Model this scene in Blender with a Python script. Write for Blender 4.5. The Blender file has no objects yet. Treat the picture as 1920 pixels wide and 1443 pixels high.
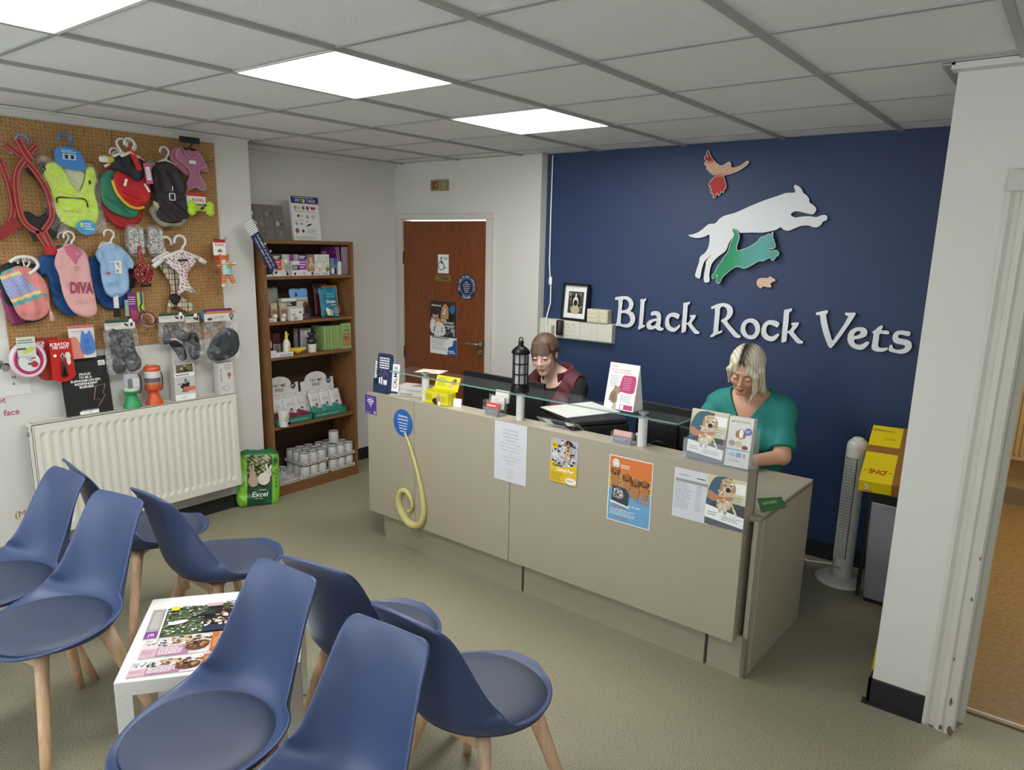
import bpy, math, random
import numpy as np
from math import pi, sin, cos, radians
from mathutils import Matrix, Vector
from mathutils.geometry import tessellate_polygon
random.seed(4)
COL = bpy.context.scene.collection
SC = bpy.context.scene

# ---------------------------------------------------------------- camera, world, exposure, light
cam_d = bpy.data.cameras.new('camera'); cam = bpy.data.objects.new('camera', cam_d); COL.objects.link(cam)
YAW, PITCH, ROLL = .6553, .2157, -.0215
fw = Vector((-sin(YAW)*cos(PITCH), cos(YAW)*cos(PITCH), -sin(PITCH))); rt = Vector((cos(YAW), sin(YAW), 0)); dn = fw.cross(rt)
r2 = rt*cos(ROLL)+dn*sin(ROLL); d2 = -rt*sin(ROLL)+dn*cos(ROLL)
m = Matrix((r2, -d2, -fw)).transposed().to_4x4(); m.translation = (2.6459, -1.6694, 1.7833)
cam.matrix_world = m
cam_d.sensor_fit = 'HORIZONTAL'; cam_d.sensor_width = 36; cam_d.lens = 36*1361/1920; cam_d.shift_y = 34.9/1920
cam_d.clip_start = .05; SC.camera = cam
vs = SC.view_settings; vs.view_transform = 'Standard'; vs.look = 'None'; vs.gamma = 1; vs.use_curve_mapping = False; vs.exposure = 1.98
w = bpy.data.worlds.new('world'); SC.world = w; w.use_nodes = True
w.node_tree.nodes['Background'].inputs[0].default_value = (.84, .91, 1, 1); w.node_tree.nodes['Background'].inputs[1].default_value = 1.0

def area(name, loc, rot, sx, sy, power, col=(1, 1, 1), spread=pi):
    l = bpy.data.lights.new(name, 'AREA'); l.shape = 'RECTANGLE'; l.size = sx; l.size_y = sy; l.energy = power; l.color = col; l.spread = spread
    o = bpy.data.objects.new(name, l); COL.objects.link(o); o.location = loc; o.rotation_euler = rot; return o
# daylight outside the two shop windows in the wall behind the camera
area('daylight_window_left', (-.2, -2.62, 1.5), (radians(-90), 0, 0), 2.6, 1.7, 95, (.92, .96, 1))
area('daylight_window_right', (3.2, -2.62, 1.5), (radians(-90), 0, 0), 2.2, 1.7, 60, (.92, .96, 1))
area('next_room_lamp', (3.3, 3.6, 2.3), (0, 0, 0), .6, .6, 9, (1, .97, .9))
PANEL_W = 5.5   # emission of the ceiling light panels

# ---------------------------------------------------------------- materials
def lin(h):
    h = h.lstrip('#'); c = [int(h[i:i+2], 16)/255 for i in (0, 2, 4)]
    return tuple((x/12.92 if x <= .04045 else ((x+.055)/1.055)**2.4) for x in c)
MATS = {}
def M(h, r=.6, metal=0, var=.06, scale=30, bump=0, bscale=200, emit=0, coat=0, sheen=0, name=None, vcol=False, sub=0):
    key = (h, r, metal, var, scale, bump, bscale, emit, coat, sheen, vcol, sub)
    if key in MATS: return MATS[key]
    mt = bpy.data.materials.new(name or 'paint_'+h.strip('#')); mt.use_nodes = True; MATS[key] = mt
    nt = mt.node_tree; b = nt.nodes['Principled BSDF']; c = lin(h)
    b.inputs['Roughness'].default_value = r; b.inputs['Metallic'].default_value = metal
    if coat: b.inputs['Coat Weight'].default_value = coat
    if sheen: b.inputs['Sheen Weight'].default_value = sheen
    if sub: b.inputs['Subsurface Weight'].default_value = sub; b.inputs['Subsurface Scale'].default_value = .01
    tc = nt.nodes.new('ShaderNodeTexCoord')
    if vcol:
        a = nt.nodes.new('ShaderNodeVertexColor'); a.layer_name = 'Col'; nt.links.new(a.outputs[0], b.inputs[0])
    elif var:
        n = nt.nodes.new('ShaderNodeTexNoise'); n.inputs['Scale'].default_value = scale; n.inputs['Detail'].default_value = 4
        nt.links.new(tc.outputs['Object'], n.inputs['Vector'])
        mr = nt.nodes.new('ShaderNodeMapRange'); mr.inputs[3].default_value = 1-var; mr.inputs[4].default_value = 1+var
        nt.links.new(n.outputs[0], mr.inputs[0])
        mx = nt.nodes.new('ShaderNodeVectorMath'); mx.operation = 'SCALE'; mx.inputs[0].default_value = c
        nt.links.new(mr.outputs[0], mx.inputs['Scale']); nt.links.new(mx.outputs[0], b.inputs[0])
    else: b.inputs[0].default_value = (*c, 1)
    if bump:
        n = nt.nodes.new('ShaderNodeTexNoise'); n.inputs['Scale'].default_value = bscale; n.inputs['Detail'].default_value = 3
        nt.links.new(tc.outputs['Object'], n.inputs['Vector'])
        bp = nt.nodes.new('ShaderNodeBump'); bp.inputs['Strength'].default_value = bump; bp.inputs['Distance'].default_value = .004
        nt.links.new(n.outputs[0], bp.inputs['Height']); nt.links.new(bp.outputs[0], b.inputs['Normal'])
    if emit:
        b.inputs['Emission Color'].default_value = (*c, 1); b.inputs['Emission Strength'].default_value = emit
    return mt
def speckle(name, a, b_, scale, r=.6, thr=(.42, .62), bump=.15, c3=None, big=None):
    """two-tone fine speckle, for vinyl floor"""
    mt = bpy.data.materials.new(name); mt.use_nodes = True; nt = mt.node_tree; b = nt.nodes['Principled BSDF']; b.inputs['Roughness'].default_value = r
    tc = nt.nodes.new('ShaderNodeTexCoord'); n = nt.nodes.new('ShaderNodeTexNoise'); n.inputs['Scale'].default_value = scale; n.inputs['Detail'].default_value = 2
    nt.links.new(tc.outputs['Object'], n.inputs['Vector']); cr = nt.nodes.new('ShaderNodeValToRGB')
    cr.color_ramp.elements[0].position = thr[0]; cr.color_ramp.elements[0].color = (*lin(a), 1); cr.color_ramp.elements[1].position = thr[1]; cr.color_ramp.elements[1].color = (*lin(b_), 1)
    nt.links.new(n.outputs[0], cr.inputs[0])
    n2 = nt.nodes.new('ShaderNodeTexNoise'); n2.inputs['Scale'].default_value = big or 2.0; n2.inputs['Detail'].default_value = 5; nt.links.new(tc.outputs['Object'], n2.inputs['Vector'])
    mr = nt.nodes.new('ShaderNodeMapRange'); mr.inputs[3].default_value = .88; mr.inputs[4].default_value = 1.1; nt.links.new(n2.outputs[0], mr.inputs[0])
    mx = nt.nodes.new('ShaderNodeVectorMath'); mx.operation = 'SCALE'; nt.links.new(cr.outputs[0], mx.inputs[0]); nt.links.new(mr.outputs[0], mx.inputs['Scale']); nt.links.new(mx.outputs[0], b.inputs[0])
    bp = nt.nodes.new('ShaderNodeBump'); bp.inputs['Strength'].default_value = bump; bp.inputs['Distance'].default_value = .002
    nt.links.new(n.outputs[0], bp.inputs['Height']); nt.links.new(bp.outputs[0], b.inputs['Normal']); return mt
def wood(name, a, b_, axis=2, scale=14, r=.45, stretch=.06, bump=.05):
    mt = bpy.data.materials.new(name); mt.use_nodes = True; nt = mt.node_tree; b = nt.nodes['Principled BSDF']; b.inputs['Roughness'].default_value = r
    tc = nt.nodes.new('ShaderNodeTexCoord'); mp = nt.nodes.new('ShaderNodeMapping'); s = [scale]*3; s[axis] = scale*stretch; mp.inputs['Scale'].default_value = s
    nt.links.new(tc.outputs['Object'], mp.inputs[0]); n = nt.nodes.new('ShaderNodeTexNoise'); n.inputs['Scale'].default_value = 6; n.inputs['Detail'].default_value = 6; n.inputs['Distortion'].default_value = .4
    nt.links.new(mp.outputs[0], n.inputs['Vector']); cr = nt.nodes.new('ShaderNodeValToRGB')
    cr.color_ramp.elements[0].position = .35; cr.color_ramp.elements[0].color = (*lin(a), 1); cr.color_ramp.elements[1].position = .68; cr.color_ramp.elements[1].color = (*lin(b_), 1)
    nt.links.new(n.outputs[0], cr.inputs[0]); nt.links.new(cr.outputs[0], b.inputs[0])
    bp = nt.nodes.new('ShaderNodeBump'); bp.inputs['Strength'].default_value = bump; bp.inputs['Distance'].default_value = .002
    nt.links.new(n.outputs[0], bp.inputs['Height']); nt.links.new(bp.outputs[0], b.inputs['Normal']); return mt
def clear(name, tint='#ffffff', alpha=.2, r=.08, bump=0, bscale=60, ior=1.45):
    """thin clear plastic or glass sheet: mostly see-through with real reflections"""
    mt = bpy.data.materials.new(name); mt.use_nodes = True; nt = mt.node_tree; b = nt.nodes['Principled BSDF']
    b.inputs[0].default_value = (*lin(tint), 1); b.inputs['Roughness'].default_value = r; b.inputs['Alpha'].default_value = alpha; b.inputs['IOR'].default_value = ior; b.inputs['Coat Weight'].default_value = .5
    if bump:
        tc = nt.nodes.new('ShaderNodeTexCoord'); n = nt.nodes.new('ShaderNodeTexNoise'); n.inputs['Scale'].default_value = bscale; n.inputs['Detail'].default_value = 3; n.inputs['Distortion'].default_value = 1
        nt.links.new(tc.outputs['Object'], n.inputs['Vector']); bp = nt.nodes.new('ShaderNodeBump'); bp.inputs['Strength'].default_value = bump; bp.inputs['Distance'].default_value = .02
        nt.links.new(n.outputs[0], bp.inputs['Height']); nt.links.new(bp.outputs[0], b.inputs['Normal'])
        mr = nt.nodes.new('ShaderNodeMapRange'); mr.inputs[1].default_value = .45; mr.inputs[2].default_value = .75; mr.inputs[3].default_value = alpha*.5; mr.inputs[4].default_value = min(1, alpha*3.2)
        nt.links.new(n.outputs[0], mr.inputs[0]); nt.links.new(mr.outputs[0], b.inputs['Alpha'])
    return mt
WHITE = M('#f0f0ea'); BLACK = M('#15161a', .45); INK = M('#26282c', .7, var=0)

# ---------------------------------------------------------------- mesh builder
_txt = {}
def text_mesh(s, bold=0, shear=0):
    k = (s, bold, shear)
    if k not in _txt:
        c = bpy.data.curves.new('t', 'FONT'); c.body = s; c.size = 1; c.resolution_u = 3; c.offset = bold; c.shear = shear
        o = bpy.data.objects.new('t', c); me = bpy.data.meshes.new_from_object(o)
        v = [(p.co.x, p.co.y) for p in me.vertices]; f = [tuple(p.vertices) for p in me.polygons]
        bpy.data.objects.remove(o); bpy.data.curves.remove(c); bpy.data.meshes.remove(me)
        _txt[k] = (v, f)
    return _txt[k]
def smooth_loop(p, n=3):
    out = []; N = len(p)
    for i in range(N):
        p0, p1, p2, p3 = (np.array(p[(i+j-1) % N], float) for j in range(4))
        for k in range(n):
            t = k/n; out.append(tuple(.5*((2*p1)+(-p0+p2)*t+(2*p0-5*p1+4*p2-p3)*t*t+(-p0+3*p1-3*p2+p3)*t**3)))
    return out
LAY = .00012
class G:
    def __init__(s): s.v = []; s.f = []; s.m = []; s.sm = []; s.mats = []; s.T = Matrix(); s.y0 = 0
    def mi(s, mt):
        if mt not in s.mats: s.mats.append(mt)
        return s.mats.index(mt)
    def add(s, V, F, mt, smooth=False):
        o = len(s.v); T = s.T
        s.v += [tuple(T @ Vector(p)) for p in V]; s.f += [tuple(i+o for i in f) for f in F]
        k = s.mi(mt); s.m += [k]*len(F); s.sm += [smooth]*len(F); return s
    def box(s, x0, x1, y0, y1, z0, z1, mt):
        V = [(x, y, z) for x in (x0, x1) for y in (y0, y1) for z in (z0, z1)]
        return s.add(V, [(0, 1, 3, 2), (4, 6, 7, 5), (0, 4, 5, 1), (2, 3, 7, 6), (0, 2, 6, 4), (1, 5, 7, 3)], mt)
    def taper(s, b, t, z0, z1, mt):   # b,t = (x0,x1,y0,y1) at bottom and top
        V = [(b[0], b[2], z0), (b[1], b[2], z0), (b[1], b[3], z0), (b[0], b[3], z0), (t[0], t[2], z1), (t[1], t[2], z1), (t[1], t[3], z1), (t[0], t[3], z1)]
        return s.add(V, [(3, 2, 1, 0), (4, 5, 6, 7), (0, 1, 5, 4), (1, 2, 6, 5), (2, 3, 7, 6), (3, 0, 4, 7)], mt)
    def lathe(s, prof, mt, n=24, c=(0, 0), smooth=True, sx=1, sy=1):
        V = []; F = []
        for r, z in prof:
            for k in range(n): a = 2*pi*k/n; V.append((c[0]+r*sx*cos(a), c[1]+r*sy*sin(a), z))
        for i in range(len(prof)-1):
            for k in range(n): F.append((i*n+k, i*n+(k+1) % n, (i+1)*n+(k+1) % n, (i+1)*n+k))
        F.append(tuple(range(n))[::-1]); F.append(tuple((len(prof)-1)*n+k for k in range(n)))
        s.add(V, F[:-2], mt, smooth); return s.add(V, F[-2:], mt, False)
    def cyl(s, c, r, z0, z1, mt, n=20): return s.lathe([(r, z0), (r, z1)], mt, n, c)
    def tube(s, P, r, mt, n=8, closed=False, sx=1):
        P = [Vector(p) for p in P]; N = len(P); R = r if isinstance(r, (list, tuple)) else [r]*N
        V = []; F = []; up = None
        for i in range(N):
            a = P[(i-1) % N] if closed else P[max(i-1, 0)]; b = P[(i+1) % N] if closed else P[min(i+1, N-1)]
            d = (b-a).normalized()
            if up is None: up = d.orthogonal().normalized()
            up = (up-d*up.dot(d)).normalized(); q = d.cross(up)
            for k in range(n): t = 2*pi*k/n; V.append(P[i]+up*cos(t)*R[i]*sx+q*sin(t)*R[i])
        for i in range(N if closed else N-1):
            j = (i+1) % N
            for k in range(n): F.append((i*n+k, i*n+(k+1) % n, j*n+(k+1) % n, j*n+k))
        if not closed: F += [tuple(range(n))[::-1], tuple((N-1)*n+k for k in range(n))]
        return s.add(V, F, mt, True)
    def prism(s, loops, y0, y1, mt, side=None):
        """loops of (x,z); front at y0 (smaller), back at y1; first loop outer, rest holes"""
        if not isinstance(loops[0][0], (tuple, list)): loops = [loops]
        flat = [p for l in loops for p in l]; N = len(flat)
        tri = tessellate_polygon([[Vector((p[0], p[1], 0)) for p in l] for l in loops])
        V = [(p[0], y0, p[1]) for p in flat]+[(p[0], y1, p[1]) for p in flat]; F = []
        for t in tri:
            a, b, c = (flat[i] for i in t)
            ccw = (b[0]-a[0])*(c[1]-a[1])-(b[1]-a[1])*(c[0]-a[0]) > 0
            t = tuple(t) if ccw else tuple(t)[::-1]
            F.append(t); F.append(tuple(i+N for i in t[::-1]))
        s.add(V, F, mt); o = 0; F = []
        for l in loops:
            n = len(l)
            for k in range(n): F.append((o+k, o+(k+1) % n, N+o+(k+1) % n, N+o+k))
            o += n
        return s.add(V, F, side or mt)
    # flat print on the front of a card (local x right, z up, facing -y)
    def pl(s, pts, mt, k=1):
        N = len(pts); tri = tessellate_polygon([[Vector((p[0], p[1], 0)) for p in pts]])
        return s.add([(p[0], s.y0-k*LAY, p[1]) for p in pts], [tuple(t) for t in tri], mt)
    def rect(s, x0, z0, x1, z1, mt, k=1): return s.pl([(x0, z0), (x1, z0), (x1, z1), (x0, z1)], mt, k)
    def ell(s, x, z, rx, rz, mt, k=1, n=20, a=0): return s.pl([(x+rx*cos(t)*cos(a)-rz*sin(t)*sin(a), z+rx*cos(t)*sin(a)+rz*sin(t)*cos(a)) for t in (2*pi*i/n for i in range(n))], mt, k)
    def ring(s, x, z, r, w, mt, k=1, a0=0, a1=2*pi, n=24):
        P = [(x+(r+w)*cos(a0+(a1-a0)*i/n), z+(r+w)*sin(a0+(a1-a0)*i/n)) for i in range(n+1)]; Q = [(x+r*cos(a0+(a1-a0)*i/n), z+r*sin(a0+(a1-a0)*i/n)) for i in range(n+1)]
        V = [(p[0], s.y0-k*LAY, p[1]) for p in P+Q]; return s.add(V, [(i, i+1, n+2+i, n+1+i) for i in range(n)], mt)
    def text(s, t, x, z, h, mt, k=1, al='c', wid=None, bold=.0, rot=0, shear=0):
        """h = cap height; wid = fit to this width"""
        v, f = text_mesh(t, bold, shear)
        if not v: return s
        xs = [p[0] for p in v]; a, b = min(xs), max(xs); q = h/.70; qx = q if wid is None else wid/(b-a)
        off = {'c': (a+b)/2, 'l': a, 'r': b}[al]; c_, s_ = cos(rot), sin(rot)
        V = []
        for p in v:
            X = (p[0]-off)*qx; Z = (p[1]-.35)*q; V.append((x+X*c_-Z*s_, s.y0-k*LAY, z+X*s_+Z*c_))
        return s.add(V, f, mt)
    def lines(s, x0, x1, z1, z0, n, mt, k=1, fill=.42, rag=.3, al='l'):
        dz = (z1-z0)/n
        for i in range(n):
            zc = z1-(i+.5)*dz; L = (x1-x0)*(1-random.random()*rag); a = x0 if al == 'l' else (x0+x1)/2-L/2; x = a
            while x < a+L-1e-5:
                wd = min((x1-x0)*random.uniform(.06, .2), a+L-x); s.rect(x, zc-dz*fill/2, x+wd, zc+dz*fill/2, mt, k); x += wd+(x1-x0)*.025
        return s
    def build(s, name, parent=None, loc=None, rot=None, bevel=0, label=None, cat=None, group=None, kind=None, seg=2):
        me = bpy.data.meshes.new(name); me.from_pydata(s.v, [], s.f); me.polygons.foreach_set('material_index', s.m); me.polygons.foreach_set('use_smooth', s.sm)
        for x in s.mats: me.materials.append(x)
        me.update(); o = bpy.data.objects.new(name, me); COL.objects.link(o)
        if parent: o.parent = parent
        if loc is not None: o.location = loc
        if rot is not None: o.rotation_euler = rot if isinstance(rot, tuple) else (0, 0, rot)
        if bevel:
            b = o.modifiers.new('bevel', 'BEVEL'); b.width = bevel; b.segments = seg; b.limit_method = 'ANGLE'; b.angle_limit = radians(50)
        return tag(o, label, cat, group, kind)
def tag(o, label=None, cat=None, group=None, kind=None):
    for k, v in (('label', label), ('category', cat), ('group', group), ('kind', kind)):
        if v: o[k] = v
    return o
def thing(name, label, cat, loc=(0, 0, 0), rot=0, group=None):
    o = bpy.data.objects.new(name, None); COL.objects.link(o); o.location = loc; o.rotation_euler = rot if isinstance(rot, tuple) else (0, 0, rot)
    o.empty_display_size = .1; return tag(o, label, cat, group)
def dup(root, loc, rot=None, label=None, group=None):
    r = root.copy(); COL.objects.link(r); r.location = loc
    if rot is not None: r.rotation_euler = rot if isinstance(rot, tuple) else (0, 0, rot)
    if label: r['label'] = label
    if group: r['group'] = group
    for ch in list(root.children):
        c = ch.copy(); COL.objects.link(c); c.parent = r
        for g in list(ch.children): d = g.copy(); COL.objects.link(d); d.parent = c
    return r
def at(x=0, y=0, z=0, rx=0, ry=0, rz=0):
    return Matrix.Translation((x, y, z)) @ Matrix.Rotation(rz, 4, 'Z') @ Matrix.Rotation(ry, 4, 'Y') @ Matrix.Rotation(rx, 4, 'X')

# ---------------------------------------------------------------- implicit surfaces (smooth organic shapes meshed by surface nets)
def grid(lo, hi, h):
    ax = [np.arange(lo[i], hi[i]+h, h, dtype=np.float32) for i in range(3)]
    return np.meshgrid(*ax, indexing='ij')
def nets(F, lo, h):
    S = F < 0; nx, ny, nz = F.shape
    c = [(i, j, k) for i in (0, 1) for j in (0, 1) for k in (0, 1)]
    sl = lambda A, o: A[o[0]:nx-1+o[0], o[1]:ny-1+o[1], o[2]:nz-1+o[2]]
    cnt = sum(sl(S, o).astype(np.int8) for o in c); act = (cnt > 0) & (cnt < 8); idx = -np.ones(act.shape, np.int64); I = np.argwhere(act); idx[act] = np.arange(len(I))
    acc = np.zeros((len(I), 3)); num = np.zeros(len(I)); fi = I.T
    for a in c:
        for d in range(3):
            if a[d]: continue
            b = list(a); b[d] = 1
            fa = F[fi[0]+a[0], fi[1]+a[1], fi[2]+a[2]]; fb = F[fi[0]+b[0], fi[1]+b[1], fi[2]+b[2]]
            mk = (fa < 0) != (fb < 0); t = np.where(mk, fa/(fa-fb+1e-12), 0)
            p = np.tile(np.array(a, float), (len(I), 1)); p[:, d] += t; acc[mk] += p[mk]; num[mk] += 1
    V = (I+acc/num[:, None])*h+np.array(lo); Q = []
    for d in range(3):
        u, v = [(1, 2), (2, 0), (0, 1)][d]
        A = S[:-1] if d == 0 else (S[:, :-1] if d == 1 else S[:, :, :-1]); B = S[1:] if d == 0 else (S[:, 1:] if d == 1 else S[:, :, 1:])
        E = np.argwhere(A != B); ok = (E[:, u] > 0) & (E[:, v] > 0) & (E[:, u] < F.shape[u]-1) & (E[:, v] < F.shape[v]-1); E = E[ok]
        ins = A[E[:, 0], E[:, 1], E[:, 2]]
        def g(du, dv): e = E.copy(); e[:, u] -= du; e[:, v] -= dv; return idx[e[:, 0], e[:, 1], e[:, 2]]
        q = np.stack([g(1, 1), g(0, 1), g(0, 0), g(1, 0)], 1); q[~ins] = q[~ins][:, ::-1]; Q.append(q)
    return V, np.concatenate(Q)
def smin(a, b, k): h = np.clip(.5+.5*(b-a)/k, 0, 1); return b*(1-h)+a*h-k*h*(1-h)
def cap(P, a, b, ra, rb):
    a = np.array(a, float); b = np.array(b, float); d = b-a; L = d@d
    t = np.clip(((P[0]-a[0])*d[0]+(P[1]-a[1])*d[1]+(P[2]-a[2])*d[2])/L, 0, 1)
    return np.sqrt((P[0]-a[0]-t*d[0])**2+(P[1]-a[1]-t*d[1])**2+(P[2]-a[2]-t*d[2])**2)-(ra+(rb-ra)*t)
def elp(P, c, r):
    q = [(P[i]-c[i]) for i in range(3)]; k0 = np.sqrt(sum((q[i]/r[i])**2 for i in range(3))); k1 = np.sqrt(sum((q[i]/r[i]**2)**2 for i in range(3)))+1e-9; return k0*(k0-1)/k1
def net_obj(F, lo, h, name, mt, parent=None, colfn=None, loc=None, rot=None, **kw):
    V, Q = nets(F, lo, h); me = bpy.data.meshes.new(name); me.from_pydata(V.tolist(), [], Q.tolist()); me.polygons.foreach_set('use_smooth', [True]*len(Q))
    if colfn is not None:
        c = np.ones((len(V), 4), np.float32); c[:, :3] = colfn(V); a = me.color_attributes.new('Col', 'FLOAT_COLOR', 'POINT'); a.data.foreach_set('color', c.ravel())
    me.materials.append(mt); me.update(); o = bpy.data.objects.new(name, me); COL.objects.link(o)
    if parent: o.parent = parent
    if loc is not None: o.location = loc
    if rot is not None: o.rotation_euler = rot if isinstance(rot, tuple) else (0, 0, rot)
    return tag(o, **kw)
def puff(outline, T, name, mt, parent=None, R=.03, h=.004, wr=0, colfn=None, holes=(), yc=0, seed=0, **kw):
    """soft sewn shape: outline in (x,z), thickness T, rounded edge, optional wrinkles"""
    P = np.array(smooth_loop(outline, 4)); lo = P.min(0)-.012; hi = P.max(0)+.012
    xs = np.arange(lo[0], hi[0], h); zs = np.arange(lo[1], hi[1], h); X, Z = np.meshgrid(xs, zs, indexing='ij')
    def sd(P):
        A = P; B = np.roll(P, -1, 0); d = np.full(X.shape, 1e9); ins = np.zeros(X.shape, bool)
        for a, b in zip(A, B):
            e = b-a; t = np.clip(((X-a[0])*e[0]+(Z-a[1])*e[1])/(e@e+1e-12), 0, 1); d = np.minimum(d, (X-a[0]-t*e[0])**2+(Z-a[1]-t*e[1])**2)
            cr = ((a[1] > Z) != (b[1] > Z)) & (X < (b[0]-a[0])*(Z-a[1])/(b[1]-a[1]+1e-12)+a[0]); ins ^= cr
        d = np.sqrt(d); return np.where(ins, d, -d)
    D = sd(P)
    for hl in holes: D = np.minimum(D, -sd(np.array(smooth_loop(hl, 4))))
    th = T*np.sqrt(np.clip(1-(1-np.clip(D/R, 0, 1))**2, 0, 1))
    if wr:
        fac = 1.0
        rs = np.random.RandomState(seed)
        for _ in range(5):
            a = rs.uniform(0, pi); fq = rs.uniform(25, 90); fac = fac+wr*.22*np.sin((X*cos(a)+Z*sin(a))*fq+rs.uniform(0, 6)+3*np.sin(Z*20+X*13))
        th = th*np.clip(fac, .5, 1.7)
    ys = np.arange(-T*1.6-.008, T*.9+.008, h); Y = ys[None, :, None]
    F = np.abs(Y)-th[:, None, :]; F = np.where(Y > 0, np.abs(Y)*1.6-th[:, None, :], F); F = np.where(D[:, None, :] < 0, np.maximum(-D[:, None, :], np.abs(Y)*.5), F)
    return net_obj(F.astype(np.float32), (lo[0], ys[0]+yc, lo[1]), h, name, mt, parent, colfn, **kw)
# ---------------------------------------------------------------- the room
H = 2.4; XL = -1.69; YN = 2.67; YD = 2.61
wall_m = M('#d6d4cb', .75, var=.03, scale=3, bump=.12, bscale=90, name='white_wall_paint')
navy_m = M('#24395c', .55, var=.07, scale=4, bump=.1, bscale=60, name='navy_wall_paint')
floor_m = speckle('speckled_vinyl', '#403f33', '#a09a80', 260, .5, (.30, .56), .0, big=1.5)
ochre_m = speckle('ochre_vinyl', '#7f6438', '#977746', 40, .45, (.35, .7), .05)
def wallbox(name, x0, x1, y0, y1, z0, z1, mt): return G().box(x0, x1, y0, y1, z0, z1, mt).build(name, kind='structure')
G().box(-2.1, 4.6, -2.6, 1.515, -.05, 0, floor_m).box(-2.1, 2.3, 1.515, 2.8, -.05, 0, floor_m).build('floor', kind='structure')
G().box(2.3, 4.6, 1.515, 5.6, -.05, 0, ochre_m).build('floor_next_room', kind='structure')
wallbox('wall_left', XL-.3, XL, -2.5, 1.145, 0, H, wall_m)
G().box(-2.1, -1.905, 1.145, 2.8, 0, H, wall_m).build('wall_alcove', kind='structure')
G().box(-1.905, -1.868, YD, YD+.12, 0, H, wall_m).box(-.862, -.726, YD, YD+.12, 0, H, wall_m).box(-1.868, -.862, YD, YD+.12, 2.0, H, wall_m).box(-.726, -.42, 2.60, YN+.05, 0, H, wall_m).build('wall_door_side', kind='structure')
wallbox('wall_navy', -.42, 2.3, YN, YN+.1, 0, H, navy_m)
G().box(2.214, 2.42, 1.32, 1.50, 0, H, wall_m).box(2.42, 3.34, 1.32, 1.50, 2.02, H, wall_m).box(3.34, 4.6, 1.32, 1.50, 0, H, wall_m).build('wall_right', kind='structure')
wallbox('wall_reception_end', 2.24, 2.32, 1.50, YN+.1, 0, H, wall_m)
wallbox('wall_next_room', 2.2, 4.6, 4.62, 4.72, 0, H, M('#b59a68', .8, name='next_room_paint'))
wallbox('wall_next_room_left', 2.2, 2.32, YN+.1, 4.7, 0, H, M('#b59a68', .8, name='next_room_paint'))
wallbox('ceiling_next_room', 2.32, 4.6, 1.5, 4.72, H, H+.05, wall_m)
wallbox('wall_far_right', 4.5, 4.6, -2.6, 4.7, 0, H, wall_m)
G().box(-1.99, 4.6, -2.6, -2.5, 0, .65, wall_m).box(-1.99, 4.6, -2.6, -2.5, 2.25, H, wall_m).box(-1.99, -1.5, -2.6, -2.5, .65, 2.25, wall_m).box(1.1, 2.1, -2.6, -2.5, .65, 2.25, wall_m).box(4.3, 4.6, -2.6, -2.5, .65, 2.25, wall_m).build('wall_front', kind='structure')
glz = clear('window_glass', '#ffffff', .06, .02)
for n, (a, b) in enumerate(((-1.5, 1.1), (2.1, 4.3))):
    wf = G().box(a, b, -2.58, -2.52, .65, .71, WHITE).box(a, b, -2.58, -2.52, 2.19, 2.25, WHITE).box(a, a+.06, -2.58, -2.52, .71, 2.19, WHITE).box(b-.06, b, -2.58, -2.52, .71, 2.19, WHITE).build(f'window_{n+1}', kind='structure')
    G().box(a+.06, b-.06, -2.555, -2.549, .71, 2.19, glz).build('pane', wf)
# suspended ceiling: tiles, exposed grid, three light panels
tile_m = M('#e2e3e0', .9, var=.05, scale=120, bump=.5, bscale=170, name='ceiling_tile')
ce = G()
for i in range(-5, 5):
    for j in range(-4, 8):
        x0, x1 = max(j*.6, -2.0), min(j*.6+.6, 4.6); y0, y1 = max(i*.6, -2.6), min(i*.6+.6, 2.8)
        if x1 <= x0 or y1 <= y0: continue
        if j == 0 and i in (-5, -2, 0, 2): continue
        ce.box(x0, x1, y0, y1, H+.004, H+.03, tile_m)
ce.build('ceiling', kind='structure')
bar_m = M('#a3a39e', .5, name='ceiling_bar'); tg = G()
for j in range(-3, 8): tg.box(j*.6-.012, j*.6+.012, -2.5, YN if j*.6 < 2.2 else 1.32, H-.008, H+.006, bar_m)
for i in range(-4, 5): tg.box(-1.9, 4.5, i*.6-.009, i*.6+.009, H-.003, H+.006, bar_m)
tg.build('trim_1', kind='structure')
tr = G(); tr.box(-1.905, -1.86, 1.145, YD, H-.03, H, wall_m).box(XL, XL+.02, -2.5, 1.145, H-.012, H, wall_m).box(2.2, 4.5, 1.26, 1.32, H-.02, H, wall_m).box(2.17, 2.21, 1.26, YN, H-.006, H, bar_m).build('trim_2', kind='structure')
lm = M('#ffffff', .5, var=0, emit=PANEL_W, name='light_panel_diffuser'); al = M('#dcdcd8', .4)
for k, (x, y, lab) in enumerate(((0, 1.2, 'square light panel set in the ceiling nearest the navy wall'), (0, 0, 'square light panel in the middle of the ceiling'), (0, -1.2, 'light panel cut by the top left corner of the picture'), (0, -3.0, None))):
    if lab is None: continue
    t = thing('ceiling_light', lab, 'ceiling light', (x+.3, y+.3, H-.004), 0, 'ceiling light panels')
    G().box(-.285, .285, -.285, .285, .002, .012, lm).build('diffuser', t)
    f = G()
    for a in ((-.3, .3, -.3, -.285), (-.3, .3, .285, .3), (-.3, -.285, -.285, .285), (.285, .3, -.285, .285)): f.box(*a, -.002, .03, al)
    f.box(-.3, .3, -.3, .3, .03, .045, al).build('frame', t)
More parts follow.
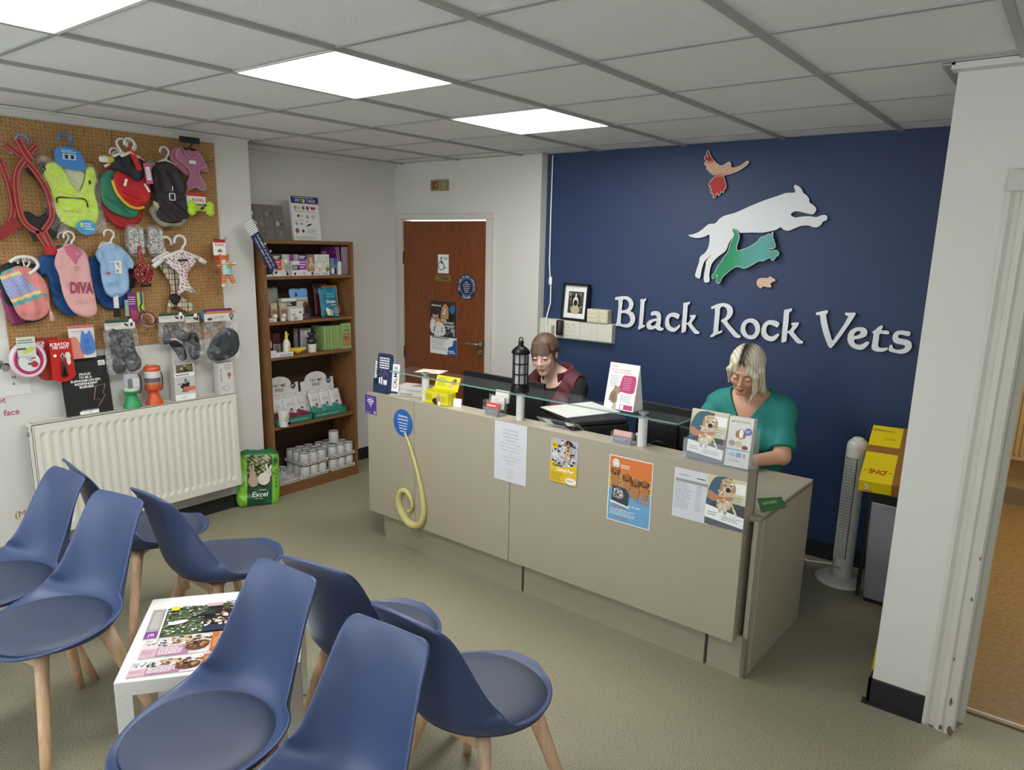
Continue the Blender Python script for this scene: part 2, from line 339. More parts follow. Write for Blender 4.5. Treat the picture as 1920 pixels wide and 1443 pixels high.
# skirtings
sk = M('#1a1b1f', .5, var=.15, scale=8, name='black_skirting')
def skirt(name, boxes):
    g = G()
    for b in boxes: g.box(*b, sk)
    g.build(name, kind='structure', bevel=.004)
skirt('baseboard_left', [(XL, XL+.015, -2.5, 1.145, 0, .1)])
skirt('baseboard_door_side', [(-.86, -.42, 2.588, 2.6, 0, .1), (-1.905, -1.893, 1.93, YD, 0, .1)])
skirt('baseboard_navy', [(-.42, 2.24, YN-.015, YN, 0, .11)])
g = G(); g.box(2.204, 2.405, 1.306, 1.32, .004, .105, sk).add([(2.188, 1.29, 0), (2.405, 1.29, 0), (2.405, 1.32, .012), (2.188, 1.32, .012), (2.188, 1.32, 0), (2.405, 1.32, 0)], [(0, 1, 2, 3), (0, 3, 4), (1, 5, 2), (0, 4, 5, 1)], sk).box(2.202, 2.214, 1.306, 1.5, .0, .105, sk)
g.build('baseboard_right', kind='structure')
# pipe boxing below the radiator
bx = M('#b9b9b4', .5); G().box(XL, XL+.03, -1.2, 1.145, .1, .155, bx).tube([(XL+.045, -1.2, .175), (XL+.045, 1.1, .175)], .011, bx).tube([(XL+.04, .93, .17), (XL+.04, .93, .26)], .009, bx).build('trim_3', kind='structure')
# WC door with frame, on the far wall
def_wood = wood('brown_door_veneer', '#6d3a1c', '#8a4c26', 2, 20, .4, .05)
fr = M('#cfccc0', .45, name='door_frame_paint')
d = thing('door_1', None, None, (-1.345, YD-.01, 0)); tag(d, kind='structure')
leaf = G().box(-.445, .445, 0, .035, .005, 1.95, def_wood).build('door_leaf', d)
g = G()
for s in (-1, 1): g.box(s*.455-.04 if s < 0 else s*.455-.01, s*.455+.01 if s < 0 else s*.455+.04, -.022, .08, 0, 1.96, fr)
g.box(-.495, .495, -.022, .08, 1.96, 2.005, fr)
g.build('door_frame', d, bevel=.004)
brass = M('#8a6a3c', .35, .8); steel = M('#b8b8b4', .3, .9)
hd = G(); hd.T = at(.405, -.012, 1.03, rx=pi/2); hd.cyl((0, 0), .024, 0, .01, steel); hd.T = Matrix(); hd.tube([(.405, -.012, 1.03), (.405, -.055, 1.03), (.395, -.062, 1.03), (.30, -.06, 1.028), (.285, -.05, 1.027)], .008, steel)
hd.T = at(.405, -.012, .965, rx=pi/2); hd.cyl((0, 0), .020, 0, .008, steel); hd.y0 = 0; hd.T = at(.405, -.0125, .965); hd.box(-.003, .003, -.001-.008, 0, -.008, .006, BLACK); hd.build('door_handle', leaf)
for z in (.88, 1.66): G().box(-.462, -.444, -.012, .0, z-.05, z+.05, M('#4a3520', .5, .4)).build('hinge', leaf)
# doorway casing on the right pier with mouldings and chipped paint
cs = M('#c6c4b6', .5, var=.05, scale=9, name='door_casing_paint'); g = G()
prof = [(2.405, 0), (2.405, -.014), (2.418, -.020), (2.432, -.014), (2.446, -.014), (2.452, -.026), (2.47, -.032), (2.478, -.026), (2.484, -.034), (2.508, -.034), (2.515, -.028), (2.515, .22), (2.42, .22), (2.42, 0)]
n = len(prof); V = [(x, 1.32+y, 0.0) for x, y in prof]+[(x, 1.32+y, 2.02) for x, y in prof]
g.add(V, [(i, (i+1) % n, n+(i+1) % n, n+i) for i in range(n)]+[tuple(range(n))[::-1], tuple(range(n, 2*n))], cs)
g.box(2.50, 2.535, 1.40, 1.50, 0, 2.0, cs).box(2.405, 3.36, 1.285, 1.33, 1.99, 2.055, cs).box(3.25, 3.36, 1.285, 1.54, 0, 2.0, cs)
chip = M('#6b5a42', .8)
for x, z, a, b in ((2.412, .13, .003, .018), (2.49, .135, .004, .02), (2.47, .018, .006, .012), (2.44, .012, .01, .006), (2.50, .02, .012, .02), (2.41, .35, .003, .006), (2.478, .31, .003, .012), (2.415, .52, .002, .006), (2.414, .6, .003, .02), (2.50, .56, .003, .008), (2.505, .72, .002, .01), (2.415, .03, .003, .01)):
    g.y0 = 1.32-(.0145 if x < 2.42 else .036); g.pl([(x+a*random.uniform(.6, 1.3)*cos(t), z+b*random.uniform(.6, 1.3)*sin(t)) for t in np.linspace(0, 2*pi, 9)[:-1]], chip)
g.build('door_2', kind='structure')
G().box(2.30, 3.3, 1.49, 1.54, 0, .008, M('#8d8272', .3, .8)).box(2.30, 3.3, 1.508, 1.516, .006, .011, M('#d8d2c4', .3, .6)).build('trim_4', kind='structure')
# ---------------------------------------------------------------- reception counter
AC = -.0233
def CL(x, y, z=0): return (1.757+(x-1.757)*cos(AC)-y*sin(AC), 1.138+(x-1.757)*sin(AC)+y*cos(AC), z)   # counter frame: y = depth behind plinth face
lam = M('#a89f8b', .42, var=.03, scale=5, name='taupe_laminate'); lam_d = M('#a39a86', .42, var=.03, scale=5, name='taupe_laminate_plinth'); edge = M('#c9bfa6', .5); gapm = M('#5b5446', .7)
ct = thing('reception_counter', 'long taupe laminate reception counter running across the room', 'counter', CL(0, 0), AC)
X0, X1 = -2.355+1.757, 1.715
def cb(g, x0, x1, y0, y1, z0, z1, m_=lam): g.box(x0, x1, y0, y1, z0, z1, m_)
OX = 0.0   # local x equals world x measured along the counter
g = G()
for a, b in ((X0, -.2), (-.197, .5), (.503, X1)): g.box(a, b, -.05, -.03, .175, .912, lam)
g.box(X0, X1, -.0305, -.028, .18, .905, gapm); g.build('front_panel', ct, bevel=.0015)
G().box(X0, -.2, -.05, .065, .912, .918, lam).box(-.197, X1, -.05, .065, .912, .918, lam).build('upstand_top', ct, bevel=.001)
G().box(X0, X1, .045, .063, .71, .912, lam).box(X0, X0+.018, -.03, .063, .175, .912, lam).box(X1-.018, X1, -.03, .063, .175, .912, lam).build('upstand_back', ct)
g = G()
for a, b in ((-.51, .555), (.57, 1.575), (1.59, 1.757)): g.box(a, b, 0, .018, 0, .19, lam_d)
g.box(-.5, 1.75, .018, .02, 0, .19, gapm).box(.559, .561, .012, .018, 0, .19, BLACK).box(.564, .566, .012, .018, 0, .19, BLACK); g.build('plinth', ct)
G().add([(1.739, 0.03, 0), (1.757, 0.03, 0), (1.757, .70, 0), (1.739, .70, 0), (1.739, 0.03, .71), (1.757, 0.03, .71), (1.757, .70, .71), (1.739, .70, .71)], [(3, 2, 1, 0), (4, 5, 6, 7), (0, 1, 5, 4), (1, 2, 6, 5), (2, 3, 7, 6), (3, 0, 4, 7)], lam).box(1.739, 1.757, 0, .03, 0, .71, lam).box(1.7572, 1.7585, .062, .066, 0, .70, edge).build('end_panel', ct)
G().box(X0, 1.32, .063, .70, .695, .72, lam).box(1.323, 1.757, .02, .70, .695, .72, lam).build('desk_top', ct, bevel=.002)
G().box(X0, X0+.02, .063, .68, 0, .695, lam).box(.5, .52, .063, .6, 0, .695, lam).build('desk_support', ct)
G().box(-.14, .02, .55, .57, .72, .93, lam).build('desk_divider', ct)
# glass shelf on three posts
post_m = M('#d5d6d2', .35, name='post_white_metal'); glm = clear('glass_shelf_clear', '#d4e4de', .03, .03); gle = clear('glass_shelf_edge', '#7fb0a2', .5, .1)
def post(x, lab):
    t = thing('shelf_post', lab, 'post', CL(x, .018, .918), 0, 'posts carrying the glass shelf')
    G().cyl((0, 0), .021, 0, .128, post_m).build('post_tube', t)
    G().cyl((0, 0), .023, .128, .134, steel).cyl((0, 0), .023, .148, .156, steel).cyl((0, 0), .012, .134, .15, steel).build('cap', t); return t
post(-.175, 'white tubular shelf post beside the yellow leaflet box'); post(.505, 'white tubular shelf post below the dark lantern'); post(1.20, 'white tubular shelf post beside the small pink card holder')
g = G(); g.box(-.42, .80, -.03, .16, 0, .008, glm).box(.803, 1.39, -.03, .105, 0, .008, glm).box(-.42, 1.39, -.0315, -.03, 0, .008, gle).box(1.39, 1.3915, -.03, .105, 0, .008, gle)
g.build('glass_shelf', loc=CL(0, 0, 1.054), rot=AC, label='long clear glass shelf held above the counter on posts', cat='shelf')
# ---------------------------------------------------------------- chairs
shell_m = M('#3b4b70', .4, var=.03, scale=6, name='blue_shell_plastic'); cush_m = M('#3b4458', .5, var=.05, scale=60, bump=.12, bscale=500, name='navy_seat_leatherette'); beech = wood('beech_wood', '#cfa680', '#e0c09c', 2, 9, .5, .08, .03)
prof = [(-.232, .464, .045, 0), (-.225, .453, .085, .004), (-.200, .439, .136, .012), (-.15, .427, .184, .028), (-.08, .42, .222, .042), (0, .417, .237, .052), (.08, .42, .236, .064), (.14, .43, .225, .080), (.185, .45, .213, .098), (.213, .485, .194, .102), (.23, .53, .183, .092), (.243, .585, .173, .076), (.255, .645, .165, .06), (.266, .70, .158, .045), (.278, .755, .153, .03), (.29, .797, .150, .016), (.298, .822, .143, .004), (.303, .833, .128, -.004), (.305, .836, .11, -.006)]
def chair_shell():
    N = 17; V = []; F = []
    for i, (y, z, hw, l) in enumerate(prof):
        a = prof[max(i-1, 0)]; b = prof[min(i+1, len(prof)-1)]; ty, tz = b[0]-a[0], b[1]-a[1]; L = math.hypot(ty, tz); ny, nz = -tz/L, ty/L
        for k in range(N):
            s = -1+2*k/(N-1); q = abs(s)**2.4; V.append((s*hw*(1-.04*q), y+ny*l*q, z+nz*l*q))
    for i in range(len(prof)-1):
        for k in range(N-1): F.append((i*N+k, i*N+k+1, (i+1)*N+k+1, (i+1)*N+k))
    return V, F
def make_chair(label):
    t = thing('tub_chair', label, 'chair', (0, 0, 0), 0, 'blue waiting room chairs')
    V, F = chair_shell(); o = G().add(V, F, shell_m, True).build('seat_shell', t)
    s = o.modifiers.new('thick', 'SOLIDIFY'); s.thickness = .011; s.offset = -1; s.use_rim = True
    u = o.modifiers.new('sub', 'SUBSURF'); u.levels = 2; u.render_levels = 2
    # round seat pad
    g = G(); P = []; R = []
    for r, z in ((0.001, .470), (.06, .4695), (.12, .468), (.165, .464), (.19, .457), (.203, .446), (.205, .437), (.19, .430), (.001, .424)): P.append((r, z))
    V = []; F = []; n_ = 40
    for r, z in P:
        for k in range(n_):
            a = 2*pi*k/n_; ca, sa = cos(a), sin(a); q = (abs(ca)**3.2+abs(sa)**3.2)**(-1/3.2) if sa < 0 else 1; q = 1
            V.append((r*ca*q*1.05, -.008+r*sa*q*.98, z+.004))
    for i in range(len(P)-1):
        for k in range(n_): F.append((i*n_+k, (i+1)*n_+k, (i+1)*n_+(k+1) % n_, i*n_+(k+1) % n_))
    g.add(V, F, cush_m, True).build('cushion', t)
    g = G(); g.tube([(-.13, -.12, .395), (.13, .12, .395)], .015, beech, 8).tube([(-.13, .12, .395), (.13, -.12, .395)], .015, beech, 8).lathe([(.05, .385), (.055, .412)], M('#3a3c40', .5), 16, (0, 0)); g.box(-.13, .13, -.125, -.105, .375, .41, beech).box(-.13, .13, .105, .125, .375, .41, beech).build('leg_frame', t)
    for sx in (-1, 1):
        for sy in (-1, 1):
            top = Vector((sx*.115, sy*.11, .415)); bot = Vector((sx*.225, sy*.21, 0)); g = G(); N = 5; V = []; F = []
            dx = Vector((sx*.7, sy*.7, 0)); pr_ = Vector((-sy*.7*sx*sx, sx*.7, 0)).normalized()
            dx.normalize(); pr_ = Vector((-dx.y, dx.x, 0))
            for i in range(N):
                q = i/(N-1); c = top.lerp(bot, q); w = .030*(1-q)+.0155*q; h = .020*(1-q)+.0145*q
                for k in range(10): a = 2*pi*k/10; ca, sa = cos(a), sin(a); c2 = abs(ca)**.7*(1 if ca > 0 else -1); s2 = abs(sa)**.7*(1 if sa > 0 else -1); V.append(c+dx*w*c2+pr_*h*s2)
            for i in range(N-1):
                for k in range(10): F.append((i*10+k, (i+1)*10+k, (i+1)*10+(k+1) % 10, i*10+(k+1) % 10))
            F += [tuple(range(10)), tuple(range((N-1)*10, N*10))[::-1]]
            g.add(V, F, beech, True).build('leg', t)
    return t
CH = [((.92, -.785), 3, 'blue tub chair in the centre foreground, facing the viewer, right of the white table'),
      ((1.414, -.824), 5, 'frontmost blue tub chair at the bottom edge, its seat cut off by the frame'),
      ((-.042, -.805), 12, 'blue tub chair left of the white table, facing the viewer'),
      ((-.525, -.815), 5, 'blue tub chair cut off by the left edge of the picture'),
      ((-.60, -.165), 173, 'back-row blue tub chair nearest the radiator, facing the bookcase'),
      ((-.055, -.13), 182, 'back-row blue tub chair behind the white table, facing the counter'),
      ((.875, -.115), 191, 'back-row blue tub chair behind the centre foreground chair, facing the counter'),
      ((1.375, -.155), 180, 'rightmost blue tub chair, with its back against the frontmost chair')]
c0 = None
for (x, y), a, lab in CH:
    if c0 is None: c0 = make_chair(lab); c0.location = (x, y, 0); c0.rotation_euler = (0, 0, radians(a))
    else: dup(c0, (x, y, 0), radians(a), lab)
# ---------------------------------------------------------------- white side table with magazines
tw = M('#e4e4dc', .35, var=.02, name='white_lacquer'); ta = math.atan2(.232, .18)
tc_ = (.4425, -.4475); t = thing('side_table', 'low square white table among the blue chairs', 'table', (*tc_, 0), ta)
G().box(-.275, .275, -.275, .275, .40, .45, tw).build('tabletop', t, bevel=.003)
for sx in (-1, 1):
    for sy in (-1, 1): G().box(sx*.25-.025, sx*.25+.025, sy*.25-.025, sy*.25+.025, 0, .40, tw).build('leg', t, bevel=.002)
def mag(name, label, x, y, rz, w, h, th, paint, cat='magazine', grp='magazines on the white table'):
    """flat magazine: spine left, painted in page coordinates 0..1"""
    g = G(); g.T = at(0, 0, th, rx=-pi/2); g.y0 = 0
    pg = M('#e9e6de', .6); o = G(); g.prism([(0, 0), (w, 0), (w, h), (0, h)], 0, th-.0004, pg)
    paint(g, w, h); return g.build(name, loc=(x, y, .4505), rot=rz, label=label, cat=cat, group=grp)
cols = {k: M(v, .35, var=.12, scale=60) for k, v in dict(gr='#66744f', dg='#2c3326', wh='#e4e2dc', cr='#c9b28e', bk='#211f20', br='#6a4428', og='#c4622c', pk='#c6a6ad', pu='#7c3f8a', ye='#cfbf3a', bl='#9db4c0', mg='#8a4a6b', gy='#9a9890', tn='#b98a5c').items()}
def blobs(g, x0, z0, x1, z1, n, ks, s, k=3, seed=1):
    r = random.Random(seed)
    for i in range(n):
        sx, sz = s*r.uniform(.5, 1.4), s*r.uniform(.4, 1.1); x = r.uniform(x0+sx, x1-sx) if x1-x0 > 2*sx else (x0+x1)/2; z = r.uniform(z0+sz, z1-sz) if z1-z0 > 2*sz else (z0+z1)/2
        sx = min(sx, (x1-x0)/2); sz = min(sz, (z1-z0)/2)
        N = 9; a0 = r.uniform(0, 6); g.pl([(x+sx*r.uniform(.7, 1)*cos(a0+2*pi*j/N), z+sz*r.uniform(.7, 1)*sin(a0+2*pi*j/N)) for j in range(N)], cols[r.choice(ks)], k+i*.15)
def mag_cat(g, w, h):
    g.rect(0, 0, .045, h, cols['gy'], 1).rect(.003, .004, .042, .05, cols['pu'], 2).text('JB', .022, .027, .018, cols['wh'], 3).lines(.01, .04, h-.02, .07, 14, cols['wh'], 2, fill=.25)
    g.rect(.05, 0, w, h, M('#4f5d3c', .35), 2); blobs(g, .05, 0, w*.66, h, 330, ['gr', 'gr', 'gr', 'dg', 'wh', 'gy'], .0055, 3, 3); g.ell(.10, .085, .034, .013, cols['wh'], 54, a=.25)
    g.rect(w*.62, .0, w, .04, M('#1c2440'), 54).rect(w*.62, .04, w, h*.78, M('#2b2624', .35), 54); blobs(g, w*.62, .03, w, h*.8, 90, ['cr', 'tn', 'bk', 'bk', 'wh', 'br'], .008, 55, 4)
    g.pl([(w*.44, .10), (w*.66, .155), (w*.8, .17), (w*.82, .13), (w*.7, .105), (w*.6, .12)], cols['bk'], 69); g.lines(w*.5, w*.8, .15, .12, 3, cols['gy'], 70, fill=.12)
    g.rect(.065, h-.032, .092, h-.004, M('#d9c52e'), 56).rect(w*.62, h-.032, w*.8, h-.008, cols['pk'], 70); blobs(g, w*.8, h*.8, w, h, 25, ['wh', 'bk', 'dg', 'gy'], .007, 70, 9)
def mag_life(g, w, h):
    g.rect(0, 0, w, h, M('#d2c4c2', .35), 1); blobs(g, 0, h*.5, .11, h, 60, ['gy', 'wh', 'bl', 'dg', 'wh'], .006, 2, 5)
    g.rect(0, 0, .05, h*.45, cols['pk'], 12).rect(.05, 0, .15, h*.5, M('#a5788c', .35), 12); g.lines(.055, .145, h*.48, .01, 7, WHITE, 13, fill=.4); g.lines(.006, .045, h*.4, .02, 4, cols['mg'], 13, fill=.3)
    blobs(g, .08, h*.5, w*.75, h, 110, ['cr', 'wh', 'tn', 'gy', 'wh', 'br'], .008, 13, 6); g.pl(smooth_loop([(.135, h*.3), (.15, h*.55), (.185, h*.62), (.21, h*.5), (.2, h*.25), (.165, h*.14)], 2), cols['br'], 32); blobs(g, .14, h*.15, .21, h*.6, 26, ['br', 'bk', 'br', 'tn'], .008, 33, 7)
    g.rect(w*.72, 0, w*.80, h, M('#b8673a', .35), 31).rect(w*.80, 0, w, h, M('#c79f80', .35), 31); g.text('LIFE', w*.90, h*.55, w*.10, WHITE, 33, rot=pi/2); g.text('HOME', w*.77, h*.45, w*.05, cols['cr'], 33, rot=pi/2)
e = Vector((.613, .79)); dmag = ta
mag('magazine', 'cat magazine with green and dark cover at the far side of the white table', .319, -.662, ta+.03, .30, .21, .003, mag_cat)
mag('magazine', 'magazine with dogs on an orange cover, middle of the table pile', .425, -.728, ta+.02, .297, .12, .0035, mag_life)
mag('magazine', 'nearest magazine on the white table, orange and pink, over its front edge', .500, -.80, ta+.02, .297, .085, .003, mag_life)
# ---------------------------------------------------------------- radiator
rw = M('#dedbcc', .4, var=.02, name='radiator_enamel'); rg = M('#8f8d82', .5)
t = thing('radiator', 'wide white panel radiator below the pegboard', 'radiator', (XL, -.29, .19), pi/2)
L, Hr = 1.175, .62; g = G(); ys = -.125
V = []; F = []; xs = []; x = 0.0; np_ = 24; pitch = (L-.05)/np_
for i in range(np_):
    b = .025+i*pitch; xs += [(b+.004, 0), (b+pitch*.26, .010), (b+pitch*.55, .010), (b+pitch*.8, 0)]
xs = [(0, 0)]+xs+[(L, 0)]
zs = [(0, 0), (.045, 0), (.07, 1), (Hr-.07, 1), (Hr-.045, 0), (Hr, 0)]
for x, d_ in xs:
    for z, k in zs: V.append((x, ys+d_*k, z))
nz = len(zs)
for i in range(len(xs)-1):
    for k in range(nz-1): F.append((i*nz+k, (i+1)*nz+k, (i+1)*nz+k+1, i*nz+k+1))
g.add(V, F, rw, False).box(0, L, ys+.012, ys+.02, .0, Hr, rw).box(0, L, -.05, -.042, .02, Hr-.02, rw); g.build('panel', t)
g = G()
g.box(0, .006, ys, -.03, 0, Hr, rw).build('side_panel', t, bevel=.002); G().box(L-.006, L, ys, -.03, 0, Hr, rw).build('side_panel', t, bevel=.002)
g = G(); g.box(0, L, ys, ys+.01, Hr-.004, Hr+.002, rw).box(0, L, -.04, -.03, Hr-.004, Hr+.002, rw)
for i in range(95): g.box(.006+i*(L-.012)/95, .006+i*(L-.012)/95+.0045, ys+.01, -.04, Hr-.006, Hr, rw)
g.box(0, L, ys+.01, -.04, Hr-.03, Hr-.028, rg); g.build('top_grille', t)
g = G(); g.T = at(0, -.06, Hr-.06, ry=-pi/2); g.cyl((0, 0), .014, 0, .006, rg); g.T = at(L, -.06, .03, ry=pi/2); g.cyl((0, 0), .013, 0, .035, steel); g.T = Matrix(); g.cyl((L+.03, -.06), .013, -.01, .06, WHITE); g.build('valve', t)
# ---------------------------------------------------------------- bookcase
bw = wood('bookcase_veneer', '#6f4a2a', '#8c6139', 1, 12, .45, .08, .04); bwv = wood('bookcase_veneer_upright', '#6f4a2a', '#8c6139', 2, 12, .45, .08, .04); bb = M('#4a3222', .6, var=.1, name='bookcase_back')
t = thing('bookcase', 'brown wooden bookcase with five shelves in the alcove', 'bookcase', (-1.62, 1.17, 0), pi/2)
BW, BD = .755, .275; SZ = [(.05, .075), (.485, .505), (.975, .995), (1.215, 1.235), (1.52, 1.54)]
for a, b in ((0, .02), (BW-.02, BW)): G().box(a, b, 0, BD, 0, 1.755, bwv).build('side_panel', t, bevel=.0015)
G().box(0, BW, -.002, BD, 1.755, 1.778, bw).build('top_panel', t, bevel=.0015)
G().box(.02, BW-.02, BD-.006, BD, .05, 1.755, bb).build('back_panel', t)
for a, b in SZ: G().box(.02, BW-.02, .004, BD-.006, a, b, bw).build('shelf', t, bevel=.001)
G().box(.02, BW-.02, .006, .02, 0, .05, bw).build('kickboard', t)
# ---------------------------------------------------------------- fan, bin, parcel on the right
fw_ = M('#cfcfc6', .4, name='fan_plastic'); fd = M('#8f8f86', .6)
t = thing('tower_fan', 'white tower fan standing against the navy wall', 'fan', (1.83, 2.43, 0), radians(-12))
G().lathe([(.135, 0), (.137, .008), (.12, .018), (.06, .026), (.05, .03)], fw_, 32, (0, 0)).build('base', t)
G().lathe([(.05, .03), (.052, .05), (.052, .765), (.05, .785), (.042, .80), (.03, .807), (.001, .809)], fw_, 28, (0, 0), True, 1, 1.1).build('column', t)
col_ = t.children[-1] if 0 else [c for c in t.children if c.name.startswith('column')][0]
g = G()
for i in range(34): g.box(-.030, .030, -.0625, -.045, .15+i*.0165, .15+i*.0165+.005, fw_)
for k in range(6): g.box(-.030+k*.0112, -.030+k*.0112+.003, -.0635, -.05, .145, .715, fw_)
g.box(-.031, .031, -.0585, -.045, .145, .715, fd); g.build('grille', t)
G().lathe([(.028, .80), (.03, .813), (.02, .819), (.001, .82)], fw_, 20, (0, 0)).build('control_dial', t); g = G(); g.y0 = -.058; g.rect(-.018, .085, .018, .093, fd).build('badge', col_)
G().tube([(1.80, 2.56, .012), (1.73, 2.6, .006), (1.62, 2.56, .005), (1.52, 2.58, .005), (1.3, 2.6, .005)], .004, WHITE, 6).build('power_cord', label='thin white power cord trailing on the floor from the fan', cat='cord')
ss = M('#aaa7b1', .38, .35, var=.05, scale=3, name='brushed_steel'); t = thing('pedal_bin', 'tall steel bin with black lid, in front of the fan', 'bin', (2.075, 2.38, 0), radians(-4))
G().taper((-.085, .10, -.14, .13), (-.115, .10, -.14, .13), .015, .545, ss).build('body', t, bevel=.012, seg=3)
G().box(-.125, .10, -.15, .14, .545, .595, BLACK).box(-.12, -.10, -.152, -.14, .02, .56, BLACK).build('lid', t, bevel=.012, seg=3)
G().box(-.08, .10, -.135, .125, 0, .018, BLACK).build('base', t)
yl = M('#ecd20c', .5, var=.03, name='yellow_card'); tape = M('#9a6a34', .3, var=.06, name='brown_tape'); red = M('#b02a22', .5)
t = thing('parcel_box', 'yellow courier parcel with brown tape, tilted on top of the steel bin', 'box', (2.085, 2.125, .628), (radians(25), 0, radians(6)))
PL, PW, PH = .46, .155, .07
G().box(-PW-.01, PW, 0, PL, 0, PH, yl).build('carton', t, bevel=.002)
g = G(); 
g.box(-.020, .055, -.0012, PL+.0012, -.001, PH+.0012, tape).box(-PW-.0112, PW+.001, PL*.50, PL*.62, -.001, PH+.0014, tape); g.build('packing_tape', t)
g = G(); g.T = at(-.093, PL*.17, PH+.0006, rx=-pi/2, rz=pi); g.text('DHL', 0, 0, .034, red, 1, bold=.02, shear=.35, wid=.085).rect(-.065, -.004, -.046, .0, red).rect(.046, -.004, .062, 0, red); g.build('printed_logo', t); g = G()
g.T = at(-.10, PL*.93, PH+.0006, rx=-pi/2); g.text('EXPRESS', -.03, -.01, .014, INK, 1, bold=.01).text('EASY', .03, -.01, .012, INK, 1).text('track', .03, -.075, .016, M('#8a7a20'), 1, rot=.1)
g.build('printed_words', t); g = G(); g.T = at(0, -.0006, 0); g.text('3', -.13, PH*.5, .032, WHITE, 1, bold=.03).rect(-.145, .008, -.10, .012, red); g.build('printed_number', t)
G().taper((-.035, .035, -.012, .012), (-.002, .035, -.012, .012), 0, .60, yl).build('floor_sign', loc=(2.204, 1.575, 0), bevel=.003, label='folded yellow floor sign leaning behind the white pier', cat='floor sign')
# next room radiator seen through the doorway
t = thing('wall_radiator', 'radiator in the ochre room seen through the doorway', 'radiator', (2.42, 4.60, .35))
g = G(); ps = M('#b29664', .5)
g.box(-.25, .9, -.08, -.02, 0, .62, ps)
for i in range(34): g.box(-.24+i*.033, -.24+i*.033+.014, -.088, -.08, .04, .58, ps)
g.build('panel', t); G().box(-.26, .91, -.09, -.01, .61, .63, ps).build('top_grille', t); G().box(2.2, 4.5, 4.59, 4.62, 0, .12, M('#7a6a50')).build('baseboard_next_room', kind='structure')
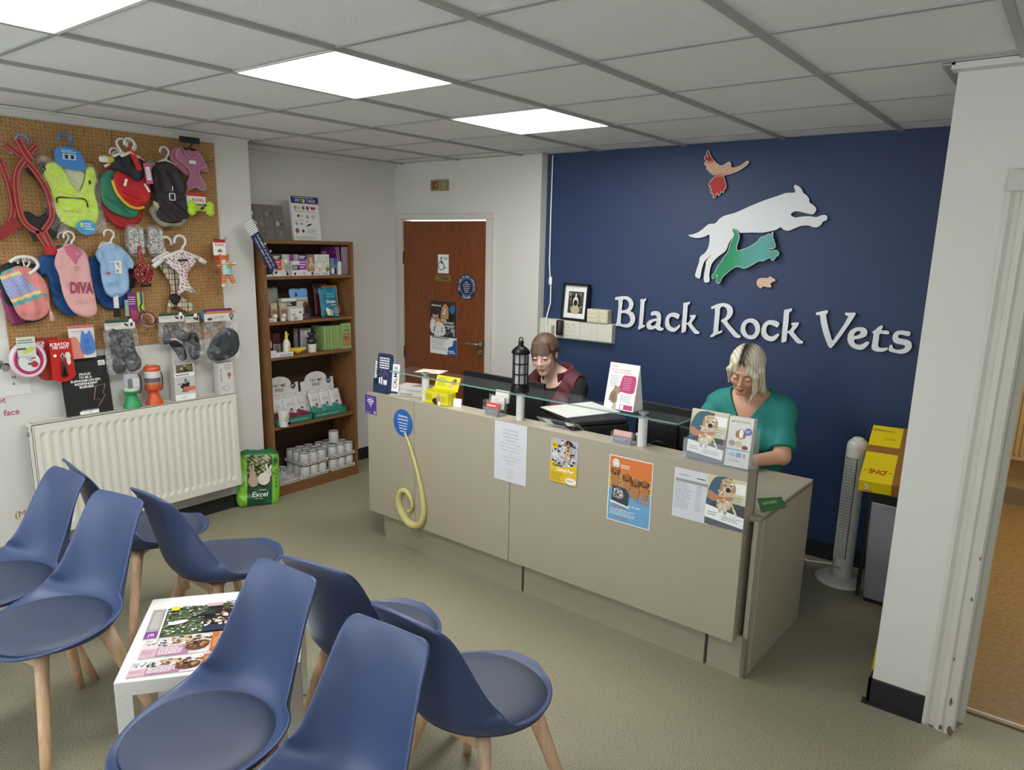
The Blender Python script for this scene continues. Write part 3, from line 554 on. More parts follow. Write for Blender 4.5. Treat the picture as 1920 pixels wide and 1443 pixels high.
# ---------------------------------------------------------------- lettering and animal cut-outs on the navy wall (tenths of a millimetre: x, z)
TR = {
'B':[[(1831,14388),(1862,14517),(2135,14573),(2474,14627),(2815,14607),(3068,14464),(3220,14242),(3220,14011),(3147,13807),(3031,13683),(3217,13597),(3370,13426),(3429,13198),(3388,12962),(3234,12732),(2980,12587),(2678,12561),(2369,12603),(2175,12627),(1975,12610),(2044,12887),(2088,13431),(2116,13937),(2052,14351),(1900,14325)],[(2422,14364),(2403,14056),(2391,13695),(2607,13710),(2790,13799),(2892,13973),(2900,14156),(2795,14331),(2620,14410)],[(2374,13469),(2357,13182),(2375,12813),(2493,12761),(2740,12782),(2944,12859),(3047,13018),(3047,13201),(2949,13377),(2772,13488),(2562,13506)]],
'l':[[(3715,14487),(3933,14517),(4112,14573),(4163,14515),(4121,14431),(4047,14344),(4040,13902),(4030,13508),(4013,13045),(4017,12830),(4156,12842),(4179,12761),(4093,12681),(3949,12626),(3789,12522),(3697,12514),(3674,12586),(3728,12889),(3732,13387),(3751,13948),(3741,14374)]],
'a':[[(4548,13611),(4605,13730),(4780,13798),(4995,13800),(5179,13722),(5281,13536),(5300,13278),(5283,13017),(5281,12886),(5336,12777),(5498,12742),(5522,12662),(5403,12587),(5190,12568),(5023,12636),(4929,12693),(4755,12606),(4539,12577),(4352,12644),(4275,12802),(4309,13003),(4462,13163),(4673,13261),(4885,13327),(4991,13351),(4965,13463),(4871,13531),(4727,13520),(4603,13491)],[(4968,13161),(4791,13124),(4653,13031),(4595,12927),(4629,12848),(4774,12844),(4897,12903),(4960,13023)]],
'c':[[(6575,13665),(6555,13568),(6481,13409),(6357,13457),(6144,13520),(5987,13518),(5874,13387),(5871,13194),(5938,13006),(6070,12871),(6230,12837),(6400,12890),(6496,12988),(6543,13055),(6649,13016),(6623,12902),(6481,12729),(6317,12602),(6110,12574),(5859,12643),(5689,12791),(5603,13010),(5602,13269),(5670,13533),(5851,13707),(6088,13795),(6332,13790),(6491,13738)]],
'k':[[(6764,14422),(6861,14476),(7062,14514),(7176,14559),(7223,14483),(7155,14394),(7077,14317),(7072,13954),(7070,13543),(7078,13227),(7193,13268),(7299,13435),(7337,13595),(7267,13615),(7276,13717),(7459,13746),(7632,13759),(7651,13651),(7550,13454),(7417,13223),(7620,12987),(7802,12813),(7977,12717),(7968,12622),(7820,12583),(7651,12609),(7432,12812),(7266,12988),(7101,13149),(7076,13036),(7062,12684),(6937,12616),(6855,12570),(6774,12595),(6760,13137),(6775,13616),(6772,14091)]],
'R':[[(8602,14305),(8694,14373),(8942,14497),(9222,14592),(9506,14610),(9765,14536),(9934,14396),(10014,14204),(9989,13960),(9867,13738),(9709,13557),(9870,13341),(10145,13088),(10418,12837),(10631,12719),(10608,12626),(10441,12580),(10249,12623),(10010,12831),(9732,13114),(9453,13398),(9296,13540),(9371,13607),(9551,13729),(9647,13904),(9660,14118),(9580,14311),(9429,14401),(9273,14366),(9202,14270),(9199,13932),(9190,13470),(9191,12898),(9304,12898),(9427,12958),(9466,12875),(9316,12754),(9068,12638),(8853,12484),(8721,12497),(8715,12574),(8865,12729),(8882,13104),(8889,13600),(8882,14063),(8833,14259),(8676,14202)]],
'o':[[(11191,13810),(11374,13794),(11565,13689),(11704,13492),(11756,13257),(11737,12986),(11622,12765),(11455,12614),(11215,12570),(10964,12629),(10751,12761),(10607,12976),(10586,13217),(10640,13465),(10777,13657),(10981,13778)],[(11092,13568),(10960,13506),(10881,13363),(10867,13181),(10929,13005),(11051,12849),(11224,12804),(11384,12879),(11462,13022),(11474,13218),(11396,13406),(11262,13539)]],
'c2':[[(12853,13675),(12849,13571),(12762,13417),(12642,13451),(12444,13523),(12280,13539),(12170,13456),(12127,13289),(12144,13112),(12233,12956),(12375,12865),(12537,12874),(12675,12967),(12798,13052),(12902,13032),(12896,12943),(12784,12755),(12622,12606),(12419,12571),(12176,12623),(11984,12754),(11862,12937),(11836,13204),(11888,13447),(12018,13651),(12212,13785),(12445,13812),(12683,13778)]],
'k2':[[(13053,14419),(13161,14485),(13329,14525),(13437,14576),(13505,14523),(13468,14420),(13351,14310),(13364,13949),(13365,13600),(13365,13264),(13454,13286),(13567,13442),(13621,13606),(13548,13629),(13552,13731),(13718,13774),(13927,13796),(13956,13706),(13860,13496),(13715,13251),(13907,13035),(14096,12849),(14292,12723),(14287,12635),(14122,12590),(13948,12631),(13728,12844),(13537,13031),(13381,13163),(13361,12927),(13358,12676),(13236,12591),(13109,12564),(13073,12634),(13061,13046),(13060,13486),(13059,13925)]],
'V':[[(14821,14384),(14886,14448),(15081,14507),(15273,14571),(15426,14600),(15478,14521),(15445,14429),(15381,14365),(15459,14044),(15567,13696),(15725,13292),(15876,12947),(16042,13231),(16228,13574),(16408,13943),(16536,14276),(16554,14359),(16426,14399),(16367,14482),(16423,14545),(16669,14554),(16871,14577),(16919,14508),(16890,14404),(16770,14148),(16568,13751),(16364,13350),(16155,12974),(15965,12656),(15865,12532),(15750,12545),(15615,12742),(15431,13115),(15273,13521),(15143,13930),(15052,14296),(14903,14285)]],
'e':[[(17000,13084),(17027,12969),(17120,12875),(17299,12849),(17455,12908),(17578,13008),(17679,13062),(17777,13027),(17762,12924),(17636,12736),(17465,12587),(17249,12579),(16996,12642),(16786,12798),(16672,13023),(16651,13258),(16706,13498),(16851,13672),(17030,13775),(17243,13808),(17433,13795),(17579,13692),(17625,13522),(17578,13358),(17416,13241),(17209,13163),(17037,13117)],[(16975,13302),(16977,13405),(17045,13528),(17160,13591),(17265,13571),(17285,13491),(17209,13397),(17094,13334)]],
't':[[(17867,13616),(18000,13728),(18138,13898),(18270,13995),(18354,13945),(18340,13843),(18302,13726),(18496,13743),(18682,13702),(18686,13560),(18494,13537),(18246,13534),(18240,13260),(18234,12971),(18263,12844),(18347,12794),(18531,12798),(18709,12831),(18745,12748),(18603,12633),(18401,12568),(18163,12572),(17995,12642),(17922,12765),(17933,13057),(17939,13347),(17928,13549),(17861,13557)]],
's':[[(19711,13722),(19710,13624),(19646,13539),(19467,13560),(19311,13588),(19187,13562),(19147,13474),(19208,13394),(19389,13369),(19621,13334),(19782,13251),(19850,13103),(19850,12905),(19745,12738),(19582,12622),(19360,12569),(19074,12596),(18836,12643),(18778,12737),(18790,12911),(18844,13003),(18939,12969),(18980,12844),(19103,12785),(19283,12776),(19454,12836),(19542,12944),(19520,13027),(19324,13065),(19117,13087),(18964,13186),(18892,13350),(18907,13551),(19015,13717),(19209,13799),(19487,13801),(19640,13786)]],
'dog':[[(6751,18632),(7066,18682),(7461,18849),(7793,19106),(8028,19291),(8420,19337),(8691,19610),(9016,19790),(9671,19965),(10483,20311),(11233,20606),(12014,20850),(12481,21001),(12955,21020),(12961,21167),(12888,21338),(12964,21433),(13178,21338),(13344,21178),(13425,21008),(13654,20835),(13800,20643),(13827,20475),(14044,20325),(14222,20134),(14207,19967),(14055,19821),(13711,19887),(13363,19966),(13102,19999),(12899,19872),(12910,19765),(13137,19657),(13433,19698),(13897,19725),(14280,19672),(14559,19775),(14765,19774),(14873,19648),(14836,19503),(14660,19419),(14574,19251),(14380,19125),(14128,19132),(13952,19208),(13528,19199),(13196,19078),(12843,18926),(12551,18989),(12371,19119),(12111,18965),(11716,18875),(11314,18806),(10715,18811),(10156,18789),(9874,18760),(9609,18522),(9397,18200),(9243,17739),(8831,17405),(8467,17022),(8349,16642),(8320,16264),(8362,15887),(8168,15793),(7999,15870),(7978,16250),(8036,16773),(8059,17103),(8355,17463),(8051,17197),(7916,17005),(7798,16575),(7739,16049),(7560,16041),(7395,16178),(7467,16563),(7586,16994),(7635,17327),(7966,17617),(8115,17948),(8159,18320),(8105,18668),(7839,18549),(7391,18460),(6977,18517)]],
'cat':[[(9605,18989),(9670,19028),(9827,18939),(9976,18785),(10068,18606),(10054,18374),(9983,18115),(9965,17855),(10042,17753),(10332,17837),(10643,17946),(10895,18092),(11142,18274),(11328,18517),(11478,18582),(11654,18634),(11771,18748),(11879,18699),(11993,18838),(12045,18775),(12032,18575),(12125,18401),(12196,18202),(12244,18052),(12159,17925),(12035,17884),(11882,17874),(11864,17793),(12070,17797),(12271,17826),(12403,17779),(12474,17655),(12428,17528),(12308,17450),(12257,17322),(12161,17256),(12054,17303),(11979,17403),(11808,17309),(11585,17188),(11375,17194),(11101,17032),(10799,16841),(10486,16739),(10291,16810),(10019,16801),(9784,16674),(9527,16453),(9296,16232),(9198,16068),(9105,15850),(8997,15791),(8877,15866),(8873,16080),(8938,16310),(8796,16157),(8677,16044),(8566,16120),(8588,16255),(8717,16421),(8809,16665),(8905,16855),(9057,17046),(9225,17367),(9423,17635),(9483,17898),(9588,18264),(9699,18551),(9723,18732),(9628,18886)]],
'hamster':[[(11287,15901),(11298,16057),(11394,16165),(11599,16226),(11809,16222),(11962,16255),(12043,16353),(12114,16287),(12247,16241),(12359,16157),(12355,16067),(12217,16023),(12124,15915),(12120,15825),(12189,15777),(12120,15697),(11937,15700),(11777,15731),(11648,15711),(11603,15631),(11497,15639),(11354,15748)]],
'bird':[[(7549,23449),(7578,23532),(7657,23553),(7710,23482),(7781,23330),(7913,23133),(8092,22934),(8315,22755),(8507,22662),(8644,22666),(8795,22754),(8923,22842),(9037,22836),(9117,22739),(9148,22549),(9223,22509),(9402,22517),(9598,22571),(9768,22646),(9934,22762),(10058,22849),(10146,22845),(10184,22781),(10138,22691),(9955,22534),(9746,22399),(9490,22285),(9228,22201),(9007,22147),(8828,22122),(8745,22073),(8817,21848),(8893,21634),(8942,21464),(8917,21358),(8829,21318),(8829,21191),(8778,21118),(8694,21152),(8635,21175),(8611,21047),(8538,20963),(8466,20986),(8414,21116),(8372,21010),(8315,20861),(8237,20820),(8161,20886),(8180,21079),(8087,21070),(7999,21148),(8001,21255),(8066,21318),(7947,21342),(7912,21429),(7958,21492),(7860,21538),(7840,21646),(7889,21752),(8039,21918),(8188,22083),(8259,22203),(8088,22161),(7979,22218),(7950,22283),(7818,22331),(7775,22418),(7641,22488),(7598,22575),(7639,22648),(7500,22771),(7469,22858),(7522,22930),(7627,22936),(7500,23048),(7438,23179),(7484,23251),(7601,23251),(7664,23199),(7582,23341)]],
}
silver = M('#dadddc', .35, .12, var=.12, scale=14, name='brushed_silver_letter'); sil_e = M('#4d5054', .5)
LT = [('B', 'capital B that starts the silver name on the navy wall'), ('l', 'letter l after the capital B in the first silver word'), ('a', 'letter a in the first silver word'), ('c', 'letter c in the first silver word of the name'), ('k', 'letter k ending the first silver word'),
      ('R', 'capital R that starts the second silver word'), ('o', 'round letter o in the second silver word'), ('c2', 'letter c in the second silver word'), ('k2', 'letter k ending the second silver word'),
      ('V', 'capital V that starts the last silver word'), ('e', 'letter e in the last silver word'), ('t', 'letter t in the last silver word'), ('s', 'letter s at the right end of the silver name')]
def sc(loop, n=3): return smooth_loop([(x/1e4, z/1e4) for x, z in loop], n)
for k, lab in LT:
    L = [sc(l) for l in TR[k]]; cx = sum(p[0] for p in L[0])/len(L[0]); cz = min(p[1] for p in L[0])
    L = [[(p[0]-cx, p[1]-cz) for p in l] for l in L]
    G().prism(L, -.022, -.002, silver, sil_e).build('sign_letter', loc=(cx, YN, cz), label=lab, cat='sign letter', group='silver letters of the wall name', bevel=.0012, seg=1)
def grad(name, stops, axis, rough=.65):
    mt = bpy.data.materials.new(name); mt.use_nodes = True; nt = mt.node_tree; b = nt.nodes['Principled BSDF']; b.inputs['Roughness'].default_value = rough
    tc = nt.nodes.new('ShaderNodeTexCoord'); sp = nt.nodes.new('ShaderNodeSeparateXYZ'); nt.links.new(tc.outputs['Generated'], sp.inputs[0]); cr = nt.nodes.new('ShaderNodeValToRGB')
    while len(cr.color_ramp.elements) < len(stops): cr.color_ramp.elements.new(.5)
    for e_, (p, c) in zip(cr.color_ramp.elements, stops): e_.position = p; e_.color = (*lin(c), 1)
    nt.links.new(sp.outputs[axis], cr.inputs[0]); nt.links.new(cr.outputs[0], b.inputs[0]); return mt
cat_m = grad('cat_print_green_to_aqua', [(0, '#1c8a58'), (.30, '#23935f'), (.45, '#4e9f8c'), (.75, '#62aaa6'), (1, '#4fa08a')], 0)
bird_m = grad('bird_print_red_to_cream', [(0, '#b5201c'), (.42, '#b23226'), (.54, '#d9ac8c'), (.72, '#d9ac8c'), (.80, '#b0221d'), (1, '#a82420')], 2)
for k, lab, mt, rim in (('dog', 'large white leaping dog cut-out on the navy wall', M('#dfe2df', .35, .0, var=.02), sil_e), ('cat', 'green leaping cat cut-out below the white dog', cat_m, sil_e), ('bird', 'red and cream flying bird cut-out at the top of the navy wall', bird_m, sil_e), ('hamster', 'small peach hamster cut-out below the leaping cat', M('#dfb79a', .4, var=.05, scale=20), sil_e)):
    L = sc(TR[k][0], 3); cx = sum(p[0] for p in L)/len(L); cz = min(p[1] for p in L); L = [(p[0]-cx, p[1]-cz) for p in L]
    yo = -.036 if k == 'cat' else -.018
    g = G().prism(L, yo, -.002, mt, rim)
    if k in ('cat', 'bird'):   # thin pale outline
        P = np.array(L); g.tube([(p[0], yo+.0004, p[1]) for p in L], .0022, M('#d3ddd6', .4), 5, True)
    g.build(k+'_cutout', loc=(cx, YN, cz), label=lab, cat='wall sign')
# things on and beside the socket trunking
ivory = M('#d9d6c6', .4); t = thing('socket_trunking', 'white trunking with double sockets along the navy wall', 'trunking', (-.41, YN, 1.145), 0)
G().box(0, .60, -.055, 0, 0, .125, ivory).build('trunking_cover', t, bevel=.004)
g = G(); g.y0 = -.0555
for x in (.345, .44, .485): g.rect(x, 0, x+.0015, .125, M('#a39f90'), 1)
g.y0 = -.059
for x in (.255, .31): g.rect(x-.022, .095, x-.012, .105, M('#a39f90'), 1); g.rect(x-.002, .078, x+.002, .086, INK, 1); g.rect(x-.012, .052, x-.006, .055, INK, 1); g.rect(x+.006, .052, x+.012, .055, INK, 1)
g.ell(.37, .06, .0025, .0025, M('#a39f90'), 1).ell(.43, .06, .0025, .0025, M('#a39f90'), 1); g.build('socket_holes', t); G().box(.2, .342, -.0585, -.055, .02, .11, ivory).build('socket_plate', t)
G().box(.003, .598, -.008, -.0, -.012, 0, ivory).build('trunking_base', t)
G().box(-.019, .019, -.045, 0, 0, .075, ivory).tube([(0, -.03, 0), (0, -.03, -.12), (-.01, -.03, -.25)], .004, ivory).build('plug', loc=(-.295, YN-.057, 1.155), bevel=.004, label='white plug in the trunking, beside the black adaptor', cat='plug')
G().lathe([(.024, 0), (.026, .01), (.026, .10), (.022, .105), (.001, .106)], BLACK, 20, (0, 0)).build('adaptor', loc=(-.215, YN-.083, 1.165), label='black plug-in adaptor on the white trunking', cat='adaptor')
t = thing('hanging_cable', 'white cable with an inline switch hanging down the navy wall', 'cable', (-.36, YN-.012, 0))
G().tube([(-.01, 0, 2.39), (-.012, 0, 2.0), (-.01, 0, 1.66), (.0, -.0, 1.55), (.008, 0, 1.5), (.022, -.02, 1.38), (.018, -.06, 1.27), (.03, -.06, 1.1), (.02, -.02, .9)], .005, WHITE).build('wire', t)
G().lathe([(.008, -.03), (.014, -.02), (.014, .02), (.008, .03)], WHITE, 12, (0, 0), True, 1, .7).build('inline_switch', t, loc=(.006, -.004, 1.535))
t = thing('picture_frame', 'black framed photograph of a dog standing on the trunking', 'picture', (-.125, YN-.035, 1.272), (radians(-5), 0, radians(-6)))
G().prism([[(-.115, 0), (.115, 0), (.115, .255), (-.115, .255)], [(-.100, .015), (.100, .015), (.100, .24), (-.100, .24)]], -.022, 0, BLACK).box(-.112, .112, -.004, 0, .003, .252, BLACK).build('frame', t)
g = G(); g.y0 = -.006; g.rect(-.1, .015, .1, .24, WHITE, 0)
g.rect(-.067, .05, .067, .2, cols['bk'], 1); g.rect(-.063, .054, .063, .196, M('#47483d'), 2); blobs(g, -.063, .054, .063, .196, 30, ['gy', 'dg', 'bk', 'gr'], .014, 3, 8)
g.ell(0, .075, .04, .03, cols['cr'], 9).ell(0, .13, .024, .034, cols['wh'], 10).ell(0, .122, .017, .022, cols['bk'], 11).ell(0, .165, .006, .025, cols['wh'], 12).ell(-.026, .15, .013, .026, cols['bk'], 9.5).ell(.026, .15, .013, .026, cols['bk'], 9.5)
g.build('photo_print', t)
t = thing('drawer_box', 'small cream box with tiny drawers on the trunking', 'box', (.075, YN-.03, 1.272))
G().box(-.082, .082, -.035, .025, 0, .092, M('#cdc6ab', .5)).build('casing', t, bevel=.003)
for k in range(3):
    g = G(); g.box(-.076, .076, -.038, -.035, .008+k*.028, .032+k*.028, M('#d8d1b6', .5)); g.y0 = -.0385; g.ell(.012, .02+k*.028, .003, .003, INK, 1).ell(.024, .02+k*.028, .003, .003, INK, 1); g.build('drawer', t)
# ---------------------------------------------------------------- signs on and above the WC door
DY = YD-.012
def card(name, lab, cat, loc, w_, h_, base, paint, rot=0, th=.0012, group=None):
    g = G(); g.prism([(-w_/2, 0), (w_/2, 0), (w_/2, h_), (-w_/2, h_)], -th, 0, base); g.y0 = -th; paint(g, w_, h_)
    return g.build(name, loc=loc, rot=rot, label=lab, cat=cat, group=group)
def p_wc(g, w_, h_):
    g.ell(-.022, .118, .008, .008, INK).rect(-.027, .075, -.019, .11, INK).rect(-.027, .073, .0, .081, INK); g.ring(-.02, .058, .030, .006, INK, 1, radians(70), radians(345)); g.rect(-.027, .085, .0, .091, INK)
    g.pl([(-.004, .075), (.004, .075), (.018, .044), (.010, .042)], INK).pl([(.010, .042), (.012, .036), (.03, .044), (.028, .05)], INK); g.text('WC', .028, .115, .026, INK)
card('toilet_sign', 'white accessible WC sign with a wheelchair symbol on the brown door', 'sign', (-1.345, DY, 1.55), .115, .145, WHITE, p_wc)
card('door_plate', 'gold coloured plate reading Toilets on the brown door', 'sign', (-1.347, DY, 1.487), .165, .052, M('#9a8648', .35, .5), lambda g, w_, h_: g.text('Toilets', 0, h_/2, .024, INK, bold=.01))
nb = M('#1f2f55', .45, name='navy_print')
def circ_text(g, s, cx, cz, r, h, mt, a0, a1, k=2):
    for i, ch in enumerate(s):
        a = a0+(a1-a0)*(i+.5)/len(s); rr = a-pi/2 if a0 > a1 else a+pi/2
        if ch != ' ': g.text(ch, cx+r*cos(a), cz+r*sin(a), h, mt, k, rot=rr)
g = G(); P = [(.098*cos(a), .098*sin(a)) for a in np.linspace(0, 2*pi, 41)[:-1]]; g.prism(P, -.0012, 0, nb); g.y0 = -.0012; g.ring(0, 0, .066, .0015, WHITE)
circ_text(g, 'HELP THEM TO HELP THEMSELVES', 0, 0, .081, .014, WHITE, radians(205), radians(-25)); circ_text(g, 'CALMEX', 0, 0, .082, .018, WHITE, radians(238), radians(302))
for i, s_ in enumerate(('Mask', 'the noise of', 'fireworks by', 'putting on', 'music or', 'the TV')): g.text(s_, 0, .038-i*.0155, .0095, WHITE, bold=.01)
g.build('round_sticker', loc=(-1.10, DY, 1.455), label='round navy sticker with white ring of words on the brown door', cat='sticker')
def p_dogposter(g, w_, h_):
    g.rect(-w_/2, .14, w_/2, h_, M('#332c2c')); blobs(g, -w_/2, .15, w_/2, h_, 60, ['bk', 'br', 'dg', 'bk'], .022, 1.5, 9)
    g.pl(smooth_loop([(-.03, h_-.17), (-.02, h_-.08), (.01, h_-.02), (.045, h_-.03), (.06, h_-.08), (.055, h_-.14), (.03, h_-.165), (.0, h_-.19)], 2), cols['tn'], 12); blobs(g, -.02, h_-.16, .055, h_-.03, 30, ['cr', 'tn', 'cr', 'wh'], .011, 12.5, 10); g.ell(.042, h_-.145, .010, .008, cols['bk'], 18)
    g.pl(smooth_loop([(-.14, h_-.21), (-.13, h_-.14), (-.08, h_-.12), (-.03, h_-.15), (-.03, h_-.21), (-.08, h_-.23)], 2), cols['tn'], 12); blobs(g, -.135, h_-.22, -.03, h_-.13, 28, ['cr', 'tn', 'cr'], .011, 12.5, 11)
    g.pl(smooth_loop([(-.10, .15), (-.095, .22), (-.06, .255), (-.01, .25), (.025, .21), (.02, .16), (-.04, .145)], 2), cols['wh'], 18); blobs(g, -.10, .15, .02, .25, 26, ['wh', 'wh', 'gy', 'bk'], .008, 18.5, 12); g.ell(-.115, .22, .028, .06, cols['wh'], 18)
    g.ell(.10, h_-.06, .03, .032, M('#2d6ea3'), 22); blobs(g, .03, .145, .14, .24, 26, ['gy', 'bl', 'dg', 'bk'], .014, 18, 13)
    g.text('Abandoned', -.075, h_-.035, .016, WHITE, 24, bold=.02).text('Injured', -.085, h_-.115, .015, WHITE, 24, bold=.02).text('Dumped', .065, h_-.165, .018, WHITE, 24, bold=.02).text('Unwanted', .07, .235, .017, WHITE, 24, bold=.02)
    g.lines(-w_/2+.015, .05, .125, .03, 6, M('#7d8287'), 2, fill=.3); g.pl([(.045, .0), (w_/2, 0), (w_/2, .13), (.11, .12), (.10, .075), (.055, .06)], M('#1d5aa6'), 2); g.lines(.06, .135, .04, .012, 2, WHITE, 3, fill=.5); g.rect(-w_/2+.015, .128, .06, .135, INK, 2)
card('dog_poster', 'poster of dogs with a white foot and blue corner on the brown door', 'poster', (-1.345, DY, .905), .29, .425, WHITE, p_dogposter)
g = G(); g.box(-.085, .085, -.03, 0, 0, .08, M('#8f8460', .5)); g.y0 = -.0305; g.rect(-.07, .012, .0, .068, M('#7d4f22', .4)).rect(-.028, .03, -.018, .045, M('#e0c040'), 2).ell(.04, .04, .003, .003, INK, 2).ell(.06, .04, .006, .006, M('#c8bb80'), 2)
g.build('call_alarm_unit', loc=(-1.382, YD, 2.178), bevel=.002, label='small beige and brown alarm unit high above the door', cat='alarm')
# ---------------------------------------------------------------- pegboard and everything hanging on it
RW = pi/2
def LW(y, z, out=.012): return (XL+out, y, z)
peg = bpy.data.materials.new('perforated_hardboard'); peg.use_nodes = True; nt = peg.node_tree; b = nt.nodes['Principled BSDF']; b.inputs['Roughness'].default_value = .65
tcn = nt.nodes.new('ShaderNodeTexCoord'); sp = nt.nodes.new('ShaderNodeSeparateXYZ'); nt.links.new(tcn.outputs['Object'], sp.inputs[0])
def mth(op, a, b_=None):
    n_ = nt.nodes.new('ShaderNodeMath'); n_.operation = op
    for i_, q in enumerate((a, b_)):
        if q is None: continue
        if isinstance(q, (int, float)): n_.inputs[i_].default_value = q
        else: nt.links.new(q, n_.inputs[i_])
    return n_.outputs[0]
fx = mth('SUBTRACT', mth('FRACT', mth('DIVIDE', sp.outputs[0], .0192)), .5); fz = mth('SUBTRACT', mth('FRACT', mth('DIVIDE', sp.outputs[2], .0192)), .5)
hole = mth('LESS_THAN', mth('SQRT', mth('ADD', mth('MULTIPLY', fx, fx), mth('MULTIPLY', fz, fz))), .13)
nz_ = nt.nodes.new('ShaderNodeTexNoise'); nz_.inputs['Scale'].default_value = 90; nt.links.new(tcn.outputs['Object'], nz_.inputs['Vector'])
cr = nt.nodes.new('ShaderNodeValToRGB'); cr.color_ramp.elements[0].color = (*lin('#9a7140'), 1); cr.color_ramp.elements[0].position = .3; cr.color_ramp.elements[1].color = (*lin('#b28a55'), 1); cr.color_ramp.elements[1].position = .7; nt.links.new(nz_.outputs[0], cr.inputs[0])
mx = nt.nodes.new('ShaderNodeMix'); mx.data_type = 'RGBA'; nt.links.new(hole, mx.inputs[0]); nt.links.new(cr.outputs[0], mx.inputs[6]); mx.inputs[7].default_value = (*lin('#33241a'), 1); nt.links.new(mx.outputs[2], b.inputs[0])
for a, b_, lab in ((-.31, .2985, 'left brown pegboard panel with hanging dog harnesses and coats'), (.3015, .905, 'right brown pegboard panel next to the alcove corner')):
    G().box(0, b_-a, -.006, 0, 0, 1.19, peg).build('pegboard', loc=(XL+.004, a, 1.16), rot=RW, label=lab, cat='pegboard')
wire = M('#6d6a64', .35, .8); hookm = M('#dcdad2', .35, var=0)
def hook(y, z, ln=.14, lab='wire display hook on the pegboard'):
    return G().tube([(0, 0, 0), (0, -ln*.9, .0), (0, -ln, .008), (0, -ln-.004, .02)], .0025, wire, 6).box(-.008, .008, -.003, 0, -.03, .01, wire).build('display_hook', loc=LW(y, z), rot=RW, label=lab, cat='hook', group=None)
hook(.80, 2.225, .16, 'empty wire hook at the top right edge of the pegboard'); hook(.93-.06, 1.772, .12, 'wire hook holding the orange fox toy')
def hanger(g, x, z, mt, s=1, flip=1, w_=.10, drop=.05, y=0):
    """plastic garment hanger: open hook, neck and sloping arms"""
    P = [(x+flip*s*.026*cos(a), y, z+s*(.026*sin(a))) for a in np.linspace(radians(200), radians(-60), 12)]
    g.tube(P+[(x+flip*.004*s, y, z-s*.045)], .0058*s, mt, 8); g.tube([(x-w_, y, z-s*.045-drop), (x-w_*.5, y, z-s*.05-drop*.3), (x, y, z-s*.042), (x+w_*.5, y, z-s*.05-drop*.3), (x+w_, y, z-s*.045-drop)], .008*s, mt, 8)
    g.lathe([(.001, -.012), (.012, -.01), (.015, 0), (.012, .01), (.001, .012)], mt, 10, (x-w_, y)) if 0 else None
    return g
def cv(*c): return np.array([lin(x) for x in c])
VC = M('#ffffff', .75, vcol=True, sheen=.2, name='printed_fabric'); VP = M('#fefefe', .4, vcol=True, name='printed_film')
def flat(h_): c = np.array(lin(h_)); return lambda V: np.tile(c, (len(V), 1))*(1+.05*np.sin(V[:, :1]*140+V[:, 2:]*60))
# red and black strap harness
t = thing('dog_harness', 'red and black strap dog harness hanging at the far left of the pegboard', 'dog harness', LW(-.165, 2.24, .05), RW)
rd = M('#93221f', .55, bump=.3, bscale=500, name='red_webbing'); pk_ = M('#c8706a', .5); bk = M('#191818', .6, bump=.2, bscale=400, name='black_mesh_fabric')
def strap(g, P, w_, mt, th=.004, edge_=None):
    for i in range(len(P)-1):
        a, b_ = Vector(P[i]), Vector(P[i+1]); d_ = (b_-a); L_ = d_.length; d_.normalize(); n_ = Vector((-d_.z, 0, d_.x))*w_/2; o_ = Vector((0, th, 0))
        V = [a-n_-o_, a+n_-o_, b_+n_-o_, b_-n_-o_, a-n_+o_, a+n_+o_, b_+n_+o_, b_-n_+o_]
        g.add(V, [(0, 3, 2, 1), (4, 5, 6, 7), (0, 1, 5, 4), (1, 2, 6, 5), (2, 3, 7, 6), (3, 0, 4, 7)], mt)
        if edge_: 
            for s in (-1, 1): m_ = n_*s*.62; w2 = n_*.13; g.add([a+m_-w2-o_*1.2, a+m_+w2-o_*1.2, b_+m_+w2-o_*1.2, b_+m_-w2-o_*1.2], [(0, 3, 2, 1)], edge_)
    return g
def arc(P, n=6): 
    out = []; N = len(P)
    for i in range(N-1):
        p0, p1, p2, p3 = (np.array(P[min(max(i+j, 0), N-1)], float) for j in (-1, 0, 1, 2))
        for k in range(n): q = k/n; out.append(tuple(.5*((2*p1)+(-p0+p2)*q+(2*p0-5*p1+4*p2-p3)*q*q+(-p0+3*p1-3*p2+p3)*q**3)))
    return out+[tuple(P[-1])]
g = G()
strap(g, arc([(.06, -.03, -.02), (0, -.032, -.09), (-.045, -.03, -.17), (-.05, -.02, -.3), (-.03, -.02, -.40), (.03, -.02, -.45)]), .03, rd, edge_=pk_)
strap(g, arc([(-.07, -.025, -.03), (-.01, -.026, -.08), (.045, -.024, -.15), (.09, -.02, -.24), (.10, -.02, -.36), (.05, -.02, -.44)]), .03, rd, edge_=pk_)
strap(g, arc([(-.02, -.03, 0), (.01, -.034, -.07), (.03, -.034, -.10)]), .04, rd, edge_=pk_)
strap(g, arc([(-.10, -.01, -.10), (-.075, -.01, -.22), (-.07, -.01, -.34), (-.1, -.01, -.42)]), .028, rd, edge_=pk_); g.build('harness_straps', t)
puff([(.02, -.13), (.06, -.17), (.105, -.26), (.115, -.36), (.08, -.43), (.02, -.44), (-.03, -.40), (-.045, -.36), (0, -.345), (.04, -.37), (.08, -.34), (.08, -.26), (.05, -.19), (.01, -.15)], .010, 'padding', bk, t, R=.008, h=.005)
strap(G(), arc([(.085, -.005, -.10), (.125, -.005, -.22), (.13, -.005, -.36), (.09, -.005, -.47)]), .035, bk).build('black_backing', t)
g = G(); strap(g, [(.02, -.02, -.44), (.06, -.02, -.52)], .03, rd, edge_=pk_); strap(g, [(.055, -.02, -.44), (.085, -.02, -.53)], .03, rd, edge_=pk_); strap(g, [(.0, -.016, -.44), (.02, -.016, -.49)], .03, bk); g.box(.045, .105, -.032, -.016, -.56, -.52, M('#b8261e', .35)); g.build('buckle', t)
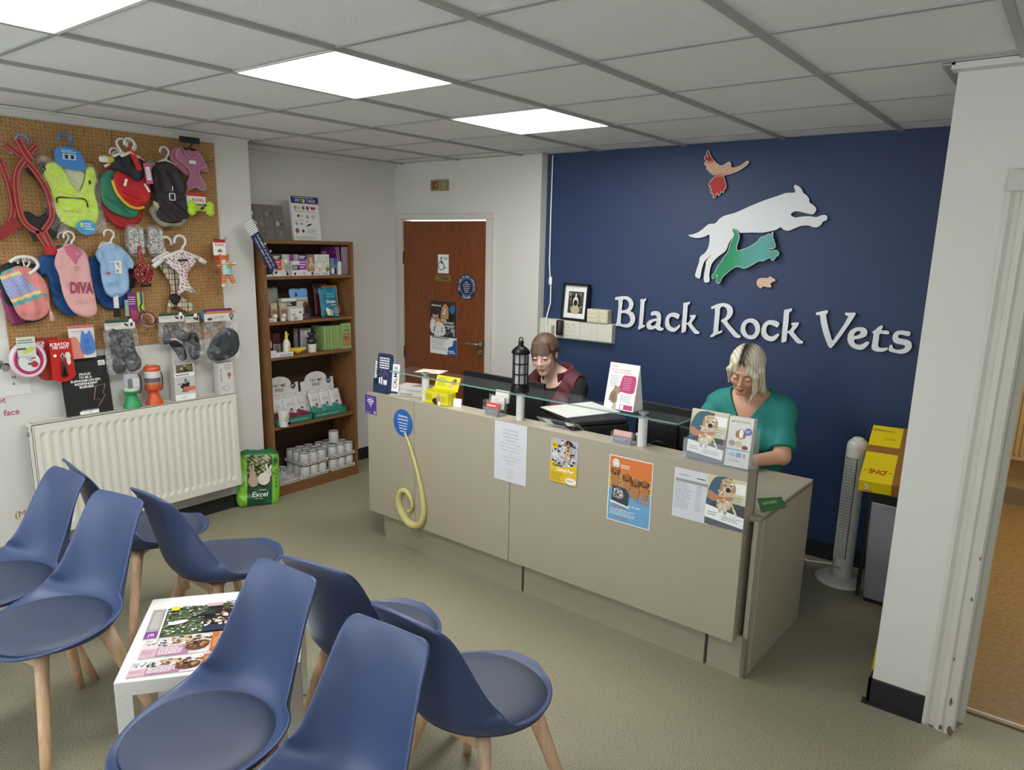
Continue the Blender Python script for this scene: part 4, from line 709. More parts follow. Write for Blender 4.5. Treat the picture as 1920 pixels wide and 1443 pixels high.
strap(G(), arc([(-.30, -.02, -.52), (-.16, -.022, -.47), (-.06, -.02, -.40)]), .05, rd).build('lower_strap', t)
g = G(); hanger(g, .01, .0, M('#7d8fc8', .4), 1, 1, .06, .02); g.rect(-.02, -.05, .02, .0, WHITE); g.build('hanger', t)
# hi-vis vest in clear bag
neon = M('#cdea3a', .6, bump=.2, bscale=60, name='neon_yellow_fabric'); bagm = clear('clear_polythene', '#f2f4f4', .11, .12, .5, 35); bluep = M('#2f7fc1', .35)
t = thing('safety_vest', 'neon yellow dog safety vest in a clear bag on a blue hanger', 'dog vest', LW(.045, 2.27, .05), RW)
puff([(-.10, -.13), (-.055, -.12), (-.03, -.14), (.035, -.26), (.075, -.20), (.09, -.14), (.125, -.13), (.135, -.18), (.12, -.26), (.13, -.33), (.12, -.41), (.06, -.455), (0, -.45), (-.06, -.42), (-.10, -.35), (-.105, -.25), (-.125, -.20), (-.12, -.15)], .012, 'vest', neon, t, R=.012, wr=.6)
puff([(-.03, -.15), (.08, -.16), (.05, -.25), (.03, -.26)], .004, 'lining', M('#c9cf9a', .7), t, R=.01, h=.005, yc=.004)
g = G(); g.y0 = -.0145; g.rect(-.075, -.36, .065, -.355, neon); g.tube(arc([(-.077, -.016, -.325), (-.07, -.016, -.298), (0, -.017, -.297), (.06, -.016, -.30), (.072, -.016, -.34)]), .004, INK, 6); g.rect(-.07, -.42, .07, -.30, neon, 3).text('HI-VIS VEST', 0, -.365, .013, INK, 5).rect(-.07, -.395, .07, -.3935, M('#8fae2c'), 5); g.box(.09, .098, -.018, -.012, -.22, -.20, INK); g.build('pocket', t)
g = G(); hanger(g, 0, 0, bluep, 1.15, 1, .055, .01); g.prism(smooth_loop([(-.065, -.07), (-.04, -.045), (.03, -.045), (.065, -.075), (.075, -.14), (.04, -.155), (-.03, -.145), (-.06, -.125)], 3), -.024, -.012, bluep); g.y0 = -.0245; g.rect(-.03, -.105, .035, -.075, M('#b9cfdc')).rect(-.02, -.10, -.004, -.08, INK, 2).rect(.008, -.10, .024, -.08, INK, 2).lines(-.035, .04, -.055, -.07, 2, WHITE, 2); g.build('blue_hanger', t)
g = G(); g.prism([(.05+.05*cos(a), -.445+.04*sin(a)) for a in np.linspace(0, 2*pi, 25)[:-1]], -.028, -.026, M('#4d9dc9', .3)); g.y0 = -.0282; g.rect(.02, -.445, .035, -.42, M('#d4dc6a')).lines(.04, .09, -.42, -.46, 3, WHITE); g.build('round_tag', t)
puff([(-.14, -.10), (-.02, -.12), (.13, -.12), (.15, -.3), (.155, -.465), (0, -.47), (-.12, -.46), (-.13, -.3)], .02, 'clear_bag', bagm, t, R=.02, h=.008, wr=.5, seed=3)
# dog coats in overlapping stacks: each coat its own thing
def coat(lab, y, z, out, outline, col, wr=.75, T=.013, name='dog_coat', cat='dog coat', R=.018, hang=True, seed=0, h=.0045, fn=None, grp=None):
    t = thing(name, lab, cat, LW(y, z, out), RW, grp)
    puff(outline, T, 'coat', VC if fn else M(col, .65, bump=.25, bscale=90, var=.08), t, R=R, wr=wr, h=h, seed=seed, colfn=fn)
    if hang: g = G(); hanger(g, 0, 0, hookm, 1, 1, .06, .03, y=.004); g.build('hanger', t)
    return t
C1 = [(-.07, -.07), (-.03, -.05), (.03, -.05), (.07, -.08), (.10, -.16), (.115, -.25), (.10, -.33), (.05, -.38), (0, -.39), (-.05, -.37), (-.10, -.31), (-.11, -.22), (-.10, -.14)]
coat('lower red dog coat at the bottom of the red and green coat stack', .31, 2.21, .035, C1, '#a3201c', seed=1)
coat('green dog coat showing between the red coats', .285, 2.225, .065, [(-.08, -.12), (-.04, -.09), (0, -.10), (.06, -.20), (.10, -.27), (.09, -.33), (.03, -.34), (-.05, -.31), (-.09, -.26), (-.095, -.18)], '#2f7a5e', seed=2)
t = coat('red dog coat with yellow edge on top of the coat stack', .36, 2.27, .10, [(-.09, -.14), (-.03, -.12), (.04, -.13), (.075, -.16), (.085, -.25), (.06, -.30), (.0, -.325), (-.06, -.30), (-.10, -.25), (-.115, -.19)], '#c01e22', seed=3)
g = G(); g.tube(arc([(-.118, -.0, -.19), (-.10, -.0, -.255), (-.05, -.0, -.315), (.0, -.0, -.333), (.04, -.0, -.325)]), .009, M('#dfae28', .5), 6); g.build('yellow_edge', t)
g = G(); g.T = at(-.06, -.0, -.2, ry=radians(20)); g.box(-.006, .006, -.026, -.02, -.02, .02, WHITE); g.T = at(.055, 0, -.22, ry=radians(-30)); g.box(-.005, .005, -.026, -.02, -.025, .025, WHITE); g.build('brand_tab', t)
t2 = thing('dog_coat', 'black and red folded coat top at the hangers of the red coat stack', 'dog coat', LW(.33, 2.27, .12), RW)
puff([(-.06, -.06), (0, -.05), (.05, -.06), (.09, -.09), (.08, -.15), (.04, -.19), (-.01, -.16), (-.07, -.14), (-.10, -.11)], .014, 'coat', M('#1d1f27', .6), t2, R=.02, wr=.5, seed=4); g = G(); strap(g, arc([(-.005, -.02, -.02), (.02, -.025, -.07), (.045, -.02, -.13)]), .028, M('#c5231f', .5)); g.build('collar_strap', t2)
g = G(); hanger(g, -.03, .0, hookm, 1.05, -1, .05, .02); hanger(g, .0, .004, hookm, 1.05, 1, .05, .02, y=-.02); g.build('hanger', t2)
puff([(-.15, -.075), (-.11, -.07), (-.08, -.08), (-.085, -.10), (-.12, -.105), (-.155, -.10)], .014, 'cuff', VC, t2, R=.014, colfn=lambda V: np.where(V[:, :1] > -.118, cv('#dfc030'), cv('#ddd8cc')))
g = G(); g.T = at(.085, -.03, -.14, ry=radians(-6)); g.box(-.019, .019, -.001, 0, -.06, .05, M('#c0507a', .4)); g.y0 = -.0015; g.rect(-.012, -.04, .012, .03, WHITE).lines(-.009, .009, .02, -.03, 5, INK, 2, fill=.3); g.build('price_tag', t2)
# dark brown padded coat with fur trim
br_ = '#2e2629'
t = coat('dark brown padded dog coat with belt and grey fur trim', .555, 2.26, .08, [(-.085, -.09), (-.04, -.06), (.03, -.06), (.07, -.09), (.11, -.16), (.115, -.20), (.09, -.24), (.12, -.30), (.105, -.365), (.04, -.40), (-.04, -.395), (-.085, -.35), (-.075, -.26), (-.09, -.2)], br_, T=.022, seed=5)
g = G(); g.box(-.085, .095, -.028, -.024, -.262, -.236, M('#262023', .6)); 
for a in ((-.01, -.004, -.27, -.228), (.022, .028, -.27, -.228), (-.01, .028, -.233, -.228), (-.01, .028, -.27, -.265)): g.box(a[0], a[1], -.032, -.026, a[2], a[3], steel)
g.box(.012, .016, -.031, -.026, -.215, -.19, steel); g.ell(-.04, -.205, .006, .006, steel); g.build('belt_buckle', t)
puff([(-.115, -.33), (-.09, -.30), (-.06, -.34), (-.02, -.385), (.0, -.39), (.05, -.385), (.09, -.35), (.10, -.38), (.06, -.42), (.0, -.415), (-.05, -.42), (-.09, -.385)], .016, 'fur_trim', M('#8f8a78', .9, bump=1, bscale=150, var=.35, scale=80), t, R=.012, wr=1.2, seed=6)
puff([(-.13, -.08), (-.09, -.055), (-.06, -.07), (-.07, -.10), (-.10, -.115)], .018, 'fur_collar', M('#8f8a78', .9, bump=1, bscale=150, var=.35, scale=80), t, R=.015, wr=1, seed=7)
puff([(-.095, -.28), (-.07, -.285), (-.055, -.32), (-.02, -.365), (-.05, -.36), (-.085, -.33)], .016, 'cream_lining', M('#b5ad78', .7), t, R=.01, yc=-.008)
# pink mesh harness and tennis bone
t = thing('dog_harness', 'pink mesh vest dog harness at the top right of the pegboard', 'dog harness', LW(.715, 2.33, .06), RW)
pm = M('#b0718c', .6, bump=.4, bscale=700, name='pink_mesh'); pb = M('#c0728c', .6)
puff([(-.10, -.06), (-.06, -.03), (.05, -.03), (.09, -.06), (.12, -.13), (.125, -.16), (.05, -.16), (.03, -.19), (-.02, -.19), (-.06, -.16), (-.11, -.12)], .012, 'back_panel', pb, t, R=.012, yc=.02, seed=2)
hv = [(-.08, -.045), (-.05, -.035), (-.03, -.075), (.02, -.085), (.05, -.06), (.075, -.08), (.10, -.125), (.06, -.14), (.045, -.17), (.07, -.215), (.09, -.255), (.06, -.27), (.02, -.255), (-.03, -.275), (-.05, -.285), (-.055, -.26), (-.02, -.21), (-.01, -.17), (-.04, -.13), (-.09, -.095)]
puff(hv, .010, 'mesh_front', pm, t, R=.01, h=.0035)
g = G(); g.tube([(x*.93+.001, -.012, z*.97-.005) for x, z in smooth_loop(hv, 4)], .0022, M('#dcb9c6', .5), 5, True); g.box(-.012, .028, -.016, -.012, -.12, -.102, WHITE); g.build('piping', t)
g = G(); g.box(-.06, .065, -.01, -.006, -.005, .03, BLACK).rect(-.03, .005, .02, .02, M('#3fa060')); hanger(g, .0, .0, BLACK, .8, 1, .04, .0); g.build('header_card', t)
strap(G(), [(-.05, .01, -.27), (-.04, .01, -.33)], .02, pb).build('strap', t)
t = thing('bone_toy', 'neon yellow tennis bone toy on a red and white card', 'dog toy', LW(.735, 2.03, .07), RW)
g = G(); g.box(-.065, .055, -.004, 0, -.05, .015, WHITE); g.y0 = -.0045; g.rect(-.065, -.005, .055, .015, M('#bf2a22')).text('KONG', .005, -.025, .017, M('#c22b22'), bold=.02); g.build('header_card', t)
F_ = grid((-.1, -.05, -.07), (.1, .05, .07), .0035); f1 = cap(F_, (-.05, -.01, -.01), (.05, -.01, -.01), .016, .016)
for x in (-1, 1):
    for z in (-1, 1): f1 = smin(f1, np.sqrt((F_[0]-x*.058)**2+(F_[1]+.01)**2+(F_[2]+.01-z*.018)**2)-.025, .012)
net_obj(f1, (-.1, -.05, -.07), .0035, 'bone', M('#b4d620', .8, sheen=.5, name='tennis_felt'), t, loc=(.0, -.03, -.065))
g = G(); g.y0 = -.072; g.ell(-.005, -.075, .014, .008, INK, a=.5).ell(.012, -.058, .010, .006, INK); g.build('printed_mark', t, loc=(0, .006, 0))
# fair-isle jumper, DIVA vest, pale blue tee, and what shows behind them
def fair(V):
    z = V[:, 2]+V[:, 0]*-.35; c = np.tile(np.array(lin('#d8867f')), (len(V), 1)); zz = np.abs(((V[:, 0]*28) % 1)-.5)*.03
    b1 = (z > -.15) & (z < -.05); c[b1] = lin('#a9a6cf')
    for zc, col in ((-.165, '#d9d28a'), (-.04, '#d9d28a')): c[np.abs(z-zc) < .008] = lin(col)
    for zc in (-.19, -.015): c[np.abs(z-zc+zz-.012) < .010] = lin('#4fa7a5')
    k = b1 & (((np.floor(V[:, 0]*90)+np.floor(V[:, 2]*90)) % 2) == 0); c[k] = lin('#8f9cc4'); up = (V[:, 0]+V[:, 2]*.8 > -.07) & (V[:, 2] > -.16); c[up] = lin('#dc8880'); return c
coat('dark jacket hanging behind the pink patterned jumper', -.22, 1.64, .03, [(-.10, -.02), (.07, -.01), (.10, -.15), (.105, -.25), (.06, -.30), (-.06, -.30), (-.10, -.2)], '#232629', seed=11)
coat('magenta and grey knitted item low behind the pink patterned jumper', -.265, 1.55, .03, [(-.06, -.02), (.03, -.03), (.05, -.12), (.05, -.20), (-.03, -.22), (-.06, -.1)], '#8f3a60', hang=False, seed=12)
t = coat('pink patterned knitted dog jumper with hood, lower left of the pegboard', -.225, 1.645, .09, [(-.11, -.06), (-.06, -.03), (-.02, -.02), (.04, -.04), (.085, -.10), (.095, -.18), (.09, -.25), (.05, -.29), (-.01, -.295), (-.05, -.27), (-.075, -.2), (-.10, -.13)], None, fn=fair, T=.022, seed=13, name='dog_jumper', cat='dog jumper')
G().tube([(.075, -.02, -.2), (.085, -.03, -.25)], .003, M('#d9a09a'), 6).tube([(.085, -.03, -.25), (.09, -.03, -.30)], [.006, .014], M('#d9a09a'), 8).build('tassel', t)
G().tube([(-.01, -.01, .03), (-.01, -.03, -.02)], .004, hookm).tube(arc([(-.07, -.02, .0), (-.03, -.03, .025), (.03, -.03, .02), (.05, -.03, -.02), (.01, -.02, -.06)]), .009, hookm, 8).build('white_hook', t)
coat('blue dog t-shirt hanging behind the pink vest', -.01, 1.77, .04, [(-.08, -.07), (-.02, -.04), (.05, -.06), (.10, -.10), (.135, -.20), (.12, -.23), (.10, -.22), (.10, -.33), (.06, -.40), (-.02, -.41), (-.08, -.35), (-.10, -.2), (-.13, -.2), (-.14, -.14), (-.12, -.10)], '#1f568f', seed=14)
dv = [(-.065, -.08), (-.035, -.05), (.0, -.035), (.03, -.05), (.075, -.085), (.085, -.16), (.09, -.25), (.10, -.34), (.10, -.40), (.07, -.425), (.02, -.42), (-.03, -.38), (-.06, -.30), (-.07, -.20), (-.085, -.14)]
t = coat('pale pink dog vest with the word DIVA in glitter letters', -.005, 1.775, .10, dv, '#dba5a0', T=.014, seed=15, name='dog_vest', cat='dog vest', wr=.4)
g = G(); g.y0 = -.021; g.T = at(.028, 0, -.265, ry=radians(3)); g.text('DIVA', 0, 0, .056, M('#a33f58', .5, bump=.8, bscale=400, name='pink_glitter'), 1, wid=.115, bold=.035); g.build('diva_lettering', t)
puff([(-.035, -.055), (0, -.042), (.03, -.055), (.055, -.085), (.03, -.12), (.01, -.15), (-.01, -.12), (-.03, -.085)], .012, 'neckline', M('#c56a80', .7), t, R=.01, yc=-.006)
G().tube([(x*.012+.012, -.022, z*.012-.165) for x, z in [(cos(a), sin(a)) for a in np.linspace(0, 2*pi, 13)[:-1]]], .0016, M('#d9b48a', .3, .8), 6, True).build('heart_charm', t)
coat('dark blue shirt behind the pale blue tee', .20, 1.72, .03, [(-.10, -.07), (0, -.04), (.08, -.06), (.125, -.13), (.12, -.25), (.07, -.33), (-.02, -.34), (-.08, -.27), (-.10, -.2)], '#1c4a86', seed=16)
t = coat('pale blue dog tee with a small photo print', .20, 1.79, .095, [(-.075, -.09), (-.03, -.055), (.03, -.05), (.075, -.085), (.115, -.14), (.11, -.185), (.085, -.19), (.08, -.29), (.04, -.335), (0, -.345), (-.05, -.31), (-.065, -.2), (-.06, -.16), (-.075, -.13)], '#93b2d1', T=.016, seed=17, name='dog_shirt', cat='dog shirt')
g = G(); g.y0 = -.023; g.rect(.005, -.21, .04, -.14, cols['wh']); blobs(g, .005, -.21, .04, -.14, 12, ['cr', 'tn', 'wh', 'gy'], .008, 2, 31); g.pl([(-.045, -.215), (-.02, -.212), (-.035, -.195)], M('#b8354a'), 2); g.rect(-.02, -.15, .0, -.145, WHITE, 2); g.build('chest_print', t)
G().box(-.012, .012, -.01, 0, -.42, -.33, hookm).box(-.016, .016, -.013, .001, -.45, -.40, BLACK).build('clip', t)
coat('black cardigan end peeping out right of the pale blue tee', .315, 1.66, .035, [(-.02, -.02), (.03, -.03), (.035, -.12), (.01, -.17), (-.03, -.14)], '#17171b', hang=False, seed=18)
# glittery rolls, red lead, patterned harnesses, fox toy, purple tag
gl = speckle('black_silver_glitter', '#1d1d1d', '#d8d6cd', 260, .3, (.44, .5), .3)
def roll(y, lab, w_):
    t = thing('glitter_collar_pack', lab, 'pet collar pack', LW(y, 1.83, .06), RW, None); g = G()
    for k in range(3): g.prism([(-w_/2+k*w_/3, -.14), (-w_/2+(k+.92)*w_/3, -.14), (-w_/2+(k+.92)*w_/3, 0), (-w_/2+k*w_/3, 0)], -.018, 0, gl)
    g.build('collar_pack', t, bevel=.003); puff([(-w_/2-.004, .004), (w_/2+.004, .004), (w_/2+.004, -.145), (-w_/2-.004, -.145)], .014, 'clear_wrap', bagm, t, R=.006, h=.006, wr=.4); return t
roll(.355, 'black and silver glitter pack hanging above the red lead', .085); roll(.468, 'black and silver glitter pack right of the red lead', .08)
t = thing('dog_lead', 'coiled red patterned dog lead hanging in the middle of the pegboard', 'dog lead', LW(.365, 1.70, .06), RW); g = G(); rp = speckle('red_pattern_webbing', '#9c1f22', '#d9c9b4', 120, .5, (.60, .63), .1)
strap(g, arc([(.0, -.02, .03), (.0, -.02, -.03), (.02, -.02, -.08), (.05, -.02, -.11)]), .022, rp)
for r_ in (.050, .038, .026, .014):
    P = [(.012+r_*cos(a), 0, -.125+r_*1.15*sin(a)) for a in np.linspace(0, 2*pi, 25)]
    for i in range(24): a, b_ = Vector(P[i]), Vector(P[i+1]); q = (a-Vector((.012, 0, -.125))).normalized()*.003; q2 = (b_-Vector((.012, 0, -.125))).normalized()*.003; g.add([a-q+Vector((0, -.03, 0)), b_-q2+Vector((0, -.03, 0)), b_+q2+Vector((0, -.03, 0)), a+q+Vector((0, -.03, 0)), a-q, b_-q2, b_+q2, a+q], [(0, 1, 2, 3), (7, 6, 5, 4), (0, 4, 5, 1), (2, 6, 7, 3)], rp)
g.lathe([(.001, 0), (.001, .001)], rp, 6, (0, 0)); g.build('lead', t); G().box(.0, .05, -.02, -.004, -.20, -.165, BLACK).build('label_block', t)
def speck(c0, cs, s=90, seed=1):
    rs = np.random.RandomState(seed); ph = rs.uniform(0, 6, (len(cs), 3))
    def f(V):
        c = np.tile(np.array(lin(c0)), (len(V), 1))
        for i, k in enumerate(cs): mk = np.sin(V[:, 0]*s+ph[i, 0]+2*np.sin(V[:, 2]*s*.5))*np.sin(V[:, 2]*s*1.1+ph[i, 1]+1.5*np.sin(V[:, 0]*s*.7+ph[i, 2])) > .62; c[mk] = lin(k)
        return c
    return f
def plaid(V):
    c = np.tile(np.array(lin('#cdbfa2')), (len(V), 1)); 
    for a in (0, 2): c[((V[:, a]*1000) % 34) < 5] = lin('#33302f')
    c[((V[:, 0]*1000+17) % 34) < 3] = lin('#a34a44'); return c
t = thing('dog_harness', 'tartan dog harness behind the floral one, with black buckle', 'dog harness', LW(.565, 1.74, .05), RW)
puff([(-.09, -.10), (-.04, -.08), (.06, -.09), (.12, -.10), (.11, -.15), (.06, -.17), (.03, -.22), (.03, -.29), (.07, -.33), (.11, -.36), (.09, -.40), (.04, -.385), (.0, -.36), (-.03, -.37), (-.05, -.355), (-.03, -.31), (-.02, -.24), (-.06, -.16)], .012, 'harness', VC, t, R=.012, colfn=plaid)
g = G(); strap(g, [(-.03, 0, -.33), (-.05, 0, -.40)], .02, M('#a58f6a')); g.box(-.10, -.055, -.012, .004, -.43, -.40, BLACK).box(-.055, -.03, -.008, 0, -.422, -.405, M('#a63a32')); g.build('buckle', t)
puff([(-.04, -.30), (0, -.285), (.03, -.31), (.01, -.345), (-.02, -.35)], .016, 'black_loop', bk, t, R=.012, yc=-.01)
t = thing('dog_harness', 'white and pink floral dog harness on a white hanger', 'dog harness', LW(.605, 1.75, .10), RW)
puff([(-.11, -.10), (-.07, -.06), (-.02, -.05), (.04, -.055), (.08, -.10), (.06, -.135), (.03, -.16), (.02, -.20), (.035, -.25), (.06, -.285), (.045, -.295), (.0, -.28), (-.03, -.295), (-.05, -.30), (-.04, -.26), (-.03, -.22), (-.04, -.17), (-.08, -.135)], .011, 'harness', VC, t, R=.012, h=.0035, colfn=speck('#ddd0ca', ['#c9607a', '#5f8f8a', '#e8e2da', '#8a4a5a'], 150))
g = G(); g.box(-.035, .02, -.018, -.012, -.105, -.092, INK); g.build('black_label', t)
g = G(); hanger(g, -.01, .01, hookm, 1.3, 1, .13, .045); hanger(g, -.08, .0, hookm, 1.3, -1, .09, .05, y=.03); g.tube([(.10, 0, -.09), (.14, 0, -.115)], .016, hookm).tube([(-.12, 0, -.09), (-.18, 0, -.135)], .015, hookm); g.build('hanger', t)
# fox toy on card
t = thing('fox_toy', 'orange striped plush fox toy on a card at the pegboard right edge', 'dog toy', LW(.865, 1.77, .10), RW)
g = G(); g.box(-.062, .02, -.002, 0, -.09, 0, WHITE); g.y0 = -.0025; g.rect(-.062, -.014, .02, 0, M('#bf2a22')).text('KONG', -.02, -.027, .014, M('#c22b22'), bold=.02); blobs(g, -.04, -.08, .0, -.045, 8, ['br', 'wh', 'tn'], .01, 2, 3); g.build('header_card', t)
lo = (-.09, -.05, -.31); F_ = grid(lo, (.09, .04, -.07), .004); s = lambda x, y, z, r: np.sqrt((F_[0]-x)**2+(F_[1]-y)**2+(F_[2]-z)**2)-r
f1 = elp(F_, (-.01, 0, -.115), (.032, .026, .026)); f1 = smin(f1, cap(F_, (-.03, 0, -.10), (-.037, 0, -.085), .011, .006), .008); f1 = smin(f1, cap(F_, (.012, 0, -.10), (.022, 0, -.087), .011, .006), .008)
f1 = smin(f1, elp(F_, (0, .002, -.17), (.036, .022, .045)), .012); f1 = smin(f1, cap(F_, (.02, 0, -.145), (.065, -.01, -.135), .012, .010), .01); f1 = smin(f1, cap(F_, (-.025, 0, -.145), (-.055, -.01, -.155), .012, .010), .01)
f1 = smin(f1, cap(F_, (-.015, 0, -.20), (-.03, -.01, -.275), .016, .012), .012); f1 = smin(f1, cap(F_, (.018, 0, -.20), (.045, -.01, -.27), .016, .012), .012); f1 = smin(f1, elp(F_, (-.012, -.024, -.125), (.012, .012, .009)), .008)
def foxc(V):
    c = np.tile(np.array(lin('#c8662c')), (len(V), 1)); st = (((V[:, 2]*1000) % 17) < 4); c[st & (V[:, 2] < -.13)] = lin('#dfa07a'); c[(V[:, 2] < -.262)] = lin('#d9cfc2')
    b_ = (V[:, 1] < -.008) & (np.abs(V[:, 0]) < .028) & (V[:, 2] < -.145) & (V[:, 2] > -.205); c[b_] = lin('#a9cfd0'); c[b_ & (V[:, 2] > -.168) & (V[:, 0] > -.005)] = lin('#7fb04a'); c[(V[:, 2] > -.14) & (V[:, 2] < -.118) & (V[:, 1] < -.012)] = lin('#e6d8c8'); c[(V[:, 0] > .058)] = lin('#d9cfc2'); return c
net_obj(f1, lo, .004, 'plush_body', VC, t, colfn=foxc, loc=(0, -.025, 0)); G().lathe([(.001, -.004), (.005, 0), (.001, .004)], BLACK, 8, (-.013, -.062)).build('nose', t, loc=(0, 0, -.122)); G().prism([(-.065, -.12), (-.045, -.12), (-.045, -.09), (-.065, -.09)], -.01, 0, M('#bf2a22')).build('red_tag', t)
# purple tagged pet collar with pink loop
t = thing('pet_collar', 'pink pet collar on a purple and green card', 'pet collar', LW(.335, 1.47, .06), RW)
g = G(); g.box(-.055, .0, -.003, 0, -.11, 0, M('#7b2f7a', .4)).box(.0, .035, -.003, 0, -.105, 0, M('#b6cf3c', .4)); g.y0 = -.0035; g.lines(-.05, -.005, -.02, -.07, 4, WHITE, fill=.3).rect(.016, -.06, .03, 0, M('#31468c')); g.T = at(rz=.0); g.box(-.075, -.055, -.01, -.006, -.13, -.04, M('#8fb0a8')); g.build('card', t)
g = G(); g.tube([(.035+.036*cos(a), -.03+.02*sin(a), -.155+.036*sin(a)) for a in np.linspace(0, 2*pi, 25)[:-1]], .009, M('#c77f8f', .6), 6, True).tube([(.035+.042*cos(a), -.035+.02*sin(a), -.15+.036*sin(a)) for a in np.linspace(0, 2*pi, 25)[:-1]], .004, BLACK, 6, True).tube(arc([(.022, -.01, -.06), (.01, -.01, -.09), (.03, -.02, -.12)]), .004, BLACK); g.build('collar_loop', t)
puff([(-.05, -.10), (-.01, -.10), (.01, -.16), (-.03, -.17)], .01, 'pink_strap', M('#a33e63', .6), t, R=.008)
# bottom row: ring toy, red nail clippers, lick mat, socks in bags
t = thing('ring_toy', 'pink and white ring dog toy with a green card, bottom left of the pegboard', 'dog toy', LW(-.25, 1.155, .06), RW)
g = G(); g.tube([(.075*cos(a), 0, -.01+.085*sin(a)) for a in np.linspace(0, 2*pi, 33)[:-1]], .013, M('#e0cdd2', .4), 10, True).tube([(.062*cos(a), -.004, -.01+.07*sin(a)) for a in np.linspace(0, 2*pi, 33)[:-1]], .010, M('#b83468', .35), 10, True); g.build('rings', t)
g = G(); g.box(-.05, .035, -.02, -.018, .01, .11, M('#cfd6c6', .4)); g.y0 = -.0205; g.lines(-.045, .03, .10, .075, 2, M('#5d6a62')).ell(0, .04, .03, .012, M('#c2cf50'), a=.4).rect(-.05, .045, -.01, .055, M('#3b5a70'), 2); g.y0 = -.016; g.ell(0, -.02, .05, .05, M('#dadcd8', .4), 1); blobs(g, -.03, -.04, .04, .01, 9, ['wh', 'bl', 'bk', 'gr', 'og'], .012, 2, 4); g.ell(.022, -.035, .017, .016, M('#b8303a'), 6); g.build('card', t)
def p_scr(g, w_, h_):
    pass
t = thing('nail_clippers', 'red blister card with pet nail clippers below the pegboard', 'pet clippers', LW(-.10, 1.02, .085), RW)
rc = M('#c1271f', .35); out = [(-.055, .03), (-.04, .0), (0, -.01), (.04, .0), (.055, .03), (.052, .22), (-.052, .22)]
g = G(); g.prism(smooth_loop(out[:5], 3)[:-3]+out[5:], -.002, 0, rc); g.y0 = -.0025
g.text('SCRATCH', -.005, .195, .015, WHITE, bold=.03).text('ME NOT', .0, .177, .015, WHITE, bold=.03).ell(-.032, .135, .008, .008, WHITE).ell(.03, .13, .014, .02, cols['wh']).ell(.032, .10, .010, .02, cols['wh'], 2); g.build('blister_card', t)
G().tube([(-.006, -.014, .02), (-.004, -.014, .07), (0, -.014, .10)], [.007, .006, .005], BLACK).tube([(.010, -.014, .02), (.006, -.014, .07), (0, -.014, .10)], [.007, .006, .005], BLACK).tube([(0, -.014, .10), (-.008, -.014, .13), (0, -.014, .15), (.008, -.014, .13), (0, -.014, .10)], .004, steel).build('clippers', t)
t = thing('nail_clippers', 'second red clipper card, mostly hidden behind the first one', 'pet clippers', LW(-.15, 1.03, .05), RW)
g = G(); g.prism(smooth_loop(out[:5], 3)[:-3]+out[5:], -.002, 0, M('#9c2a22', .4)); g.y0 = -.0025; g.text('SCR', -.03, .195, .014, WHITE, bold=.03).text('ME', -.03, .178, .014, WHITE, bold=.03); g.ell(-.03, .12, .01, .01, M('#c98a5a')); g.build('blister_card', t)
t = thing('lick_mat', 'blue cat shaped lick mat on a pink and white card', 'pet mat', LW(.015, 1.125, .07), (0, radians(-7), RW)) if 0 else thing('lick_mat', 'blue cat shaped lick mat on a pink and white card', 'pet mat', LW(.015, 1.125, .07), RW)
g = G(); g.box(-.065, .065, -.004, 0, 0, .18, M('#e2d8d0', .5)); g.y0 = -.0045; g.rect(-.065, .165, .065, .18, M('#d46a70')).pl([(-.065, .0), (.0, .0), (.0, .06), (-.03, .12), (-.065, .12)], M('#d98a7c')).text('LICK MAT', -.02, .148, .010, M('#4f9a8a'), 2); g.build('card', t)
g = G(); P = smooth_loop([(0, .02), (.035, .03), (.045, .07), (.035, .11), (.022, .15), (.012, .135), (-.005, .135), (-.016, .15), (-.026, .11), (-.03, .06), (-.02, .03)], 3); P = [(p[0]+.018, p[1]) for p in P]; g.prism(P, -.012, -.005, M('#4f7fc6', .5)); g.y0 = -.012
for r_ in (.006, .014): g.ring(.02, .055, r_, .003, M('#2f5a9f')).ring(.02, .095, r_*.8, .003, M('#2f5a9f'))
g.build('mat', t)
def bag(lab, y, z, w_, h_, paint_header, inside, name='sock_pack', cat='pet sock pack', out=.085, shift=0):
    t = thing(name, lab, cat, LW(y, z, out), RW)
    g = G(); g.box(-w_/2, w_/2, -.004, 0, -.055, 0, M('#d9d6cc', .45)); g.y0 = -.0045; paint_header(g, w_); g.build('header_card', t)
    for k_, (o_, T_, c_) in enumerate(inside): puff(o_, T_, 'sock', M(c_, .85, bump=.5, bscale=220, var=.15, scale=90), t, R=.03, wr=.5, seed=k_+20)
    puff([(-w_/2, -.05), (w_/2, -.05), (w_/2+.012, -h_*.5), (w_/2+.015+shift, -h_), (shift, -h_-.004), (-w_/2-.005+shift*.5, -h_), (-w_/2-.008, -h_*.5)], .026, 'clear_bag', bagm, t, R=.03, h=.008, wr=.6, seed=hash(lab) % 97 if 0 else int(y*100)); return t
def hdr(g, w_):
    g.rect(-w_/2, -.018, w_/2, 0, M('#2f4a3c')).ell(w_/2-.022, -.012, .012, .012, WHITE, 2); g.ell(w_*.2, -.032, .014, .006, INK, 2, a=-.5).ell(w_*.38, -.032, .006, .012, INK, 2, a=-.1).lines(-w_/2+.01, w_*.05, -.022, -.036, 2, cols['gy'], 2)
bag('left pack of black pet socks in a clear bag below the pegboard', .215, 1.325, .165, .30, hdr, [([(-.06, -.06), (-.01, -.07), (.0, -.20), (.01, -.29), (-.05, -.30), (-.06, -.2)], .016, '#1d1f22'), ([(.0, -.07), (.06, -.07), (.075, -.18), (.10, -.24), (.09, -.29), (.03, -.30), (.0, -.22)], .018, '#202226')])
